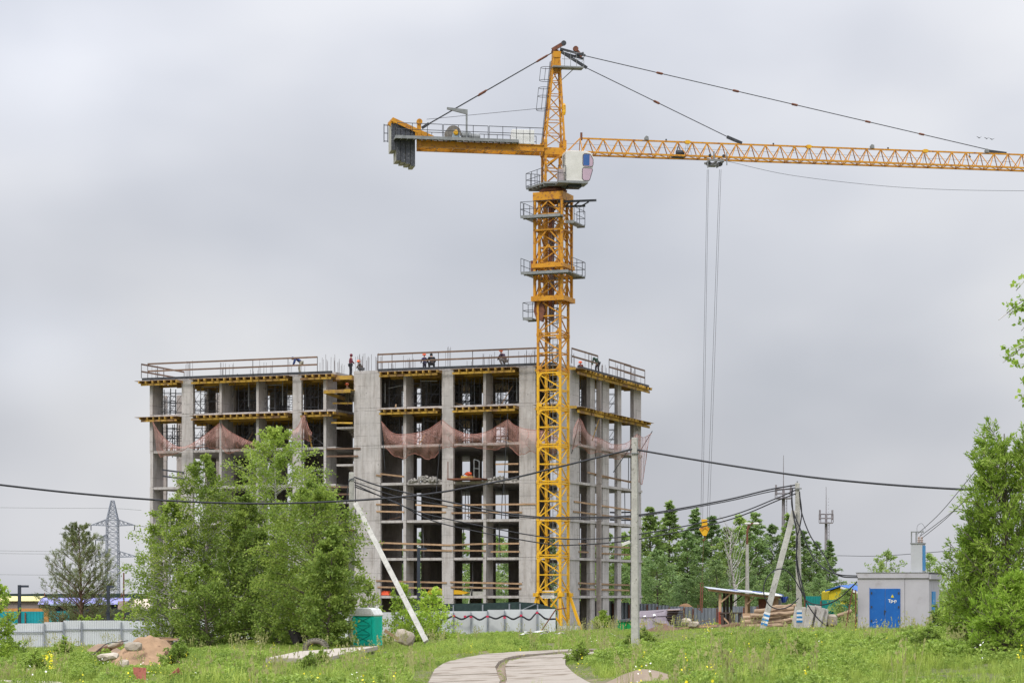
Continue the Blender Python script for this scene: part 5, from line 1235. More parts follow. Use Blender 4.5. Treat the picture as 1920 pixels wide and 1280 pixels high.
for k, (px, py, d, v) in enumerate(flist):
    lt = rt.random() < .4; data = (far2 if lt else far)[v]; Hn = (13, 13, 13, 10)[v]; g = gp(px, d); s = (HC + (HY - py) * d / F - g.z) / Hn
    lab = '%s %s beyond the lumber shed, %s' % (('pale green' if lt else 'dark green'), ('round leafy tree' if v == 3 else ('pointed birch' if v == 2 else 'tall birch')),
          {1188: 'its top hidden by the tall pole', 1218: 'just right of the tall pole', 1252: 'the highest top of the row', 1290: 'half way to the crane hook', 1302: 'directly left of the crane hook', 1335: 'directly right of the crane hook', 1362: 'behind the dead birch, left side', 1388: 'behind the old street lamp head', 1416: 'right of the old street lamp', 1446: 'left of the tilted strut top', 1478: 'behind the nearer telecom mast', 1506: 'behind the banded pole', 1530: 'left of the farther telecom mast', 1556: 'right of the farther telecom mast', 1232: 'in front of the highest top', 1345: 'below the crane hook', 1480: 'behind the tilted strut', 1400: 'at the foot of the old lamp', 1286: 'low, left of the lifting sling', 1185: 'low behind the tall pole', 1440: 'low above the shed roof', 1535: 'low beside the yellow house'}[px])
    place_tree(data, g, lab, 'background_tree', M['bark'], M['leaf_far2'] if lt else M['leaf_far'], 'trees beyond the lumber shed', s, rt.uniform(0, 6), sx=(1.5, 1.35, 1.6, 1.3)[v])
for k, px in enumerate(range(560, 1200, 34)):
    v = rt.choice((0, 1, 3, 3)); d = rt.uniform(222, 240); py = rt.uniform(985, 1022); g = gp(px, d); Hn = (13, 13, 13, 10)[v]; s = (HC + (HY - py) * d / F - g.z) / Hn; lt = rt.random() < .5
    place_tree((far2 if lt else far)[v], g, 'green tree seen through the open bays behind the unfinished building', 'background_tree', M['bark'], M['leaf_far2'] if lt else M['leaf_far'], 'trees behind the unfinished building', s, rt.uniform(0, 6), sx=1.15)
# distant tree line at the horizon
def treeline(name, label, px0, px1, d, h0, seed, mat):
    rng = np.random.default_rng(seed); n = int((px1 - px0) * 26); pxs = rng.uniform(px0, px1, n)
    hh = np.array([h0 * (.62 + .38 * noise.noise(Vector((p * .05, seed, 0))) + .22 * noise.noise(Vector((p * .21, seed, 4)))) for p in pxs]); hh = np.maximum(hh, .6)
    x = (pxs - 960) * d / F; z = rng.uniform(0, 1, n) ** .8 * hh - .4; y = d + rng.normal(0, 3.5, n)
    C = np.stack([x, y, z], 1); V = leaves(C, rng.normal(0, 1, (n, 3)), d * .0021, .8, rng, .5)
    o = link(name, fast_mesh(name, V, 4), mat); tag(o, label, 'tree line', kind='stuff')
treeline('far_treeline', 'low green bushes along the horizon behind the market stalls', -60, 340, 330, 3.6, 3, M['leaf_far'])
treeline('far_treeline', 'low dark woods along the horizon behind the right half of the site', 1150, 2000, 380, 5.4, 5, M['leaf_far'])
treeline('far_bushes', 'rough green bushes behind the grey sheet fence', 1180, 1600, 214, 2.9, 6, M['leaf_far2'])
treeline('far_bushes', 'green undergrowth seen low between the piers of the building', 300, 1190, 226, 4.2, 8, M['leaf_far'])

# dead white birch
def dead_birch():
    d = 205; g = gp(1374, d); root = empty('dead_birch', g, 'bare white birch without leaves beside the old street lamp', 'tree'); mb = MB(); r = random.Random(8); H_ = htop(1374, 985, d)
    tp = [Vector((.25 * math.sin(k * .9), 0, H_ * k / 7)) for k in range(8)]; mb.tube(tp, [.16 * (1 - k / 7.6) + .02 for k in range(8)], 6)
    for i in range(26):
        t = .3 + .68 * i / 26; k = min(int(t * 7), 6); p = tp[k].lerp(tp[k + 1], t * 7 - k); sgn = r.choice((-1, 1)) * r.uniform(.2, 1.2); L_ = (2.6 * (1.15 - t) + .5) * r.uniform(.5, 1.3)
        d_ = Vector((sgn * .7, r.uniform(-.9, .9), r.uniform(.6, 1.5))).normalized(); q = [p, p + d_ * L_ * .5, p + d_ * L_ * .8 + Vector((0, 0, L_ * .35))]; mb.tube(q, [.06 * (1.1 - t) + .015, .03, .012], 4)
        for j in range(3): b = q[1].lerp(q[2], r.random()); mb.tube([b, b + Vector((sgn * r.uniform(.1, .6), r.uniform(-.3, .3), r.uniform(.3, .8)))], [.018, .008], 3)
    mb.build('trunk', M['birch_bark'], root)
dead_birch()

# ------------------------------------------------------------------ poles and cables
def concrete_pole(label, px, pyt, d, w0, w1, rot=0.0, lean=0.0, group=None, name='utility_pole'):
    g = gp(px, d); root = empty(name, g, label, 'utility pole', rz=rot); H_ = htop(px, pyt, d)
    mb = MB(); mb.hexa([(-w0 / 2, -w0 * .4, -.3), (w0 / 2, -w0 * .4, -.3), (w0 / 2, w0 * .4, -.3), (-w0 / 2, w0 * .4, -.3)] + [(-w1 / 2 + lean, -w1 * .4, H_), (w1 / 2 + lean, -w1 * .4, H_), (w1 / 2 + lean, w1 * .4, H_), (-w1 / 2 + lean, w1 * .4, H_)])
    o = mb.build('post', M['concrete_pole'], root); bevel(o, .02)
    return root, H_, g
def strut(label, a, b, w, name='pole_strut'):
    root = empty(name, b, label, 'pole strut'); a = a - b
    o = MB().beam((0, 0, 0), a, w, w * .8, up=(0, 1, 0)).build('post', M['concrete_pole'], root); bevel(o, .02); return root
p1, h1, g1 = concrete_pole('concrete utility pole at the left of the big wall with cables fixed near its top', 659, 885, 128, .34, .26, .2)
strut('concrete strut leaning against the pole left of the big wall, above the boulder', P(667, 944, 127.6), P(800, 1203, 117), .27)
p2, h2, g2 = concrete_pole('tallest free standing concrete pole in front of the right end of the building', 1191.5, 820, 86, .29, .21, -.35, lean=-.03)
p3, h3, g3 = concrete_pole('concrete utility pole with blue and white bands and black cable loops', 1499, 905, 126, .33, .24, -.1, lean=-.12)
strut('tilted concrete strut with blue and white bands leaning to the right against its pole', P(1489, 957, 125.8), P(1429, 1184, 125), .30)
mw, mblu = M['white'], pmat('blue_band', (.03, .22, .50), (.02, .17, .42), 3, .6)
def bands(par, org, p, q, w):
    for k in range(6):
        a = p.lerp(q, k / 6) ; b = p.lerp(q, (k + 1) / 6 - .01)
        o = MB().beam(a - org, b - org, w, w * .8 + .02, up=(0, 1, 0)).build('painted_band', mblu if k % 2 == 0 else mw, par)
s3 = [o for o in bpy.data.objects if o.name.startswith('pole_strut')][-1]
a_, b_ = P(1489, 957, 125.8), P(1429, 1184, 125); tt = lambda y: b_.lerp(a_, (1184 - y) / (1184 - 957))
bands(s3, s3.location, tt(1172), tt(1148), .325)
mb = MB()
for k in range(6):
    z0 = (HC + (HY - 1166 + k * 3.9) * 126 / F) - g3.z; w = .335 - .01 * k
    MB().box(-w / 2 - .012 * k * .2, -w * .4 - .015, z0, w / 2 - .012 * k * .2, w * .4 + .01, z0 + .105).build('painted_band', mblu if k % 2 == 0 else mw, p3)
# fittings
MB().box(-.2, -.2, h3 - .35, .12, -.12, h3 - .28).build('bracket', M['galv'], p3); MB().tube([(-.12, 0, h3), (-.12, 0, h3 + .1)], .04, 6).build('pin', M['galv'], p3)
MB().box(-.16, -.16, h1 - .45, .16, .16, h1 - .38).build('bracket', M['galv'], p1); MB().box(-.18, -.18, 7.1 - .6, .2, .18, 7.2 - .6).build('bracket', M['rust'], p1)
MB().box(-.12, -.14, h2 - .62, .12, .12, h2 - .57).build('bracket', M['galv'], p2)
# security camera on the tall pole
zc = HC + (HY - 1020) * 86 / F - g2.z
cmr = empty('security_camera', g2 + Vector((-.2, -.05, zc)), 'small pale security camera fixed to the tall concrete pole', 'camera')
MB().beam((-.32, -.12, -.02), (-.02, -.05, .10), .11, .10).build('housing', M['cab_white'], cmr); MB().tube([(-.08, 0, 0), (.1, .05, -.08)], .02, 5).build('arm', M['galv'], cmr)

CM = M['cable']
def cable(label, pts, r=.03, mat=None, name='overhead_cable', grp=None, n=7, twist=False):
    P3 = catmull([P(*p) for p in pts], n); o0 = P3[0].copy(); mb = MB(); q = [p - o0 for p in P3]
    if twist:
        for s in (0, 1):
            mb.tube([p + Vector((0, r * .9 * math.cos(i * 1.1 + s * math.pi), r * .9 * math.sin(i * 1.1 + s * math.pi))) for i, p in enumerate(q)], r * .75, 5)
    else: mb.tube(q, r, 5)
    o = mb.build(name, mat or CM, loc=o0); return tag(o, label, 'cable', grp)
cable('thick black cable sagging across the left half of the view to the tall pole', [(-120, 893, 78), (0, 908.5, 78.7), (150, 925, 79.6), (330, 939, 80.7), (500, 943.5, 81.8), (660, 938, 82.7), (800, 926, 83.6), (930, 903, 84.4), (1060, 872, 85.2), (1188, 841, 86)], .036, twist=False, n=10)
cable('thick black cable running from the tall pole to the right over the sheds', [(1195, 843, 86), (1300, 861, 84), (1400, 877, 82), (1520, 894, 79), (1640, 906, 77), (1750, 914, 75), (1855, 919, 72), (1960, 922, 70)], .036, n=10)
cable('upper pair of black cables from the left pole to the banded pole', [(664, 894, 127.8), (720, 913, 128), (820, 936, 128), (980, 966, 127.5), (1100, 969, 127), (1200, 964.5, 126.6), (1350, 939, 126.2), (1440, 918, 126), (1491, 909, 126)], .042, n=8)
cable('second black cable of the upper pair between the two poles', [(664, 903, 127.8), (740, 929, 128), (840, 948, 128), (980, 969, 127.4), (1100, 972, 127), (1200, 967, 126.5), (1350, 942, 126.1), (1440, 922, 125.9), (1491, 914, 125.9)], .03, n=8)
cable('middle black cable between the left pole and the banded pole', [(665, 908, 127.8), (760, 950, 128), (832, 971, 128), (1010, 1005, 127.5), (1105, 1010, 127), (1200, 1001, 126.6), (1360, 969, 126.1), (1455, 934, 125.9), (1492, 918, 125.9)], .034, n=8)
cable('lowest black cable between the left pole and the banded pole', [(665, 912, 127.8), (740, 940, 128), (825, 980, 128), (1010, 1017, 127.5), (1080, 1021, 127.2), (1200, 1010, 126.6), (1360, 976, 126.1), (1460, 937, 125.9), (1492, 925, 125.9)], .034, n=8)
cable('drooping tail of black cable hanging down beside the left pole', [(664, 896, 127.6), (656, 900, 127.5), (652, 915, 127.4), (650, 944, 127.3)], .03)
cable('thin dark cable running straight down the left pole', [(666, 898, 127.6), (667, 960, 127.5), (668, 1000, 127.5), (675, 1012, 127.4)], .025)
cable('outer black cable swinging from the banded pole to the substation roof', [(1499, 921, 125.8), (1503, 960, 125.6), (1520, 1005, 125.2), (1545, 1040, 124.6), (1560, 1068, 124.2), (1578, 1080, 123.7), (1608, 1082, 123)], .036)
cable('inner black cable swinging from the banded pole to the substation roof', [(1486, 914, 125.9), (1485, 950, 125.7), (1500, 990, 125.3), (1525, 1045, 124.8), (1550, 1068, 124.3), (1575, 1077, 123.7), (1607, 1079, 123)], .036)
cable('black cable running down the banded pole into the grass on the right', [(1484, 920, 125.7), (1487, 960, 125.6), (1495, 1010, 125.5), (1493, 1050, 125.5), (1500, 1095, 125.5), (1512, 1128, 125.4), (1530, 1155, 125.2), (1549, 1173, 125)], .036)
cable('second black cable down the banded pole following its shaft', [(1499, 925, 125.6), (1503, 960, 125.6), (1499, 990, 125.6), (1493, 1015, 125.6), (1496, 1060, 125.6), (1504, 1096, 125.5), (1510, 1120, 125.4)], .034)
cable('round loop of black cable hanging between strut and banded pole', [(1497, 1121, 125.2), (1480, 1136, 124.8), (1460, 1141, 124.6), (1442, 1133, 124.5), (1432, 1110, 124.5), (1436, 1086, 124.5), (1450, 1070, 124.6), (1466, 1066, 124.8), (1482, 1075, 125), (1498, 1100, 125.2), (1512, 1128, 125.2)], .033)
cable('black cable looping from the banded pole up to the left wall of the substation', [(1510, 1124, 125.2), (1525, 1132, 124.8), (1550, 1132, 124.3), (1575, 1120, 123.8), (1595, 1102, 123.4), (1607, 1090, 123.1)], .036)
for k, (pts) in enumerate(([(1721, 1000, 122.6), (1762, 962, 112), (1810, 905, 100), (1845, 862, 92), (1874, 820, 86)], [(1726, 1004, 122.6), (1765, 975, 112), (1810, 938, 100), (1845, 900, 92), (1880, 856, 86)], [(1729, 1008, 122.6), (1770, 975, 112), (1812, 935, 100), (1846, 905, 92), (1882, 868, 86)])):
    cable(('topmost thin wire rising from the substation cable box to the upper right', 'middle thin wire rising from the substation cable box', 'lowest thin wire rising from the substation cable box')[k], pts, .016)
cable('thin wire between the bare telecom mast and the substation', [(1570, 1041, 260), (1650, 1041.5, 240), (1770, 1033, 220), (1800, 1030, 215)], .03, M['steel_dark'])
for k, y in enumerate((952, 1033, 1038, 1077.5)):
    cable('faint distant power line crossing the sky left of the pine, number %s from the top' % ('one', 'two', 'three', 'four')[k], [(-40, y - 1.5, 420), (100, y, 420), (210, y + (2 if k else .5), 420)] + ([(265, y + 4, 420)] if k == 0 else []), .035, M['galv'])
cable('faint distant power line running right from the pylon arm', [(242, 982, 420), (255, 985, 420), (300, 990, 420)], .04, M['steel_dark'])

# ------------------------------------------------------------------ pylon, masts, lamps
def pylon():
    d = 400; s = d / F; g = Vector(((211 - 960) * s, d, 0)); root = empty('power_pylon', g, 'grey lattice high voltage pylon behind the pine', 'pylon'); mt = pmat('pylon_steel', (.24, .26, .31), (.18, .20, .24), 3, .7)
    Z = lambda y: HC + (HY - y) * s
    def tw(z0, z1, w0, w1, n, nm):
        mb = MB()
        def p(k, t): w = (w0 + (w1 - w0) * t) / 2; sx, sy = ((-1, -1), (1, -1), (1, 1), (-1, 1))[k]; return Vector((sx * w, sy * w, z0 + (z1 - z0) * t))
        for k in range(4): mb.beam(p(k, 0), p(k, 1), .13)
        for i in range(n):
            for k in range(4):
                k2 = (k + 1) % 4; mb.beam(p(k, i / n), p(k2, (i + 1) / n), .065); mb.beam(p(k2, i / n), p(k, (i + 1) / n), .065); mb.beam(p(k, (i + 1) / n), p(k2, (i + 1) / n), .09)
        mb.build(nm, mt, root)
    tw(0, Z(975), 2.3, 1.85, 15, 'lattice_body'); tw(Z(975), Z(938), 1.85, .5, 5, 'lattice_top')
    for side, y, L_ in ((-1, 984, 2.8), (1, 984, 2.9), (1, 1043, 3.4), (-1, 1043, 2.0), (-1, 1012, 2.0)):
        mb = MB(); tip = Vector((side * (.95 + L_), 0, Z(y + 0)))
        for sy in (-.9, .9):
            a = Vector((side * .9, sy, Z(y) - .1)); b = Vector((side * .9, sy, Z(y) + 1.0)); mb.beam(a, tip, .11); mb.beam(b, tip, .11)
            for k in range(4): t = k / 4; mb.beam(a.lerp(tip, t), b.lerp(tip, t + .12), .07); mb.beam(b.lerp(tip, t), a.lerp(tip, t + .22), .07)
        mb.build('cross_arm', mt, root)
        MB().tube([tip, tip - Vector((0, 0, .9))], .09, 5).build('insulator', M['steel_dark'], root)
pylon()
def telecom(label, px, top, plat_y, d, w=.55, hp_=.75):
    s = d / F; g = gp(px, d); root = empty('telecom_mast', g, label, 'mast'); Z = lambda y: HC + (HY - y) * s - g.z; mt = pmat('mast_steel', (.26, .24, .25), (.17, .16, .17), 3, .7, spots=(.14, .08, .07))
    MB().tube([(0, 0, 0), (0, 0, Z(plat_y))], [w, w * .62], 10).build('tube', mt, root)
    MB().tube([(0, 0, Z(plat_y)), (0, 0, Z(plat_y - 20)), (0, 0, Z(top))], [w * .38, w * .2, .03], 6).build('spike', mt, root)
    h = hp_; MB().box(-h, -h, Z(plat_y) - .12, h, h, Z(plat_y)).build('platform', mt, root)
    mb = MB()
    for z in (.5, 1.0): mb.tube([(-h, -h, Z(plat_y) + z), (h, -h, Z(plat_y) + z), (h, h, Z(plat_y) + z), (-h, h, Z(plat_y) + z), (-h, -h, Z(plat_y) + z)], .05, 4)
    for x in (-h, 0, h):
        for y in (-h, h): mb.tube([(x, y, Z(plat_y)), (x, y, Z(plat_y) + 1)], .045, 4)
    mb.build('railing', mt, root)
    mb = MB()
    for k in range(34): mb.tube([(w, -.25, 1 + k * .4), (w, .25, 1 + k * .4)], .03, 3)
    mb.tube([(w + .05, -.25, 0), (w + .05, -.25, Z(plat_y))], .04, 4); mb.build('ladder', mt, root)
    for x in (-h, h): MB().box(x - .1, -.1, Z(plat_y) + .3, x + .1, .1, Z(plat_y) + 1.5).build('antenna', mt, root)
telecom('nearer telecom mast with round platform just left of the banded pole', 1469, 853, 933, 262, .30, .85)
telecom('farther telecom mast with platform standing alone right of the banded pole', 1549, 912, 979, 275, .27, .75)
def modern_lamp(label, px, py, d, arm=17):
    g = gp(px, d); s = d / F; H_ = htop(px, py, d); root = empty('street_lamp', g, label, 'street lamp', 'modern dark street lamps'); mt = pmat('lamp_steel', (.045, .055, .075), (.03, .035, .05), 3, .5)
    MB().box(-.11, -.11, -.2, .11, .11, H_).build('post', mt, root); MB().box(.12, -.1, H_ - .18, arm * s, .1, H_ - .02).build('lamp_head', mt, root)
modern_lamp('dark square street lamp with arm at the far left above the teal fence', 36.5, 1096, 170)
modern_lamp('dark square street lamp just right of the pine', 203, 1097, 170, 10)
modern_lamp('dark square street lamp standing in front of the open bays right of the toilet', 785, 1026, 164, 15)
def old_lamp():
    d = 190; g = gp(1401, d); s = d / F; H_ = htop(1401, 1020, d); root = empty('street_lamp', g, 'old concrete street lamp with two white heads beside the dead birch', 'street lamp')
    MB().tube([(0, 0, 0), (0, 0, H_)], [.2, .13], 8).build('post', M['concrete_pole'], root)
    MB().tube([(0, 0, H_ - .3), (0, 0, H_ + 1.0), (.1, 0, H_ + 1.6)], .09, 6).build('bracket', M['rust'], root)
    MB().tube(catmull([(.1, 0, H_ + 1.3), (.35, 0, H_ + 1.7), (.6, 0, H_ + 1.75)], 4), .05, 5).build('arm', M['rust'], root)
    for x, n_ in ((.05, 0), (.75, 1)): MB().lathe((x, 0, H_ + 1.72), [(.04, -.28), (.10, -.16), (.11, .12), (.05, .25)], 10, 'X').build('lamp_head', M['cab_white'], root)
old_lamp()

# ------------------------------------------------------------------ fences
def corr(x0, x1, z0, z1, y=0, pitch=.2, amp=.025, fn=None):
    mb = MB(); n = max(2, int(abs(x1 - x0) / pitch * 4)); rows = [[], []]
    for i in range(n + 1):
        x = x0 + (x1 - x0) * i / n; o = (0, amp, amp, 0)[i % 4] if True else 0; rows[0].append((x, y - o, z0)); rows[1].append((x, y - o, z1 if fn is None else fn(i / n)))
    mb.grid(rows); 
    rows2 = [[(a, b + .006, c) for a, b, c in r] for r in rows]; mb.grid([rows2[1], rows2[0]]); return mb
def sheet_fence(label, nodes, d0, d1, mat, post_mat, pitch=.2, amp=.025, rail=None, zbase=None, name='sheet_fence', posts=True, amp_tilt=0, ph=.1):
    """nodes: (px, top row) list; panels between neighbouring nodes"""
    n = len(nodes); a = P(nodes[0][0], HY, d0); b = P(nodes[-1][0], HY, d1); a.z = b.z = 0; g = a.copy(); root = empty(name, g, label, 'fence'); ang = math.atan2(b.y - a.y, b.x - a.x); root.rotation_euler = (0, 0, ang)
    tot = (b - a).length; dirv = (b - a).normalized()
    def along(px):   # distance along the line at image column px
        r = (px - 960) / F; return (r * a.y - a.x) / (dirv.x - r * dirv.y)
    for k in range(n - 1):
        (pa, ya), (pb, yb) = nodes[k], nodes[k + 1]; s0, s1 = along(pa), along(pb); dd = (a + dirv * (s0 + s1) / 2).y
        zt_ = HC + (HY - ya) * dd / F; zt2_ = HC + (HY - yb) * dd / F; q = a + dirv * (s0 + s1) / 2; zb_ = (gz(q.x, q.y) - .2) if zbase is None else zbase
        ye = ya
        m = corr(s0 + .01, s1 - .01, zb_, zt_, 0 if k % 2 == 0 else .03, pitch, amp); m.build('sheet_panel', mat[k % len(mat)] if isinstance(mat, list) else mat, root)
        if posts: MB().box(s0 - .05, -.14, zb_, s0 + .05, -.04, zt_ - ph).build('fence_post', post_mat, root)
        if rail:
            zr_ = zt_ - rail; MB().box(s0 + .05, -.09, zr_ - .03, s1 - .05, -.045, zr_ + .03).build('rail', post_mat, root)
    return root
M['sheet_grey'] = pmat('pale_grey_sheet', (.62, .645, .67), (.56, .58, .605), .8, .45, metal=.1)
M['sheet_grey2'] = pmat('pale_grey_sheet_worn', (.57, .58, .60), (.50, .51, .53), 1.2, .45, metal=.1)
M['post_grey'] = pmat('fence_post_grey', (.26, .28, .31), (.20, .22, .25), 2, .5)
M['sheet_zinc'] = pmat('zinc_sheet', (.28, .31, .35), (.22, .245, .285), 1.4, .4, metal=.35)
M['teal'] = pmat('teal_sheet', (.012, .30, .34), (.01, .24, .28), 1.5, .5)
sheet_fence('pale grey corrugated sheet fence behind the sand heap at the left', [(-60, 1168), (13, 1168), (83, 1165.5), (119, 1162.5), (153, 1162.5), (227, 1163), (277, 1159), (345, 1159), (415, 1159), (485, 1160)], 155, 160, M['sheet_grey'], M['post_grey'], .15, .02, .6)
fr = sheet_fence('smooth pale grey panel fence with black cables draped along it left of the crane foot', [(485, 1148), (600, 1148), (700, 1147), (745, 1146), (800, 1145), (819, 1145), (850, 1145), (883, 1145), (914, 1142.5), (946, 1142), (977, 1142), (1007, 1141), (1042, 1143)], 160, 162, [M['sheet_grey2'], M['sheet_grey']], M['post_grey'], .6, .006, None)
for k, ph_ in enumerate((0, .35)):
    pts = []
    for i, px in enumerate((819, 850, 883, 914, 946, 977, 1007, 1042)):
        pts.append((px, 1153 + (i % 2) * 1.2 - (5 if i == 6 else 0) + (5 if i == 7 else 0) + k, 160.9))
        if i < 7: pts.append((px + 16, 1158.5 + ph_ * 4 + (i % 3), 160.8))
    cable(('upper' if k == 0 else 'lower') + ' black cable draped in sagging loops along the panel fence', pts, .045, n=5)
for px, py in ((851, 1154), (883, 1156), (914, 1155), (946, 1157), (977, 1153), (1007, 1148), (872, 1155)):
    c = P(px, py, 160.7); tag(MB().box(-.09, -.06, -.07, .09, .06, .07).build('cable_clip', pmat('red_clip', (.55, .04, .09)), loc=c), 'small red clip holding the cable bundle on the grey panel fence', 'clip', 'red cable clips on the panel fence')
# dark net fence behind it
nf = empty('net_fence', (0, 166, 0), 'dark green net fence with grey posts between panel fence and building', 'fence'); md = pmat('dark_green_net', (.035, .06, .055), (.02, .035, .035), 4, .9)
npts = [(760, 1134), (850, 1131), (905, 1130), (955, 1128.5), (975, 1128), (1008, 1130), (1042, 1140)]
for (a, ya), (b, yb) in zip(npts[:-1], npts[1:]):
    p, q = P(a, ya, 166), P(b, yb, 166); mb = MB(); mb.grid([[(p.x, 0, -.3), (q.x, 0, -.3)], [(p.x, 0, p.z), (q.x, 0, q.z)]]); mb.build('net_panel', md, nf)
    MB().box(p.x - .05, -.12, -.3, p.x + .05, -.02, p.z - .1).build('post', M['post_grey'], nf)
p, q = P(980, 1142, 165.7), P(1005, 1131, 165.7); MB().beam((p.x, -.12, p.z), (q.x, -.12, q.z), .06).build('brace', M['post_grey'], nf)
# zinc fence at the right rear
zf = [(1083, 1126), (1115, 1126), (1150, 1129), (1180, 1131), (1214, 1131), (1233, 1134), (1255, 1136), (1283, 1137), (1300, 1139), (1345, 1137.5), (1372, 1136), (1395, 1136), (1420, 1134), (1450, 1134)]
sheet_fence('zinc grey corrugated sheet fence seen behind the dark slate pile and the lumber shed', zf, 196, 190, M['sheet_zinc'], M['rust'], .30, .05, None, zbase=-.6)

# ------------------------------------------------------------------ market behind the left fence
sheet_fence('teal sheet fence behind the grey fence at the far left', [(-60, 1145.5), (15, 1145.5), (48, 1145.5), (84, 1145.5), (118, 1144.5), (146, 1144.5)], 190, 190, M['teal'], M['rust'], .25, .03, None)
om = pmat('orange_paint', (.55, .26, .08), (.44, .20, .06), 3, .6)
g = P(46, 1112, 187); g.z = 0; ob = empty('orange_gate_frame', g, 'orange gate frame with a post at its right end before the teal fence', 'gate')
z0 = HC - 33 * 187 / F; MB().box(-2.2, -.2, HC - 33.5 * 187 / F, 1.65, .2, HC - 28 * 187 / F).build('beam', om, ob); MB().box(1.62, -.2, HC - 60 * 187 / F, 1.98, .2, HC - 28 * 187 / F).build('post', om, ob)
def shed(name, label, px0, px1, yt, yb, d, wm, rm, depth=5, roof_h=.5, panels=0):
    a, b = P(px0, yb, d), P(px1, yb, d); root = empty(name, Vector((a.x, d, -.6)), label, 'building'); w = b.x - a.x; zt_ = HC + (HY - yt) * d / F + .6; zr_ = zt_ - roof_h
    MB().box(0, 0, 0, w, depth, zr_).build('wall', wm, root)
    mb = MB(); n = 8; rows = []
    for i in range(n + 1):
        t = i / n; rows.append((t * (depth + .6) - .3, zr_ + roof_h * math.sin(math.pi * t) ** .8))
    mb.grid([[(-.1, y, z) for y, z in rows], [(w + .1, y, z) for y, z in rows]][::-1]); mb.grid([[(-.1, y, z - .04) for y, z in rows], [(w + .1, y, z - .04) for y, z in rows]])
    mb.build('roof', rm, root)
    for k in range(panels): MB().box(w * k / panels + .05, -.06, .1, w * (k + 1) / panels - .05, -.01, zr_ - .15).build('panel', wm, root)
    return root, w, zr_
r_, w_, z_ = shed('market_stall', 'long stall with brown striped front and pale yellow roof at the far left', -60, 73, 1117, 1150, 215, pmat('brown_boards', (.20, .15, .13), (.30, .26, .24), 2, .8, stretch=(.3, 1, 9)), pmat('pale_yellow_roof', (.66, .60, .25), (.55, .50, .22), 2, .7), roof_h=.45)
for k in range(6): MB().box(.05, -.10, 1.05 + k * .22, w_, -.02, 1.16 + k * .22).build('board', pmat('grey_slat', (.36, .33, .31), (.22, .20, .19), 4, .8), r_)
r_, w_, z_ = shed('market_stall', 'dark stall with a violet blue awning and a round white ring, behind the pine', 74, 237, 1120, 1150, 214, pmat('dark_front', (.03, .035, .05), (.02, .022, .03), 2, .7), pmat('violet_roof', (.28, .28, .60), (.24, .24, .52), 2, .6), roof_h=.6)
MB().tube([(w_ - .95 + .3 * math.cos(a), -.06, 1.35 + .3 * math.sin(a)) for a in [k * math.pi / 8 for k in range(17)]], .07, 5).build('ring_sign', M['white'], r_)
MB().box(3.2, -.08, .9, 5.9, -.03, 1.6).build('sign_panel', M['teal'], r_); MB().box(1.1, -.5, z_ - .1, 5.4, -.02, z_ + .05).build('awning', pmat('pale_blue_awning', (.40, .50, .60), (.3, .4, .5), 3, .7), r_)
shed('market_tent', 'beige fabric market tent beside the violet roofed stall', 238, 420, 1122, 1148, 216, pmat('beige_cloth', (.58, .47, .39), (.50, .40, .33), 1, .8), pmat('beige_roof', (.60, .50, .41), (.52, .43, .35), 1, .8), roof_h=.9)
g = P(231, 1130, 212); o = MB().box(-.45, -.3, -1.4, .4, .3, .2).build('kiosk_box', pmat('pink_box', (.48, .36, .34), (.38, .28, .27), 3, .7), loc=g); tag(o, 'small pinkish box between the violet roofed stall and the beige tent', 'box')
bn = empty('barrier_net', (0, 240, 0), 'long dark green net stretched behind the market stalls', 'fence')
for a, b in zip(range(-60, 420, 48), range(-12, 468, 48)):
    p, q = P(a, 1113, 240), P(b, 1112, 240); MB().grid([[(p.x, 0, .2), (q.x, 0, .2)], [(p.x, 0, p.z), (q.x, 0, q.z)]]).build('net_panel', md, bn); MB().box(p.x - .05, -.1, -.5, p.x + .05, -.02, p.z + .12).build('post', M['rust'], bn)
# dark bar fence in front of the stalls
bf = empty('bar_fence', (0, 182, 0), 'dark railing fence with many upright bars right of the pine trunk', 'fence')
p, q = P(132, 1142, 182), P(330, 1141, 182)
MB().box(p.x, -.03, p.z - .08, q.x, .03, p.z).build('rail', M['steel_dark'], bf); MB().box(p.x, -.03, .1, q.x, .03, .16).build('rail', M['steel_dark'], bf)
x = p.x
while x < q.x: MB().box(x - .03, -.028, -.6, x + .03, .028, p.z - .081).build('bar', M['steel_dark'], bf); x += .30
x = P(252, 1142, 181.8).x; MB().box(x - .06, -.12, -.6, x + .06, -.03, p.z).build('bar', M['galv'], bf)
tag(MB().grid([[(P(132, 0, 184).x, 184, -.6), (P(330, 0, 184).x, 184, -.6)], [(P(132, 0, 184).x, 184, 1.75), (P(330, 0, 184).x, 184, 1.8)]]).build('shade_cloth', pmat('dark_cloth', (.05, .055, .06), (.035, .04, .04), 3, .9)), 'dark cloth hung behind the upright bars right of the pine', 'cloth')
o = MB().tube([P(232, 1160, 178), P(232, 1073, 178)], .06, 5).build('thin_post', M['rust']); tag(o, 'thin rusty post rising right of the pine in front of the violet stall', 'post')
for k, px in enumerate((152, 160, 180, 219, 229, 166)):
    place_tree(T(60 + k, 1.2 if k < 5 else .9, .35, .05, 12, 4, 8, .14, ell, .7, trunk_r=.02), gp(px, 165) + Vector((0, 0, .85)), 'small yellow green sapling top above the grey fence right of the pine trunk', 'sapling', M['bark'], M['leaf_yellow'], 'sapling tops above the grey fence')

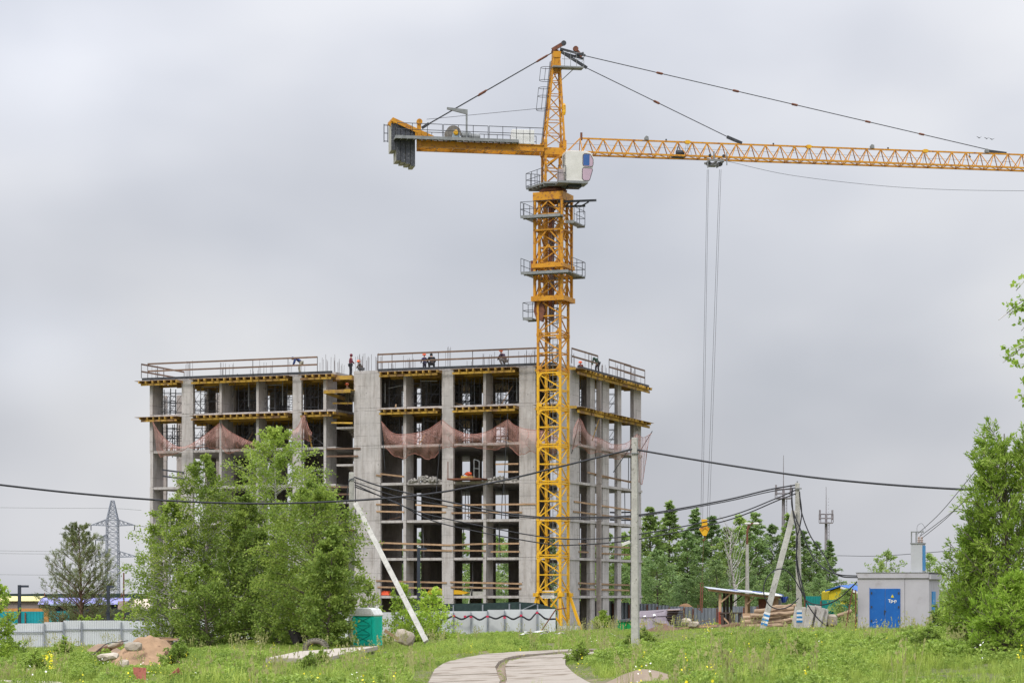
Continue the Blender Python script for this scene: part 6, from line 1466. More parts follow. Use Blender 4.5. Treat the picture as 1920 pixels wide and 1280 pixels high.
# ------------------------------------------------------------------ substation
SA = BA; dS = 123; g = P(1742, 1178, dS); sub = empty('substation', Vector((g.x, g.y, g.z)), 'grey rendered transformer substation with blue double door and flat roof', 'building', rz=SA)
M['render'] = pmat('grey_render', (.43, .42, .445), (.38, .37, .395), .9, .85, .006, spots=(.30, .28, .28), spot_scale=1.3, spot_pos=(.58, .75))
M['blue'] = pmat('blue_door_paint', (.012, .115, .40), (.010, .095, .34), 1.5, .4, spots=(.03, .14, .38), spot_pos=(.62, .7))
M['sky_blue'] = pmat('light_blue_paint', (.02, .25, .55), (.02, .2, .47), 2, .45)
SW, SD, SH = 3.88, 3.0, 2.72
MB().box(-SW, 0, -.5, -1.32, SD, SH).build('wall', M['render'], sub); MB().box(-1.30, .004, -.5, 0, SD, SH).build('wall', M['render'], sub)
MB().box(-SW - .06, -.08, SH, .0, SD + .1, SH + .28).build('roof_slab', M['render'], sub); MB().box(.01, -.04, SH - .06, .12, SD + .1, SH + .20).build('roof_slab', M['render'], sub)
MB().box(-SW - .09, -.11, SH + .283, .14, SD + .12, SH + .31).build('roof_sheet', M['galv'], sub)
dx0 = -SW + (1630 - 1606) / 35.; dw = 58 / 35.
for k in range(2): dr = MB().box(dx0 + k * dw / 2 + .01, -.05, -.05, dx0 + (k + 1) * dw / 2 - .01, -.005, 2.15).build('door', M['blue'], sub)
dr = MB().box(dx0 - .03, -.03, -.06, dx0, -.003, 2.2).build('door_frame', M['blue'], sub)
MB().box(dx0 + dw / 2 - .05, -.09, .75, dx0 + dw / 2 - .02, -.055, 1.0).build('door_handle', M['steel_dark'], sub)
MB().box(dx0 + dw / 2 - .06, -.075, .9, dx0 + dw / 2 + .06, -.06, .95).build('door_bolt', M['steel_dark'], sub)
for hx in (dx0 + .05, dx0 + dw - .13):
    for hz in (.35, 1.1, 1.85): MB().box(hx, -.075, hz, hx + .08, -.052, hz + .12).build('hinge', M['steel_dark'], sub)
MB().box(-SW - .015, -.018, -.5, dx0 - .04, -.002, .16).build('plinth', M['concrete_pole'], sub); MB().box(dx0 + dw + .04, -.018, -.5, .015, -.002, .16).build('plinth', M['concrete_pole'], sub)
tx = dx0 + dw * .74; MB().prism([(tx - .09, 1.68), (tx + .09, 1.68), (tx, 1.84)], -.062, -.056).build('warning_triangle', pmat('warning_yellow', (.75, .62, .03)), sub)
def text(body, size, loc, rot, mat, parent, name='lettering'):
    c = bpy.data.curves.new(name, 'FONT'); c.body = body; c.size = size; c.align_x = 'CENTER'; c.extrude = .002; c.materials.append(mat); c.offset = .008
    t = bpy.data.objects.new(name, c); COL.objects.link(t); bpy.context.view_layer.update()
    me = bpy.data.meshes.new_from_object(t.evaluated_get(bpy.context.evaluated_depsgraph_get())); bpy.data.objects.remove(t)
    me.materials.clear(); return link(name, me, mat, parent, loc, rot)
text('Тр-р', .21, (tx + .0, -.062, 1.42), (math.radians(90), 0, 0), M['white'], sub)
MB().box(-.06 + .06 + .003, .75, .35, .05, 1.65, 2.0).build('side_door', M['sky_blue'], sub)
MB().prism([(-.05, 1.45), (.05, 1.45), (0, 1.58)], -.003, .003).build('warning_triangle', M['white'], sub, loc=(.055, 1.1, 0), rot=(0, 0, math.radians(90)))
# cable box on the roof
cbx = -(1742 - 1716) / 35. + .05; rb_ = empty('roof_cable_box', B2W(0, 0, 0), 'tall grey metal cable box with blue side plate standing on the substation roof', 'cabinet', rz=SA)
rb_.location = sub.matrix_world @ Vector((0, 0, 0)) if False else Vector((g.x, g.y, g.z)) + Matrix.Rotation(SA, 3, 'Z') @ Vector((cbx, .5, SH + .31))
bw, bd_, bh = .62, .8, 1.52
MB().box(-bw / 2, -bd_ / 2, 0, bw / 2, bd_ / 2, bh).build('housing', pmat('box_grey', (.45, .46, .48), (.40, .41, .43), 1, .5), rb_)
MB().box(bw / 2 + .002, -bd_ / 2 + .05, .1, bw / 2 + .03, bd_ / 2 - .02, bh - .08).build('side_plate', M['sky_blue'], rb_); MB().box(-bw / 2 - .04, -bd_ / 2 - .04, bh, bw / 2 + .04, bd_ / 2 + .04, bh + .06).build('lid', M['galv'], rb_)
for x in (-.02, .14): MB().lathe((x + .08, -.1, bh + .06), [(.05, 0), (.09, .06), (.05, .1), (.09, .16), (.05, .2), (.07, .28), (.04, .34)], 10).build('insulator', pmat('porcelain', (.42, .34, .30), (.32, .25, .22)), rb_)
mb = MB()
for x in (-.3, -.05): mb.box(x - .03, -.3, bh, x + .03, -.24, bh + .62)
mb.box(-.33, -.31, bh + .62, .36, -.22, bh + .68); mb.build('bracket', M['galv'], rb_)
mb = MB(); mb.tube(catmull([(.0, -.2, bh + .4), (-.0, -.2, bh + .95), (.25, -.2, bh + 1.1), (.45, -.2, bh + .8)], 5), .008, 4); mb.tube([(.1, -.1, bh + .35), (.3, -.1, bh + .75)], .012, 4); mb.build('jumper_wire', CM, rb_)
g = gp(1703, 118); rr_ = empty('red_box', g, 'low dark red metal box lying at the foot of the substation', 'box', rz=-.12); q = P(1703, 1180, 118).z - g.z
MB().box(-.62, -.3, -.2, .62, .3, q).build('body', pmat('dull_red', (.22, .035, .04), (.17, .03, .03), 3, .7), rr_); MB().box(-.67, -.34, q, .67, .34, q + .07).build('lid', pmat('worn_red', (.36, .09, .09), (.28, .06, .06), 3, .7), rr_)
g = P(1766, 1160, 126); ty = empty('tyre', g, 'black tyre leaning at the right rear corner of the substation', 'tyre')
def tyre_mesh(Rr, r, mb=None):
    mb = MB(); pts = [(math.cos(a) * Rr, 0, math.sin(a) * Rr) for a in [k * math.pi / 12 for k in range(25)]]; return mb.tube(pts, r, 9, caps=False)
tyre_mesh(.30, .12).build('tread', pmat('rubber', (.035, .035, .035), (.02, .02, .02), 5, .8), ty, smooth=True)
for px, yt in ((1594, 1103), (1600, 1106)): pass
for k, (px, yt, l) in enumerate(((1593, 1103, .25), (1604.5, 1105, 0))):
    d = 124; a = P(px - l * 30, 1178, d); b = P(px + (6 if k == 0 else 0), yt, d); o = MB().tube([a - a, b - a], .035, 5).build('rusty_stake', M['rust'], loc=a); tag(o, ('tilted' if k == 0 else 'upright') + ' rusty stake in the grass left of the substation', 'stake')

# yellow house and teal fence beyond
g = P(1596, 1140, 215); yh = empty('yellow_house', Vector((g.x, 215, 0)), 'yellow house with blue gable roof behind the concrete slabs', 'house'); s = 215 / F
ym = pmat('yellow_wall', (.62, .48, .02), (.55, .42, .02), 2, .7); Z = lambda y: HC + (HY - y) * s
rm = pmat('blue_roof', (.03, .13, .42), (.03, .11, .36), 2, .5); ax = (1577 - 1596) * s
MB().prism([(-2.1, -.5), (3.3, -.5), (3.3, Z(1128)), (ax, Z(1100.5)), (-2.1, Z(1109))][::-1], 0, 5).build('wall', ym, yh)
a, b, k = Vector((ax - .1, -.35, Z(1099.5))), Vector((3.6, -.35, Z(1128.5))), Vector((3.4, 5, .35)); u = Vector((0, 0, .12))
MB().hexa([a, b, b + k, a + k, a + u, b + u, b + k + u, a + k + u]).build('roof', rm, yh)
a, b = Vector((ax - .2, -.3, Z(1099.5))), Vector((-2.5, -.3, Z(1108.5)))
MB().hexa([b, a, a + k, b + k, b + u, a + u, a + k + u, b + k + u]).build('roof', rm, yh)
MB().beam((ax - .1, -.40, Z(1100.5)), (3.6, -.40, Z(1129)), .06, .2).build('verge_board', M['white'], yh)
w_ = MB().box(-1.0, -.05, Z(1125), 1.0, -.01, Z(1116)).build('window', rm, yh); MB().box(-.75, -.08, Z(1123.5), .6, -.051, Z(1118)).build('pane', pmat('dark_glass', (.05, .06, .08), (.03, .04, .05), 2, .2), w_)
sheet_fence('teal sheet fence in front of the yellow house', [(1510, 1117), (1540, 1124), (1575, 1132), (1612, 1134), (1650, 1134)], 212, 208, pmat('green_teal', (.01, .22, .20), (.01, .17, .16), 2, .6), M['rust'], .25, .03, None)
g = P(1160, 1140, 250); o = empty('yellow_trailer', Vector((g.x, 250, 0)), 'pale yellow trailer with white lower half behind the zinc fence', 'trailer'); s = 250 / F; Z = lambda y: HC + (HY - y) * s
MB().box(-1.5, 0, Z(1131), 4.2, 2.5, Z(1114)).build('body', pmat('pale_yellow', (.66, .45, .16), (.58, .40, .14), 1, .6), o); MB().box(-1.4, -.1, Z(1133), 1.0, -.01, Z(1126)).build('panel', M['white'], o)
for x in (-.8, 3.2): MB().lathe((x, .4, .3), [(.4, -.15), (.4, .15)], 12, 'Y').build('wheel', M['cable'], o)

# ------------------------------------------------------------------ lumber shed, logs, slabs, slate
def W0(px, py, d): return P(px, py, d)
lt_ = pmat('light_timber', (.50, .34, .21), (.36, .24, .15), 2.5, .85, .004, stretch=(.4, 1, 1), rand=.3)
dk_ = pmat('dark_timber', (.10, .075, .06), (.055, .045, .04), 3, .9)
dl = 141; g = gp(1395, dl); ls = empty('lumber_shed', g, 'open timber lean-to with a thin tin and blue tarp roof above the logs', 'shed'); s = dl / F
def L3(px, py, dd=0): v = P(px, py, dl + dd); return v - g
for px, pyt, dd, m in ((1350, 1112, 0, lt_), (1399, 1115, 0, lt_), (1404, 1113, 2, lt_), (1457, 1118, 0, lt_), (1358, 1110, 2.2, dk_), (1364, 1110, 2.2, dk_), (1371, 1111, 2.2, dk_)):
    v = L3(px, pyt, dd); o = MB().box(v.x - .08, v.y - .07, -.2, v.x + .08, v.y + .07, v.z).build('post', m, ls)
MB().box(L3(1349.5, 0).x - .09, -.12, -.1, L3(1352, 0).x, -.08, .95).build('red_post_board', pmat('red_board', (.40, .09, .05), (.30, .07, .05)), ls)
for a, b, c, d_, w in ((1352, 1128, 1372, 1111, .09), (1401, 1132, 1414, 1119, .08), (1351, 1152, 1367, 1168, .1)): MB().beam(L3(a, b, -.15), L3(c, d_, -.15), .06, w).build('brace', lt_, ls)
MB().beam(L3(1372, 1131, 1.5), L3(1391, 1116, 1.5), .07, .08).build('brace', dk_, ls)
MB().beam(L3(1328, 1105, -.3), L3(1392, 1113, -.3), .08, .14).build('beam', lt_, ls); MB().beam(L3(1391, 1114, -.35), L3(1465, 1119.5, -.35), .08, .13).build('beam', lt_, ls)
tin = pmat('tin_roof', (.52, .55, .60), (.38, .40, .45), 3, .5, metal=.2, spots=(.30, .24, .2)); tarp = pmat('blue_tarp', (.05, .09, .30), (.03, .06, .22), 4, .5, spots=(.3, .33, .42), spot_scale=3)
def sheet(a, b, dep, lift, mat, nm, th=.03):
    a, b = Vector(a), Vector(b); k = Vector((0, dep, lift)); u = Vector((0, 0, th))
    MB().hexa([a, b, b + k, a + k, a + u, b + u, b + k + u, a + k + u]).build(nm, mat, ls)
for a, b, y0, y1 in ((1328, 1350, 1103, 1105.4), (1350.5, 1371, 1105.5, 1108), (1371.5, 1391, 1108, 1110)): sheet(L3(a, y0, -.6), L3(b, y1, -.6), 3.2, .12, tin, 'roof_sheet')
for a, b, y0, y1 in ((1389, 1414, 1109.5, 1112), (1414.5, 1440, 1112, 1115), (1440.5, 1467, 1115, 1117.6)): sheet(L3(a, y0, -.7), L3(b, y1, -.7), 3.4, .14, M['white'] if a > 1389 else tin, 'roof_sheet', .05)
sheet(L3(1388, 1108.2, .6), L3(1432, 1111.5, .6), 2.0, .08, tarp, 'roof_tarp'); sheet(L3(1372, 1107, .8), L3(1392, 1108.6, .8), 2.0, .08, tarp, 'roof_tarp'); sheet(L3(1444, 1113.5, 1), L3(1470, 1116, 1), 1.8, .08, tarp, 'roof_tarp')
mb = MB(); rows = []
for j in range(5):
    rows.append([L3(1462 + i * 3.4 + j * (i - 2) * -.5, 1117 + j * 2.8 + (1.5 if i % 2 else 0), -.5 + .15 * (i % 2)) for i in range(6)])
mb.grid(rows); mb.build('hanging_tarp', tarp, ls)
MB().box(L3(1449, 0).x, .2, .3, L3(1459, 0).x, .26, L3(0, 1121).z).build('board', lt_, ls); MB().box(L3(1460, 0).x, .3, .3, L3(1467, 0).x, .34, L3(0, 1124).z).build('board', M['galv'], ls)
MB().box(L3(1424, 0).x, .6, .2, L3(1441, 0).x, .64, L3(0, 1122).z).build('panel', M['rust'], ls)
tb = empty('work_bench', L3(1372, 1168) + g, 'dark work bench standing under the lean-to roof', 'bench'); tb.location.z = gp(1372, dl).z
MB().box(-.75, -.3, .85, .65, .3, .93).build('bench_top', dk_, tb)
for x in (-.6, -.1, .1, .5): MB().box(x - .08, -.25, 0, x + .08, .25, .85).build('leg', dk_, tb)
bk = P(1397, 1149, 140); o = MB().box(-.15, 0, -.85, .75, .04, .0).build('plywood_board', lt_, loc=bk); tag(o, 'upright plywood board between the bench and the logs', 'board')
# log pile
lgm = pmat('peeled_log', (.40, .29, .19), (.26, .18, .12), 2.2, .85, .01, spots=(.16, .10, .07), spot_scale=5, stretch=(.25, 1, 1), rand=.25)
logs = empty('log', (0, 0, 0)); bpy.data.objects.remove(logs)
r = random.Random(5)
for k, (a, b, y0, y1, rad, dd, lab) in enumerate(((1391, 1484, 1167, 1164, .17, 138.6, 'lowest long squared log of the pile behind the tilted strut'), (1393, 1482, 1159, 1157, .15, 138.8, 'second log from the bottom in the pile behind the strut'),
        (1407, 1490, 1155, 1149, .14, 138.4, 'middle log with a rounded end in the pile behind the strut'), (1414, 1488, 1145.5, 1141, .15, 138.7, 'upper log with a rotten end in the pile behind the strut'), (1445, 1492, 1138.5, 1135, .12, 138.9, 'short topmost log of the pile right of the strut'),
        (1400, 1476, 1174, 1172, .12, 137.8, 'weathered log lying in the soil before the pile'), (1468, 1486, 1164, 1160, .12, 137.9, 'short stub of log at the right end of the pile'))):
    A, B = P(a, y0, dd), P(b, y1, dd + .3); n_ = 9; pts = [A.lerp(B, i / n_) - A + Vector((0, r.uniform(-.02, .02), r.uniform(-.03, .03))) for i in range(n_ + 1)]
    o = MB().tube(pts, [rad * r.uniform(.86, 1.1) for _ in pts], 8).build('log', lgm, loc=A); tag(o, lab, 'log')
for k, (a, b, y0, y1, dd, lab) in enumerate(((1570, 1586, 1154, 1149, 134, 'small pale log on the grass bank right of the concrete slabs, the left one'), (1583, 1597, 1150, 1144.5, 134.5, 'small pale log on the grass bank right of the concrete slabs, the right one'))):
    A, B = P(a, y0, dd), P(b, y1, dd); o = MB().tube([A - A, B - A], .11, 8).build('log', lgm, loc=A); tag(o, lab, 'log')
# standing concrete slabs
cm1 = pmat('old_slab', (.40, .38, .34), (.29, .27, .24), 2.4, .95, .02, spots=(.20, .17, .14))
for k, (x0, x1, xt0, xt1, yt, dd, lab) in enumerate(((1482, 1509, 1491, 1512, 1136, 130.5, 'leftmost broad old concrete slab behind the banded pole'), (1505, 1520, 1514, 1530, 1133.5, 130, 'pale concrete slab just right of the banded pole'), (1515, 1528, 1528, 1541, 1134, 130.4, 'whitish thin concrete slab leaning right in the row'),
        (1524, 1537, 1533, 1548, 1138, 129.8, 'dark edged concrete slab fourth from the banded pole'), (1534, 1548, 1545, 1554, 1140, 130.1, 'brownish rightmost slab of the leaning row'))):
    g_ = P((x0 + x1) / 2, 1180, dd); q = [P(x0, 1182, dd), P(x1, 1180, dd), P(xt1, yt + 2, dd + .6), P(xt0, yt, dd + .6)]; w = Vector((.15, 1.3, .0))
    o = MB().hexa([q[0] - g_, q[1] - g_, q[1] + w - g_, q[0] + w - g_, q[3] - g_, q[2] - g_, q[2] + w - g_, q[3] + w - g_]).build('concrete_slab', cm1, loc=g_); tag(o, lab, 'slab', 'old concrete slabs leaning behind the banded pole'); bevel(o, .04, 2)
def stone(label, px, py, d, sx, sy, sz, seed, mat, name='stone', cat='stone', rot=0.0, tilt=0.0, sub=2):
    r = random.Random(seed); import bmesh
    bm = bmesh.new(); bmesh.ops.create_icosphere(bm, subdivisions=sub, radius=.5)
    for v in bm.verts:
        n_ = noise.noise(v.co * 2.2 + Vector((seed * 7.1, 0, 0))); v.co *= 1 + .35 * n_
        v.co = Vector((max(-.42, min(.42, v.co.x)) * sx, max(-.42, min(.42, v.co.y)) * sy, max(-.36, min(.40, v.co.z)) * sz)) * 1.15
    me = bpy.data.meshes.new(name); bm.to_mesh(me); bm.free(); o = link(name, me, mat, None, P(px, py, d), (tilt * .4, tilt, rot)); return tag(o, label, cat)
stm = pmat('stone', (.43, .37, .30), (.30, .26, .21), 2.5, .95, .02, spots=(.2, .16, .12)); brn = pmat('brown_soil', (.17, .10, .065), (.10, .06, .04), 2.5, .95, .03)
stone('brown lump of rock between the concrete slabs and the log bank', 1557, 1163, 131, .8, .6, .8, 6, stm)
# wooden scrap and soil heaps on the right
def heap(label, px0, px1, pyt, d, depth, mat, seed, name='soil_heap', cat='soil heap', skew=0.0, rough=.12, sharp=0):
    a, b = gp(px0, d), gp(px1, d); c = (a + b) / 2; H_ = HC + (HY - pyt) * d / F - c.z; w = (b - a).length / 2; nx, ny = 40, 22; rows = []
    for j in range(ny + 1):
        v = -1 + 2 * j / ny; row = []
        for i in range(nx + 1):
            u = -1 + 2 * i / nx; rr = min(1, math.sqrt((u - skew * (1 - abs(u))) ** 2 + v * v)); hz = H_ * ((1 - sharp) * (math.cos(math.pi * rr / 2) ** 1.25 if rr < 1 else 0) + sharp * (1 - rr) ** .95)
            x, y = c.x + u * w, c.y + v * depth; nz = noise.noise(Vector((x * 1.1, y * 1.1, seed))) * rough + noise.noise(Vector((x * 3.4, y * 3.4, seed))) * rough * .45
            row.append((x - c.x, y - c.y, gz(x, y) - c.z + hz + nz * (1 - rr) - .1 * rr))
        rows.append(row)
    o = MB().grid(rows).build(name, mat, loc=c, smooth=True); return tag(o, label, cat)
heap('low brown soil heap in front of the dark slate pile', 1195, 1290, 1172, 132, 2.0, brn, 3)
heap('brown soil bank under the logs and the lean-to', 1280, 1480, 1170, 139, 2.5, brn, 4)
heap('reddish soil bank beyond the zinc fence', 1238, 1330, 1130, 205, 3, pmat('red_soil', (.30, .16, .08), (.2, .12, .06), 2, .95), 5)
scr = pmat('scrap_wood', (.27, .20, .16), (.15, .11, .09), 3, .9, stretch=(.3, 1, 1), rand=.6)
sp_ = empty('scrap_timber_pile', gp(1300, 137), 'flat pile of old brown boards left of the lean-to', 'timber pile'); r = random.Random(12)
for k in range(26):
    a = r.uniform(1262, 1335); y = 1181 - k * .42 + r.uniform(-1, 1); l = r.uniform(18, 55); sl = r.uniform(-.18, .06); A = P(a, y, 137 + r.uniform(-.8, .8)); B = P(min(a + l, 1352), y + sl * l, 137 + r.uniform(-.8, .8))
    MB().beam(A - sp_.location, B - sp_.location, r.uniform(.1, .22), r.uniform(.04, .08)).build('board', scr, sp_)
MB().beam(P(1274, 1177, 136) - sp_.location, P(1344, 1172, 136) - sp_.location, .1, .1).build('board', lt_, sp_)
cb2 = pmat('carved_board', (.33, .21, .13), (.20, .12, .08), 7, .9, .03); q = P(1363, 1180, 133.5)
o = MB().hexa([(-.4, 0, -.3), (.45, .1, -.35), (.45, .16, -.35), (-.4, .06, -.3), (-.5, 0, .12), (.5, .1, .38), (.5, .16, .38), (-.5, .06, .12)]).build('brown_panel', cb2, loc=q); tag(o, 'rough brown panel standing tilted in the grass before the bench', 'panel')
# slate / roofing sheet pile
slm = pmat('violet_slate', (.20, .168, .185), (.145, .12, .14), 2.2, .7, .006, spots=(.42, .38, .38), spot_scale=3.5, spot_pos=(.66, .70)); dsl = 142
sl = empty('roofing_sheet_pile', P(1230, 1178, dsl), 'large pile of violet grey roofing sheets behind the tall pole', 'sheet pile'); o0 = sl.location.copy()
def shp(a, name='roofing_sheet', mat=slm, th=.04):
    q = [P(*v) - o0 for v in a]; MB().hexa(q + [v + Vector((0, -.02, th)) for v in q]).build(name, mat, sl)
shp([(1186, 1180, 140.5), (1262, 1181, 140.5), (1266, 1158, 142), (1190, 1158, 142)]); shp([(1190, 1158, 141.9), (1266, 1157, 141.9), (1276, 1141, 144), (1206, 1146, 144)], th=.05)
shp([(1200, 1146, 143.8), (1236, 1145, 143.8), (1244, 1146, 143.2), (1190, 1156, 142.6)], th=.05); shp([(1232, 1156, 141.7), (1260, 1155, 141.7), (1272, 1143, 143.5), (1238, 1147, 143.5)], th=.06)
shp([(1222, 1163, 141.2), (1258, 1177, 140.4), (1248, 1157, 141.3), (1228, 1158, 141.3)], th=.05)
for k in range(12): z = k * .095; shp([(1250 + k % 3, 1180 - k * 3.2, 140.9), (1279 + (k * 7) % 5, 1179 - k * 3.2, 141.3), (1281, 1178.5 - k * 3.2, 144), (1250, 1178.5 - k * 3.2, 144)], 'sheet_edge', scr if k % 2 else slm)
for a, b, y in ((1196, 1213, 1169), (1228, 1251, 1169)): MB().beam(P(a, y, 140.6) - o0 - Vector((0, .1, 0)), P(b, y, 140.6) - o0 - Vector((0, .1, 0)), .05, .05).build('batten', M['yellow_timber'], sl)
shp([(1225, 1155, 141.7), (1230, 1153.5, 141.7), (1227.5, 1150.5, 142.2), (1224, 1151.5, 142.2)], 'paper_scrap', M['white'], .02)
shp([(1206, 1156, 141.6), (1211, 1155.5, 141.6), (1211, 1153.5, 141.8), (1207, 1154, 141.8)], 'paper_scrap', M['white'], .02)
# green barrel pieces beside the building
gm = pmat('green_plastic', (.01, .33, .09), (.008, .25, .07), 2, .45); g_ = P(1171, 1174, 150); gbn = empty('green_barrow', g_, 'bright green plastic tub with a dark cover at the foot of the building', 'tub')
MB().lathe((-.15, 0, -.3), [(.26, 0), (.34, .62), (.36, .70)], 12).build('tub', gm, gbn); MB().lathe((.32, .1, -.35), [(.26, 0), (.34, .62), (.36, .72)], 12).build('tub', gm, gbn); MB().hexa([(-.45, -.4, .30), (.9, -.3, .40), (.9, .5, .42), (-.4, .5, .36), (-.3, -.3, .42), (.8, -.2, .56), (.8, .4, .58), (-.3, .4, .46)]).build('cover', M['cable'], gbn)
# things on the first slab
def onslab(px, py, y=.3): x = bx(px, y); return B2W(x, y, bz(py, x, y))
o = MB().prism([(-1.6, 0), (1.5, -.02), (1.9, .10), (1.1, .30), (-.3, .42), (-1.4, .40)], -.25, .3).build('yellow_sheet_roll', pmat('bright_yellow', (.68, .40, .02), (.6, .33, .02), 2, .5), loc=onslab(838, 1113), rot=(0, 0, BA)); tag(o, 'long yellow bundle lying on the first floor slab behind the shrub', 'bundle')
o = MB().hexa([(-.4, -.2, 0), (.4, -.2, 0), (.4, .3, 0), (-.4, .3, 0), (-.3, -.1, .28), (.25, -.1, .34), (.3, .2, .30), (-.2, .2, .35)]).build('red_bag', M['orange_plastic'], loc=onslab(723, 1115), rot=(0, 0, BA)); tag(o, 'red bag lying on the first floor slab right of the big wall', 'bag')
o = MB().box(-.55, -.2, 0, .55, .2, .38).build('block_stack', M['concrete_pole'], loc=onslab(900, 1117), rot=(0, 0, BA)); tag(o, 'short stack of grey blocks on the first slab left of the crane', 'block')
lmp = empty('floodlight_stand', onslab(880, 1132), 'small floodlight on a thin tilted stand left of the crane foot', 'floodlight', rz=BA); MB().tube([(0, -.2, 0), (.28, -.2, 1.25)], .03, 5).build('stand', M['cab_white'], lmp); MB().box(.15, -.35, 1.2, .45, -.05, 1.42).build('lamp_head', M['galv'], lmp)
# bent steel pipe and white debris
o = MB().tube([P(1013, 1185, 158) - P(1013, 1185, 158), P(1042, 1142, 158) - P(1013, 1185, 158), P(1062, 1139, 158) - P(1013, 1185, 158)], .05, 6).build('bent_pipe', M['rust'], loc=P(1013, 1185, 158)); tag(o, 'rusty bent pipe sticking out of the grass at the crane foot', 'pipe')
r = random.Random(6)
for k, (px, py, w, lab) in enumerate(((1008, 1188, 1.4, 'long white foil strip lying in the grass below the crane'), (1050, 1191, .55, 'small white foam piece in the grass right below the crane'), (985, 1192, .7, 'crumpled white foil piece left in the debris below the crane'), (1020, 1190.5, .5, 'small white board scrap between the foil pieces'))):
    c = P(px, py, 121); rows = [[(w * (i / 6 - .5), .35 * (j - .5), .035 * math.sin(i * 1.7 + k + j) + .10 + .012 * i) for i in range(7)] for j in range(3)]
    o = MB().grid(rows).build('white_debris', M['white'], loc=c); m_ = o.modifiers.new('solid', 'SOLIDIFY'); m_.thickness = .02; tag(o, lab, 'debris')
o = MB().box(-.8, -.5, -.3, .6, .5, .55).build('grey_pallet_cage', M['galv'], loc=P(1063, 1176, 160), rot=(0, 0, BA)); bpy.data.objects.remove(o)
pc = empty('block_pallet', P(1067, 1180, 158), 'low pallet of grey blocks at the right of the panel fence, below the crane', 'pallet', rz=BA)
for i in range(4):
    for j in range(2): MB().box(-.75 + i * .38, -.3, -.2 + j * .24, -.75 + i * .38 + .35, .3, -.2 + j * .24 + .22).build('block', M['concrete_pole'], pc)

# ------------------------------------------------------------------ portable toilet, tyre, slabs, sand in the foreground
tq = pmat('turquoise_plastic', (.010, .60, .45), (.008, .53, .40), 1.2, .35, spec=.5); tqd = pmat('turquoise_groove', (.004, .24, .19), (.004, .2, .16)); d = 125
g_ = P(701, 1206, d); pt = empty('portable_toilet', g_, 'turquoise portable toilet with white domed roof', 'toilet', rz=math.radians(-19)); w = 1.22; h = (1206 - 1155) * d / F + .02
MB().box(-w, 0, -.1, 0, w, h).build('body', tq, pt)
MB().box(-w + .10, -.03, .0, -.14, -.002, h - .08).build('door', tq, pt)
for x in (-w + .04, -.07): MB().box(x - .05, -.035, 0, x + .05, -.002, h - .02).build('corner_rib', tq, pt)
for k in range(7): MB().box(.002, .1 + k * .15, .05, .03, .16 + k * .15, h - .08).build('side_rib', tq, pt)
z_ = h / 3
for k in range(3):
    a, b = z_ * k + .06, z_ * (k + 1) - .06
    for (x0, z0), (x1, z1) in (((-w + .18, a), (-.24, b)), ((-w + .18, b), (-.24, a))): MB().beam((x0, -.035, z0), (x1, -.035, z1), .015, .03).build('door_rib', tqd, pt)
    MB().box(-w + .14, -.045, b + .03, -.18, -.03, b + .06).build('door_rib', tqd, pt)
prof = [(-w - .06, h), (.06, h), (.06, h + .08), (-.10, h + .34), (-.28, h + .45), (-w + .28, h + .45), (-w + .10, h + .34), (-w - .06, h + .08)]
o = MB().prism(prof[::-1], -.07, w + .06).build('roof', M['white'], pt); bevel(o, .05, 3)
for k in range(6): MB().box(-w + .2 + k * .16, -.085, h + .12, -w + .27 + k * .16, -.065, h + .40).build('roof_rib', M['white'], pt)
MB().lathe((-.2, .9, h + .4), [(.06, 0), (.06, .15)], 8).build('vent_pipe', M['white'], pt)
stone('big pale boulder of broken concrete right of the toilet', 759, 1195, 118, 1.05, .8, .85, 12, stm, 'boulder', 'boulder', .2, .35)
o = MB().beam((-.4, 0, .28), (.3, .1, -.2), .05, .16).build('leaning_board', M['timber'], loc=P(736, 1191, 117)); tag(o, 'short pale board leaning against the boulder right of the toilet', 'board')
g_ = P(592, 1215, 112); ty = empty('tractor_tyre', g_, 'large weathered tyre standing behind the long slab under the birches', 'tyre', rz=-.3)
mb = MB(); pts = [(math.cos(a) * .52, 0, math.sin(a) * .36) for a in [k * math.pi / 16 for k in range(33)]]; mb.tube(pts, .13, 9, caps=False); mb.build('tread', pmat('weathered_rubber', (.20, .18, .14), (.12, .11, .09), 5, .9), ty, smooth=True)
for k in range(28):
    a = k * math.pi / 14; MB().obox((math.cos(a) * .65, 0, math.sin(a) * .49), .05, .22, .06, Matrix.Rotation(-a, 3, 'Y')).build('tread_block', bpy.data.materials['weathered_rubber'], ty)
# long slab in the grass
sm = pmat('field_slab', (.44, .39, .33), (.35, .31, .26), 1.2, .92, .008, spots=(.26, .22, .18))
def slab4(label, pts, th, mat=sm, name='concrete_slab'):
    q = [P(*p) for p in pts]; o0 = q[0].copy(); o = MB().hexa([v - o0 - Vector((0, 0, th)) for v in q] + [v - o0 for v in q]).build(name, mat, loc=o0); bevel(o, .02); return tag(o, label, 'slab')
slab4('left half of the long pale concrete slab in the grass below the birches', [(498, 1233, 92), (612, 1232, 93), (622, 1216, 108), (560, 1220, 106)], .20)
slab4('right half of the long pale concrete slab pointing at the toilet', [(613, 1231.5, 93), (640, 1225, 97), (709, 1210, 110), (625, 1215, 108.5)], .20)
slab4('white topped concrete slab edge at the bottom left corner', [(-60, 1285, 68), (165, 1290, 66), (110, 1277, 72), (-60, 1271.5, 73)], .25)
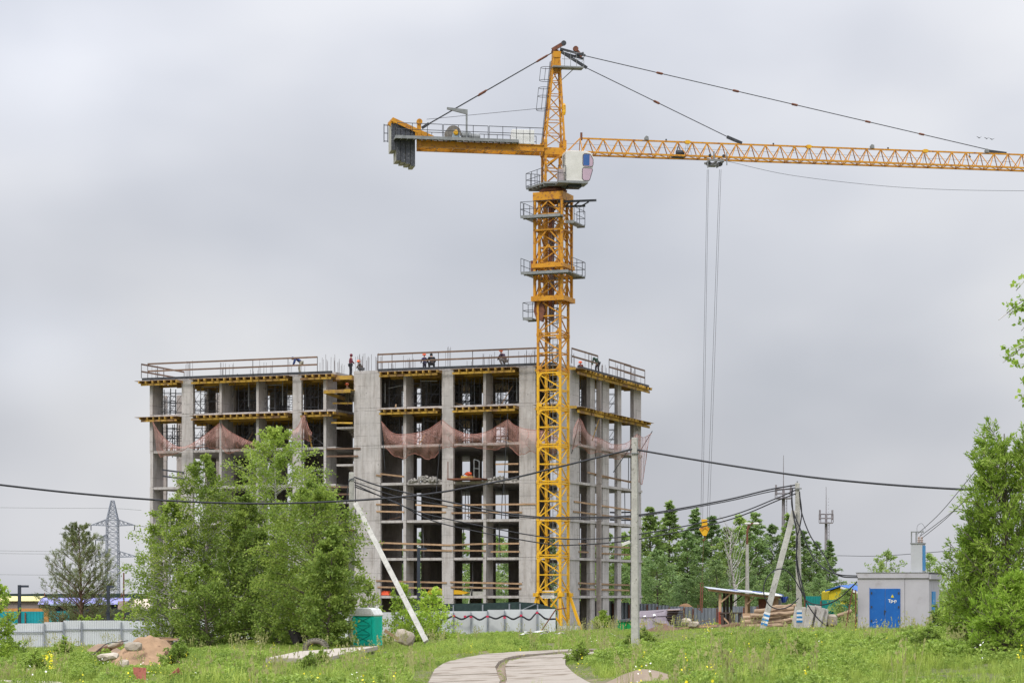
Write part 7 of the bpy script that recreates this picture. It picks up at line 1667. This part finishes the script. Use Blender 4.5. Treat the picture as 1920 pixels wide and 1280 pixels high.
# sand heap, stones, planks, red metal
sand = pmat('orange_sand', (.37, .24, .145), (.27, .175, .105), 2.5, .95, .03, spots=(.20, .125, .075), spot_scale=2.2, spot_pos=(.60, .66))
heap('orange sand heap with pale stones on it at the left', 172, 366, 1190, 100, 2.2, sand, 7, 'sand_heap', 'sand heap', skew=.15, rough=.42, sharp=.8)
heap('flatter brown heap of earth left behind the sand heap', 132, 262, 1207, 106, 1.8, pmat('brown_sand', (.30, .21, .14), (.20, .14, .10), 2, .95, .02), 8, 'sand_heap', 'sand heap', rough=.2)
heap('smooth brown sand mound at the bottom edge right of the road', 1112, 1302, 1253, 57.5, 1.5, pmat('tan_sand', (.28, .22, .165), (.22, .17, .125), 2, .95, .012), 9, 'sand_heap', 'sand heap', rough=.05)
pst = pmat('pale_stone', (.50, .44, .36), (.38, .33, .27), 2.5, .95, .015)
stone('flat pale stone slab resting on top of the sand heap', 250, 1212, 98.2, .78, .3, .45, 2, stm, rot=.1)
stone('whitish flat stone at the left foot of the sand heap', 203, 1231, 96, .95, .6, .36, 3, pst, rot=-.2, tilt=-.15)
stone('small whitish stone in the grass before the sand heap', 233, 1244, 91, .38, .3, .38, 4, pst)
stone('dark brown clod at the right foot of the sand heap', 320, 1225, 97, .5, .4, .35, 5, brn)
stone('tiny white stone beside the bare patch right of the slab', 746, 1266, 70, .13, .12, .1, 9, pst)
stone('pale curved piece of rock lying in the grass below the substation', 1692, 1251, 66, .45, .3, .22, 10, pst, tilt=-.3)
stone('low reddish stone lying in the grass before the willows', 1785, 1214, 76, .75, .4, .2, 13, stm)
for k, (px, py, sx, sz, lab) in enumerate(((196, 1218, .8, .30, 'dark slab of earth left of the sand heap, the lower one'), (214, 1210, .9, .25, 'dark slab of earth left of the sand heap, the upper one'))): stone(lab, px, py, 101, sx, .5, sz, 20 + k, brn if k == 0 else stm, tilt=-.35)
pl = empty('plank_pile', P(300, 1212, 112), 'pile of old grey brown planks behind the sand heap', 'timber pile'); r = random.Random(2)
for k in range(24):
    a = r.uniform(258, 300); y = 1211 - k * .75; l = r.uniform(25, 50); A = P(a + k * .3, y + r.uniform(-1, 1), 112 + r.uniform(-.8, .8)); B = P(min(a + l + k * .3, 345), y + r.uniform(-1, 3), 112 + r.uniform(-.8, .8))
    MB().beam(A - pl.location, B - pl.location, r.uniform(.1, .2), r.uniform(.04, .07)).build('plank', scr if k % 3 else M['timber'], pl)
rd = pmat('red_rusty_metal', (.42, .15, .11), (.28, .085, .06), 3, .8, .01, spots=(.16, .05, .04)); d = 74
rm_ = empty('scrap_metal', P(290, 1282, d), 'bent rusty red sheet metal sticking out of the grass at the bottom left', 'scrap metal'); o0 = rm_.location
def shm(pts, nm, th=.03): q = [P(*p) - o0 for p in pts]; MB().hexa([v + Vector((0, th, 0)) for v in q][:4] + q).build(nm, rd, rm_)
shm([(254, 1288, 74), (273, 1288, 73.6), (274, 1251, 73.8), (249, 1250, 74.2)], 'upright_plate'); shm([(249, 1252, 74.2), (252, 1259, 74.6), (274, 1258, 74.2), (274, 1253, 73.8)], 'bent_lip')
shm([(273, 1286, 73.6), (300, 1284, 73.6), (318, 1279, 73.6), (274, 1280, 74)], 'flat_plate')
for k, (a, b, c, dd) in enumerate(((300, 1283, 336, 1253), (308, 1285, 338, 1258), (316, 1287, 341, 1262), (324, 1288, 342, 1268))): MB().beam(P(a, b, 73.5 + k * .1) - o0, P(c, dd, 74 + k * .1) - o0, .03, .11).build('folded_rib', rd, rm_)
o = MB().tube(catmull([P(168, 1232, 98), P(180, 1222, 98), P(200, 1206, 98), P(222, 1203, 98), P(240, 1200, 99)], 4) and [p - P(168, 1232, 98) for p in catmull([P(168, 1232, 98), P(180, 1222, 98), P(200, 1206, 98), P(222, 1203, 98), P(240, 1200, 99)], 4)], .02, 5).build('bent_wire', M['steel_dark'], loc=P(168, 1232, 98)); tag(o, 'curved dark wire arching left of the sand heap', 'wire')
o = MB().tube([P(1395, 1268, 62) - P(1395, 1268, 62), P(1418, 1255, 62) - P(1395, 1268, 62), P(1442, 1243, 62.5) - P(1395, 1268, 62)], [.02, .035, .045], 6).build('dead_branch', M['bark'], loc=P(1395, 1268, 62)); tag(o, 'broken dead branch lying in the grass at the lower right', 'branch')
o = MB().tube([(0, 0, 0), (.02, .0, .4), (-.01, 0, .9), (.0, 0, 1.25)], [.05, .04, .03, .01], 5).build('dead_stump', M['bark'], loc=P(1500, 1285, 58)); bpy.data.objects.remove(o)
o = MB().tube([P(560, 1192, 126) - P(560, 1192, 126), P(548, 1165, 126.2) - P(560, 1192, 126)], [.32, .26], 8).build('charred_stump', pmat('char', (.02, .018, .016), (.012, .01, .01)), loc=P(560, 1205, 126)); tag(o, 'black charred stump under the birches left of the tyre', 'stump')

# ------------------------------------------------------------------ grass and weeds
def proto(name, fn, mat, seed):
    rng = np.random.default_rng(seed); V = fn(rng); me = fast_mesh(name, V, 4); me.materials.append(mat); o = bpy.data.objects.new(name, me); return o
def blades(n, h0, h1, w, spread, lean=.35):
    def f(rng):
        out = []
        for _ in range(n):
            b = np.array([rng.normal(0, spread), rng.normal(0, spread), 0]); a = rng.uniform(0, 6.28); h = rng.uniform(h0, h1); d = np.array([math.cos(a), math.sin(a), 0]); s = np.array([-d[1], d[0], 0]) * w / 2; l = rng.uniform(.1, lean) * h
            p0, p1, p2 = b, b + d * l * .35 + [0, 0, h * .55], b + d * l * 1.1 + [0, 0, h]
            out += [p0 - s, p0 + s, p1 + s * .8, p1 - s * .8, p1 - s * .8, p1 + s * .8, p2 + s * .1, p2 - s * .1]
        return np.array(out)
    return f
def weed(n, h, r, ls, asp=.55):
    def f(rng):
        t = rng.uniform(0.05, 1, n); a = rng.uniform(0, 6.28, n); rr = r * rng.uniform(.1, 1, n) * np.sin(np.pi * np.clip(t * .8 + .2, 0, 1)) ** .6
        C = np.stack([np.cos(a) * rr, np.sin(a) * rr, h * t], 1); D = np.stack([np.cos(a), np.sin(a), np.full(n, .55)], 1); return leaves(C, D, ls, asp, rng, .4)
    return f
def stalks(n, h0, h1):
    def f(rng):
        out = []
        for _ in range(n):
            b = np.array([rng.normal(0, .12), rng.normal(0, .12), 0]); h = rng.uniform(h0, h1); l = rng.normal(0, .12, 2) * h; t = b + [l[0], l[1], h]; s = np.array([.004, .002, 0]); out += [b - s, b + s, t + s * .6, t - s * .6]
            for k in range(6): c = b + (t - b) * rng.uniform(.72, 1.03); q = rng.normal(0, .03, 3); out += [c, c + q, c + q * .5 + [0, 0, .05], c + [0.012, 0, .03]]
        return np.array(out)
    return f
G1 = leaf_mat('grass_blade', (.138, .190, .034), (.215, .285, .050), (.33, .385, .09), .35); G2 = leaf_mat('weed_leaf', (.118, .180, .036), (.195, .270, .050), (.31, .385, .085), .35)
G3 = leaf_mat('dry_stalk', (.20, .21, .08), (.25, .25, .10), (.30, .28, .14), .2); G4 = leaf_mat('yellow_flower', (.60, .50, .02), (.68, .58, .03), (.75, .68, .05), .2); G5 = leaf_mat('white_flower', (.6, .6, .55), (.7, .7, .65), (.7, .7, .65), .2)
G6 = leaf_mat('dark_weed_leaf', (.070, .115, .022), (.115, .175, .030), (.18, .25, .045), .35)
PR = {'g1': proto('grass_clump', blades(26, .22, .5, .022, .16), G1, 1), 'g2': proto('grass_clump', blades(22, .35, .75, .020, .14, .5), G1, 2), 'g3': proto('grass_clump', blades(30, .12, .3, .022, .2), G1, 3),
      'w1': proto('weed_clump', weed(70, .5, .3, .11), G2, 4), 'w2': proto('weed_clump', weed(60, .32, .32, .12, .7), G2, 5), 'w3': proto('weed_clump', weed(110, .85, .38, .10, .4), G6, 6),
      's1': proto('dry_stalks', stalks(9, .5, .95), G3, 7), 'f1': proto('yellow_flowers', weed(9, .5, .25, .05, 1.0), G4, 8), 'f2': proto('white_flowers', weed(5, .5, .25, .045, 1.0), G5, 9)}
def scatter(name, label, pts, protos):
    """pts: rows x,y,z,scale,zscale,rot,index"""
    A = np.array(pts); me = bpy.data.meshes.new(name); me.vertices.add(len(A)); me.vertices.foreach_set('co', A[:, :3].astype(np.float32).ravel())
    for an, tp, dat in (('scl', 'FLOAT_VECTOR', np.stack([A[:, 3], A[:, 3], A[:, 4]], 1)), ('rot', 'FLOAT_VECTOR', np.stack([A[:, 5] * 0, A[:, 5] * 0, A[:, 5]], 1))):
        at = me.attributes.new(an, tp, 'POINT'); at.data.foreach_set('vector', dat.astype(np.float32).ravel())
    at = me.attributes.new('idx', 'INT', 'POINT'); at.data.foreach_set('value', A[:, 6].astype(np.int32))
    o = bpy.data.objects.new(name, me); COL.objects.link(o); tag(o, label, 'grass', kind='stuff')
    ng = bpy.data.node_groups.new(name, 'GeometryNodeTree'); ng.interface.new_socket('Geometry', in_out='INPUT', socket_type='NodeSocketGeometry'); ng.interface.new_socket('Geometry', in_out='OUTPUT', socket_type='NodeSocketGeometry')
    N = ng.nodes.new; L = ng.links.new; gi, go = N('NodeGroupInput'), N('NodeGroupOutput'); jn = N('GeometryNodeJoinGeometry')
    def attr(n_, t): a = N('GeometryNodeInputNamedAttribute'); a.data_type = t; a.inputs['Name'].default_value = n_; return a.outputs[0]
    iv = attr('idx', 'INT')
    for k, pr in enumerate(protos):
        ip = N('GeometryNodeInstanceOnPoints'); oi = N('GeometryNodeObjectInfo'); oi.inputs[0].default_value = pr; oi.transform_space = 'ORIGINAL'
        cmp = N('FunctionNodeCompare'); cmp.data_type = 'INT'; cmp.operation = 'EQUAL'; L(iv, cmp.inputs[2]); cmp.inputs[3].default_value = k
        L(gi.outputs[0], ip.inputs['Points']); L(cmp.outputs[0], ip.inputs['Selection']); L(oi.outputs['Geometry'], ip.inputs['Instance']); L(attr('rot', 'FLOAT_VECTOR'), ip.inputs['Rotation']); L(attr('scl', 'FLOAT_VECTOR'), ip.inputs['Scale']); L(ip.outputs[0], jn.inputs[0])
    L(jn.outputs[0], go.inputs[0]); md_ = o.modifiers.new('scatter', 'NODES'); md_.node_group = ng; return o
def ell_mask(cx, cy, rx, ry): return lambda x, y: ((x - cx) / rx) ** 2 + ((y - cy) / ry) ** 2 < 1
def pxm(px0, px1, d0, d1):
    return lambda x, y: d0 < y < d1 and px0 < 960 + x / y * F < px1
KEEP = [pxm(205, 332, 97.8, 103), pxm(195, 335, 96.5, 98), pxm(505, 640, 93, 108), pxm(600, 705, 100, 110), pxm(1118, 1296, 56.2, 59), pxm(1195, 1285, 131, 133.5), pxm(1265, 1480, 134, 141), pxm(1192, 1285, 139.5, 146), pxm(-60, 150, 68, 73), pxm(245, 345, 69, 75), pxm(180, 350, 95, 98), pxm(700, 760, 69, 73)]
def TALL(x, y):
    t = 1.0 if y < 95 else max(.62, 1 - (y - 95) / 60)
    if 1300 < 960 + x / y * F < 1780 and y > 100: t *= .75
    px = 960 + x / y * F
    if 38 < y < 110 and 760 < px < 1120: t *= min(1, .45 + max(0, road_dist(x, y) - 1.2) * .12)
    if 110 < y < 125 and 640 < px < 740: t *= .6
    if 82 < y < 98 and 170 < px < 350: t *= .55
    if 72 < y < 96 and 480 < px < 720: t *= .6
    if 120 < y < 160 and px < 350: t *= .6
    if 100 < y < 142 and 1150 < px < 1570: t *= .5 if y < 115 else .25
    if 118 < y < 125 and 1590 < px < 1780: t *= .6
    if 108 < y < 122 and 640 < px < 800: t *= .6
    if 40 < y < 66 and 780 < px < 1110: t *= .5
    if 44 < y < 64 and 1100 < px < 1310: t *= .55
    if 50 < y < 80 and 225 < px < 360: t *= .2
    if 50 < y < 76 and px < 190: t *= .22
    return t
def sc_grass():
    rng = np.random.default_rng(17); P1 = []; P2 = []; PF = []
    n = 125000; d = np.sqrt(rng.uniform(33 ** 2, 176 ** 2, n)) ; keep = rng.uniform(0, 1, n) < np.clip(95 / d, .25, 1) ** 1.1; d = d[keep]; n = len(d); u = rng.uniform(-.243, .243, n)
    for i in range(n):
        y = d[i]; x = u[i] * y
        if 38 < y < 104 and abs(x) < 10:
            rd_ = road_dist(x, y)
            if rd_ < 1.12 and not (rng.random() < .003): continue
            edge = rd_ < 1.7
        else: edge = False
        if any(k(x, y) for k in KEEP) and rng.random() > .04: continue
        if noise.noise(Vector((x * .33, y * .17, 77))) > .40 and rng.random() < .82: continue
        if y > 158 and abs(x) < 90 and (y > 168): 
            v = Matrix.Rotation(-BA, 3, 'Z') @ Vector((x - CX, y - CY, 0))
            if XL - .5 < v.x < .6 and v.y > -.3: continue
            if rng.random() < .4: continue
        a = noise.noise(Vector((x * .22, y * .16, 1.5))); b = noise.noise(Vector((x * .6, y * .4, 7.7))); c = noise.noise(Vector((x * .11, y * .09, 12)))
        s = (.60 + .42 * a + .34 * b) * TALL(x, y); s = max(.22, s) * rng.uniform(.75, 1.25)
        if edge: s *= .6
        if y < 66: s *= .9
        q = rng.random()
        if a < -.42 and q < .55: k = 2
        elif b > .16: k = (3 if q < .5 else 4) if noise.noise(Vector((x * .3, y * .25, 50))) > -.2 else (5 if q < .4 else 1)
        elif b < -.26 and c > -.05: k = 5 if q < .26 else 1
        else: k = 0 if q < .45 else (1 if q < .62 else (4 if q < .8 else (3 if q < .92 else 2)))
        if k == 5: s *= .62
        z = gz(x, y) - .02; P1.append((x, y, z, s, s * rng.uniform(.85, 1.15), rng.uniform(0, 6.28), k))
        if rng.random() < .003 + (.010 if c > .3 else 0): P2.append((x, y, z, 1, rng.uniform(.8, 1.3), rng.uniform(0, 6.28), 0))
        if rng.random() < .0015 + (.022 if noise.noise(Vector((x * .35, y * .25, 30))) > .42 else 0): PF.append((x, y, z, 1, rng.uniform(.9, 1.2), rng.uniform(0, 6.28), 0 if rng.random() < .75 else 1))
    for _ in range(26): y = rng.uniform(84, 88); x = (rng.uniform(76, 102) - 960) * y / F; PF.append((x, y, gz(x, y), 1.2, 1.5, rng.uniform(0, 6), 0))
    scatter('grass', 'rough bright green grass and weeds covering the whole foreground', P1, [PR[k] for k in ('g1', 'g2', 'g3', 'w1', 'w2', 'w3')])
    scatter('dry_grass_stalks', 'thin beige seed stalks standing in the green grass', P2, [PR['s1']])
    scatter('wild_flowers', 'yellow and white wild flowers scattered in the grass', PF, [PR['f1'], PR['f2']])
sc_grass()
# bushier weeds one can pick out
bigw = T(90, 1.15, .62, .02, 30, 7, 20, .10, ell, .9, aspect=.5, trunk_r=.02, spread=.07)
for px, d_, s_, lab in ((1208, 92, .72, 'round weed bush right behind the foot of the tall concrete pole'), (1177, 87.5, .6, 'low weed bush left of the foot of the tall concrete pole'), (1084, 82, .6, 'leafy weed bush at the right edge of the road bend'), (601, 88, .62, 'dark weed tuft in front of the middle of the long slab'),
                       (575, 80, .6, 'dark weed tuft below the left end of the long slab'), (20, 100, 1.0, 'bright weed bush at the far left before the grey fence'), (125, 103, .9, 'bright weed bush before the grey fence, left of the sand heap'), (1502, 64, .55, 'dark brown weed tuft at the bottom right of centre'), (1745, 66, .65, 'dark green weed tuft below the substation'), (330, 96, .9, 'weed bush at the right foot of the sand heap'), (60, 84, .8, 'weed bush with yellow flowers beside it at the lower left'), (1760, 120, 1.0, 'weed bush at the right corner of the substation')):
    place_tree(bigw, gp(px, d_), lab, 'weed_bush', M['bark'], G6 if 'dark' in lab else G2, None, s_, px * 1.0, 'bush', 1.2)

# three far birds
for k, (px, py, lab) in enumerate(((1836, 259, 'left'), (1850, 260.5, 'middle'), (1860, 262, 'right'))):
    c = P(px, py, 300); root = MB(); root.prism([(-.35, .22), (-.05, 0), (0, -.06), (.05, 0), (.35, .18), (.02, .06)], -.05, .05); o = root.build('bird', M['steel_dark'], loc=c); tag(o, '%s one of three tiny birds in the sky at the upper right above the jib' % lab, 'bird')

# labels stay within sixteen words
for o in bpy.data.objects:
    if 'label' in o.keys():
        w_ = o['label'].split()
        if len(w_) > 16: print('LONG', o.name, len(w_), o['label'])

r = random.Random(44)
for k, (px, py, w, lab) in enumerate(((1300, 1170, .5, 'grey broken block on the board pile left of the lean-to'), (1253, 1176, .35, 'small rubble piece at the right foot of the violet sheets'), (1376, 1172, .5, 'dark clod of soil below the work bench'), (1287, 1163, .4, 'pale block lying behind the scrap boards'))):
    stone(lab, px, py, 136, w * 1.4, w, w * .8, 60 + k, (stm, cm1, brn, pst)[k])
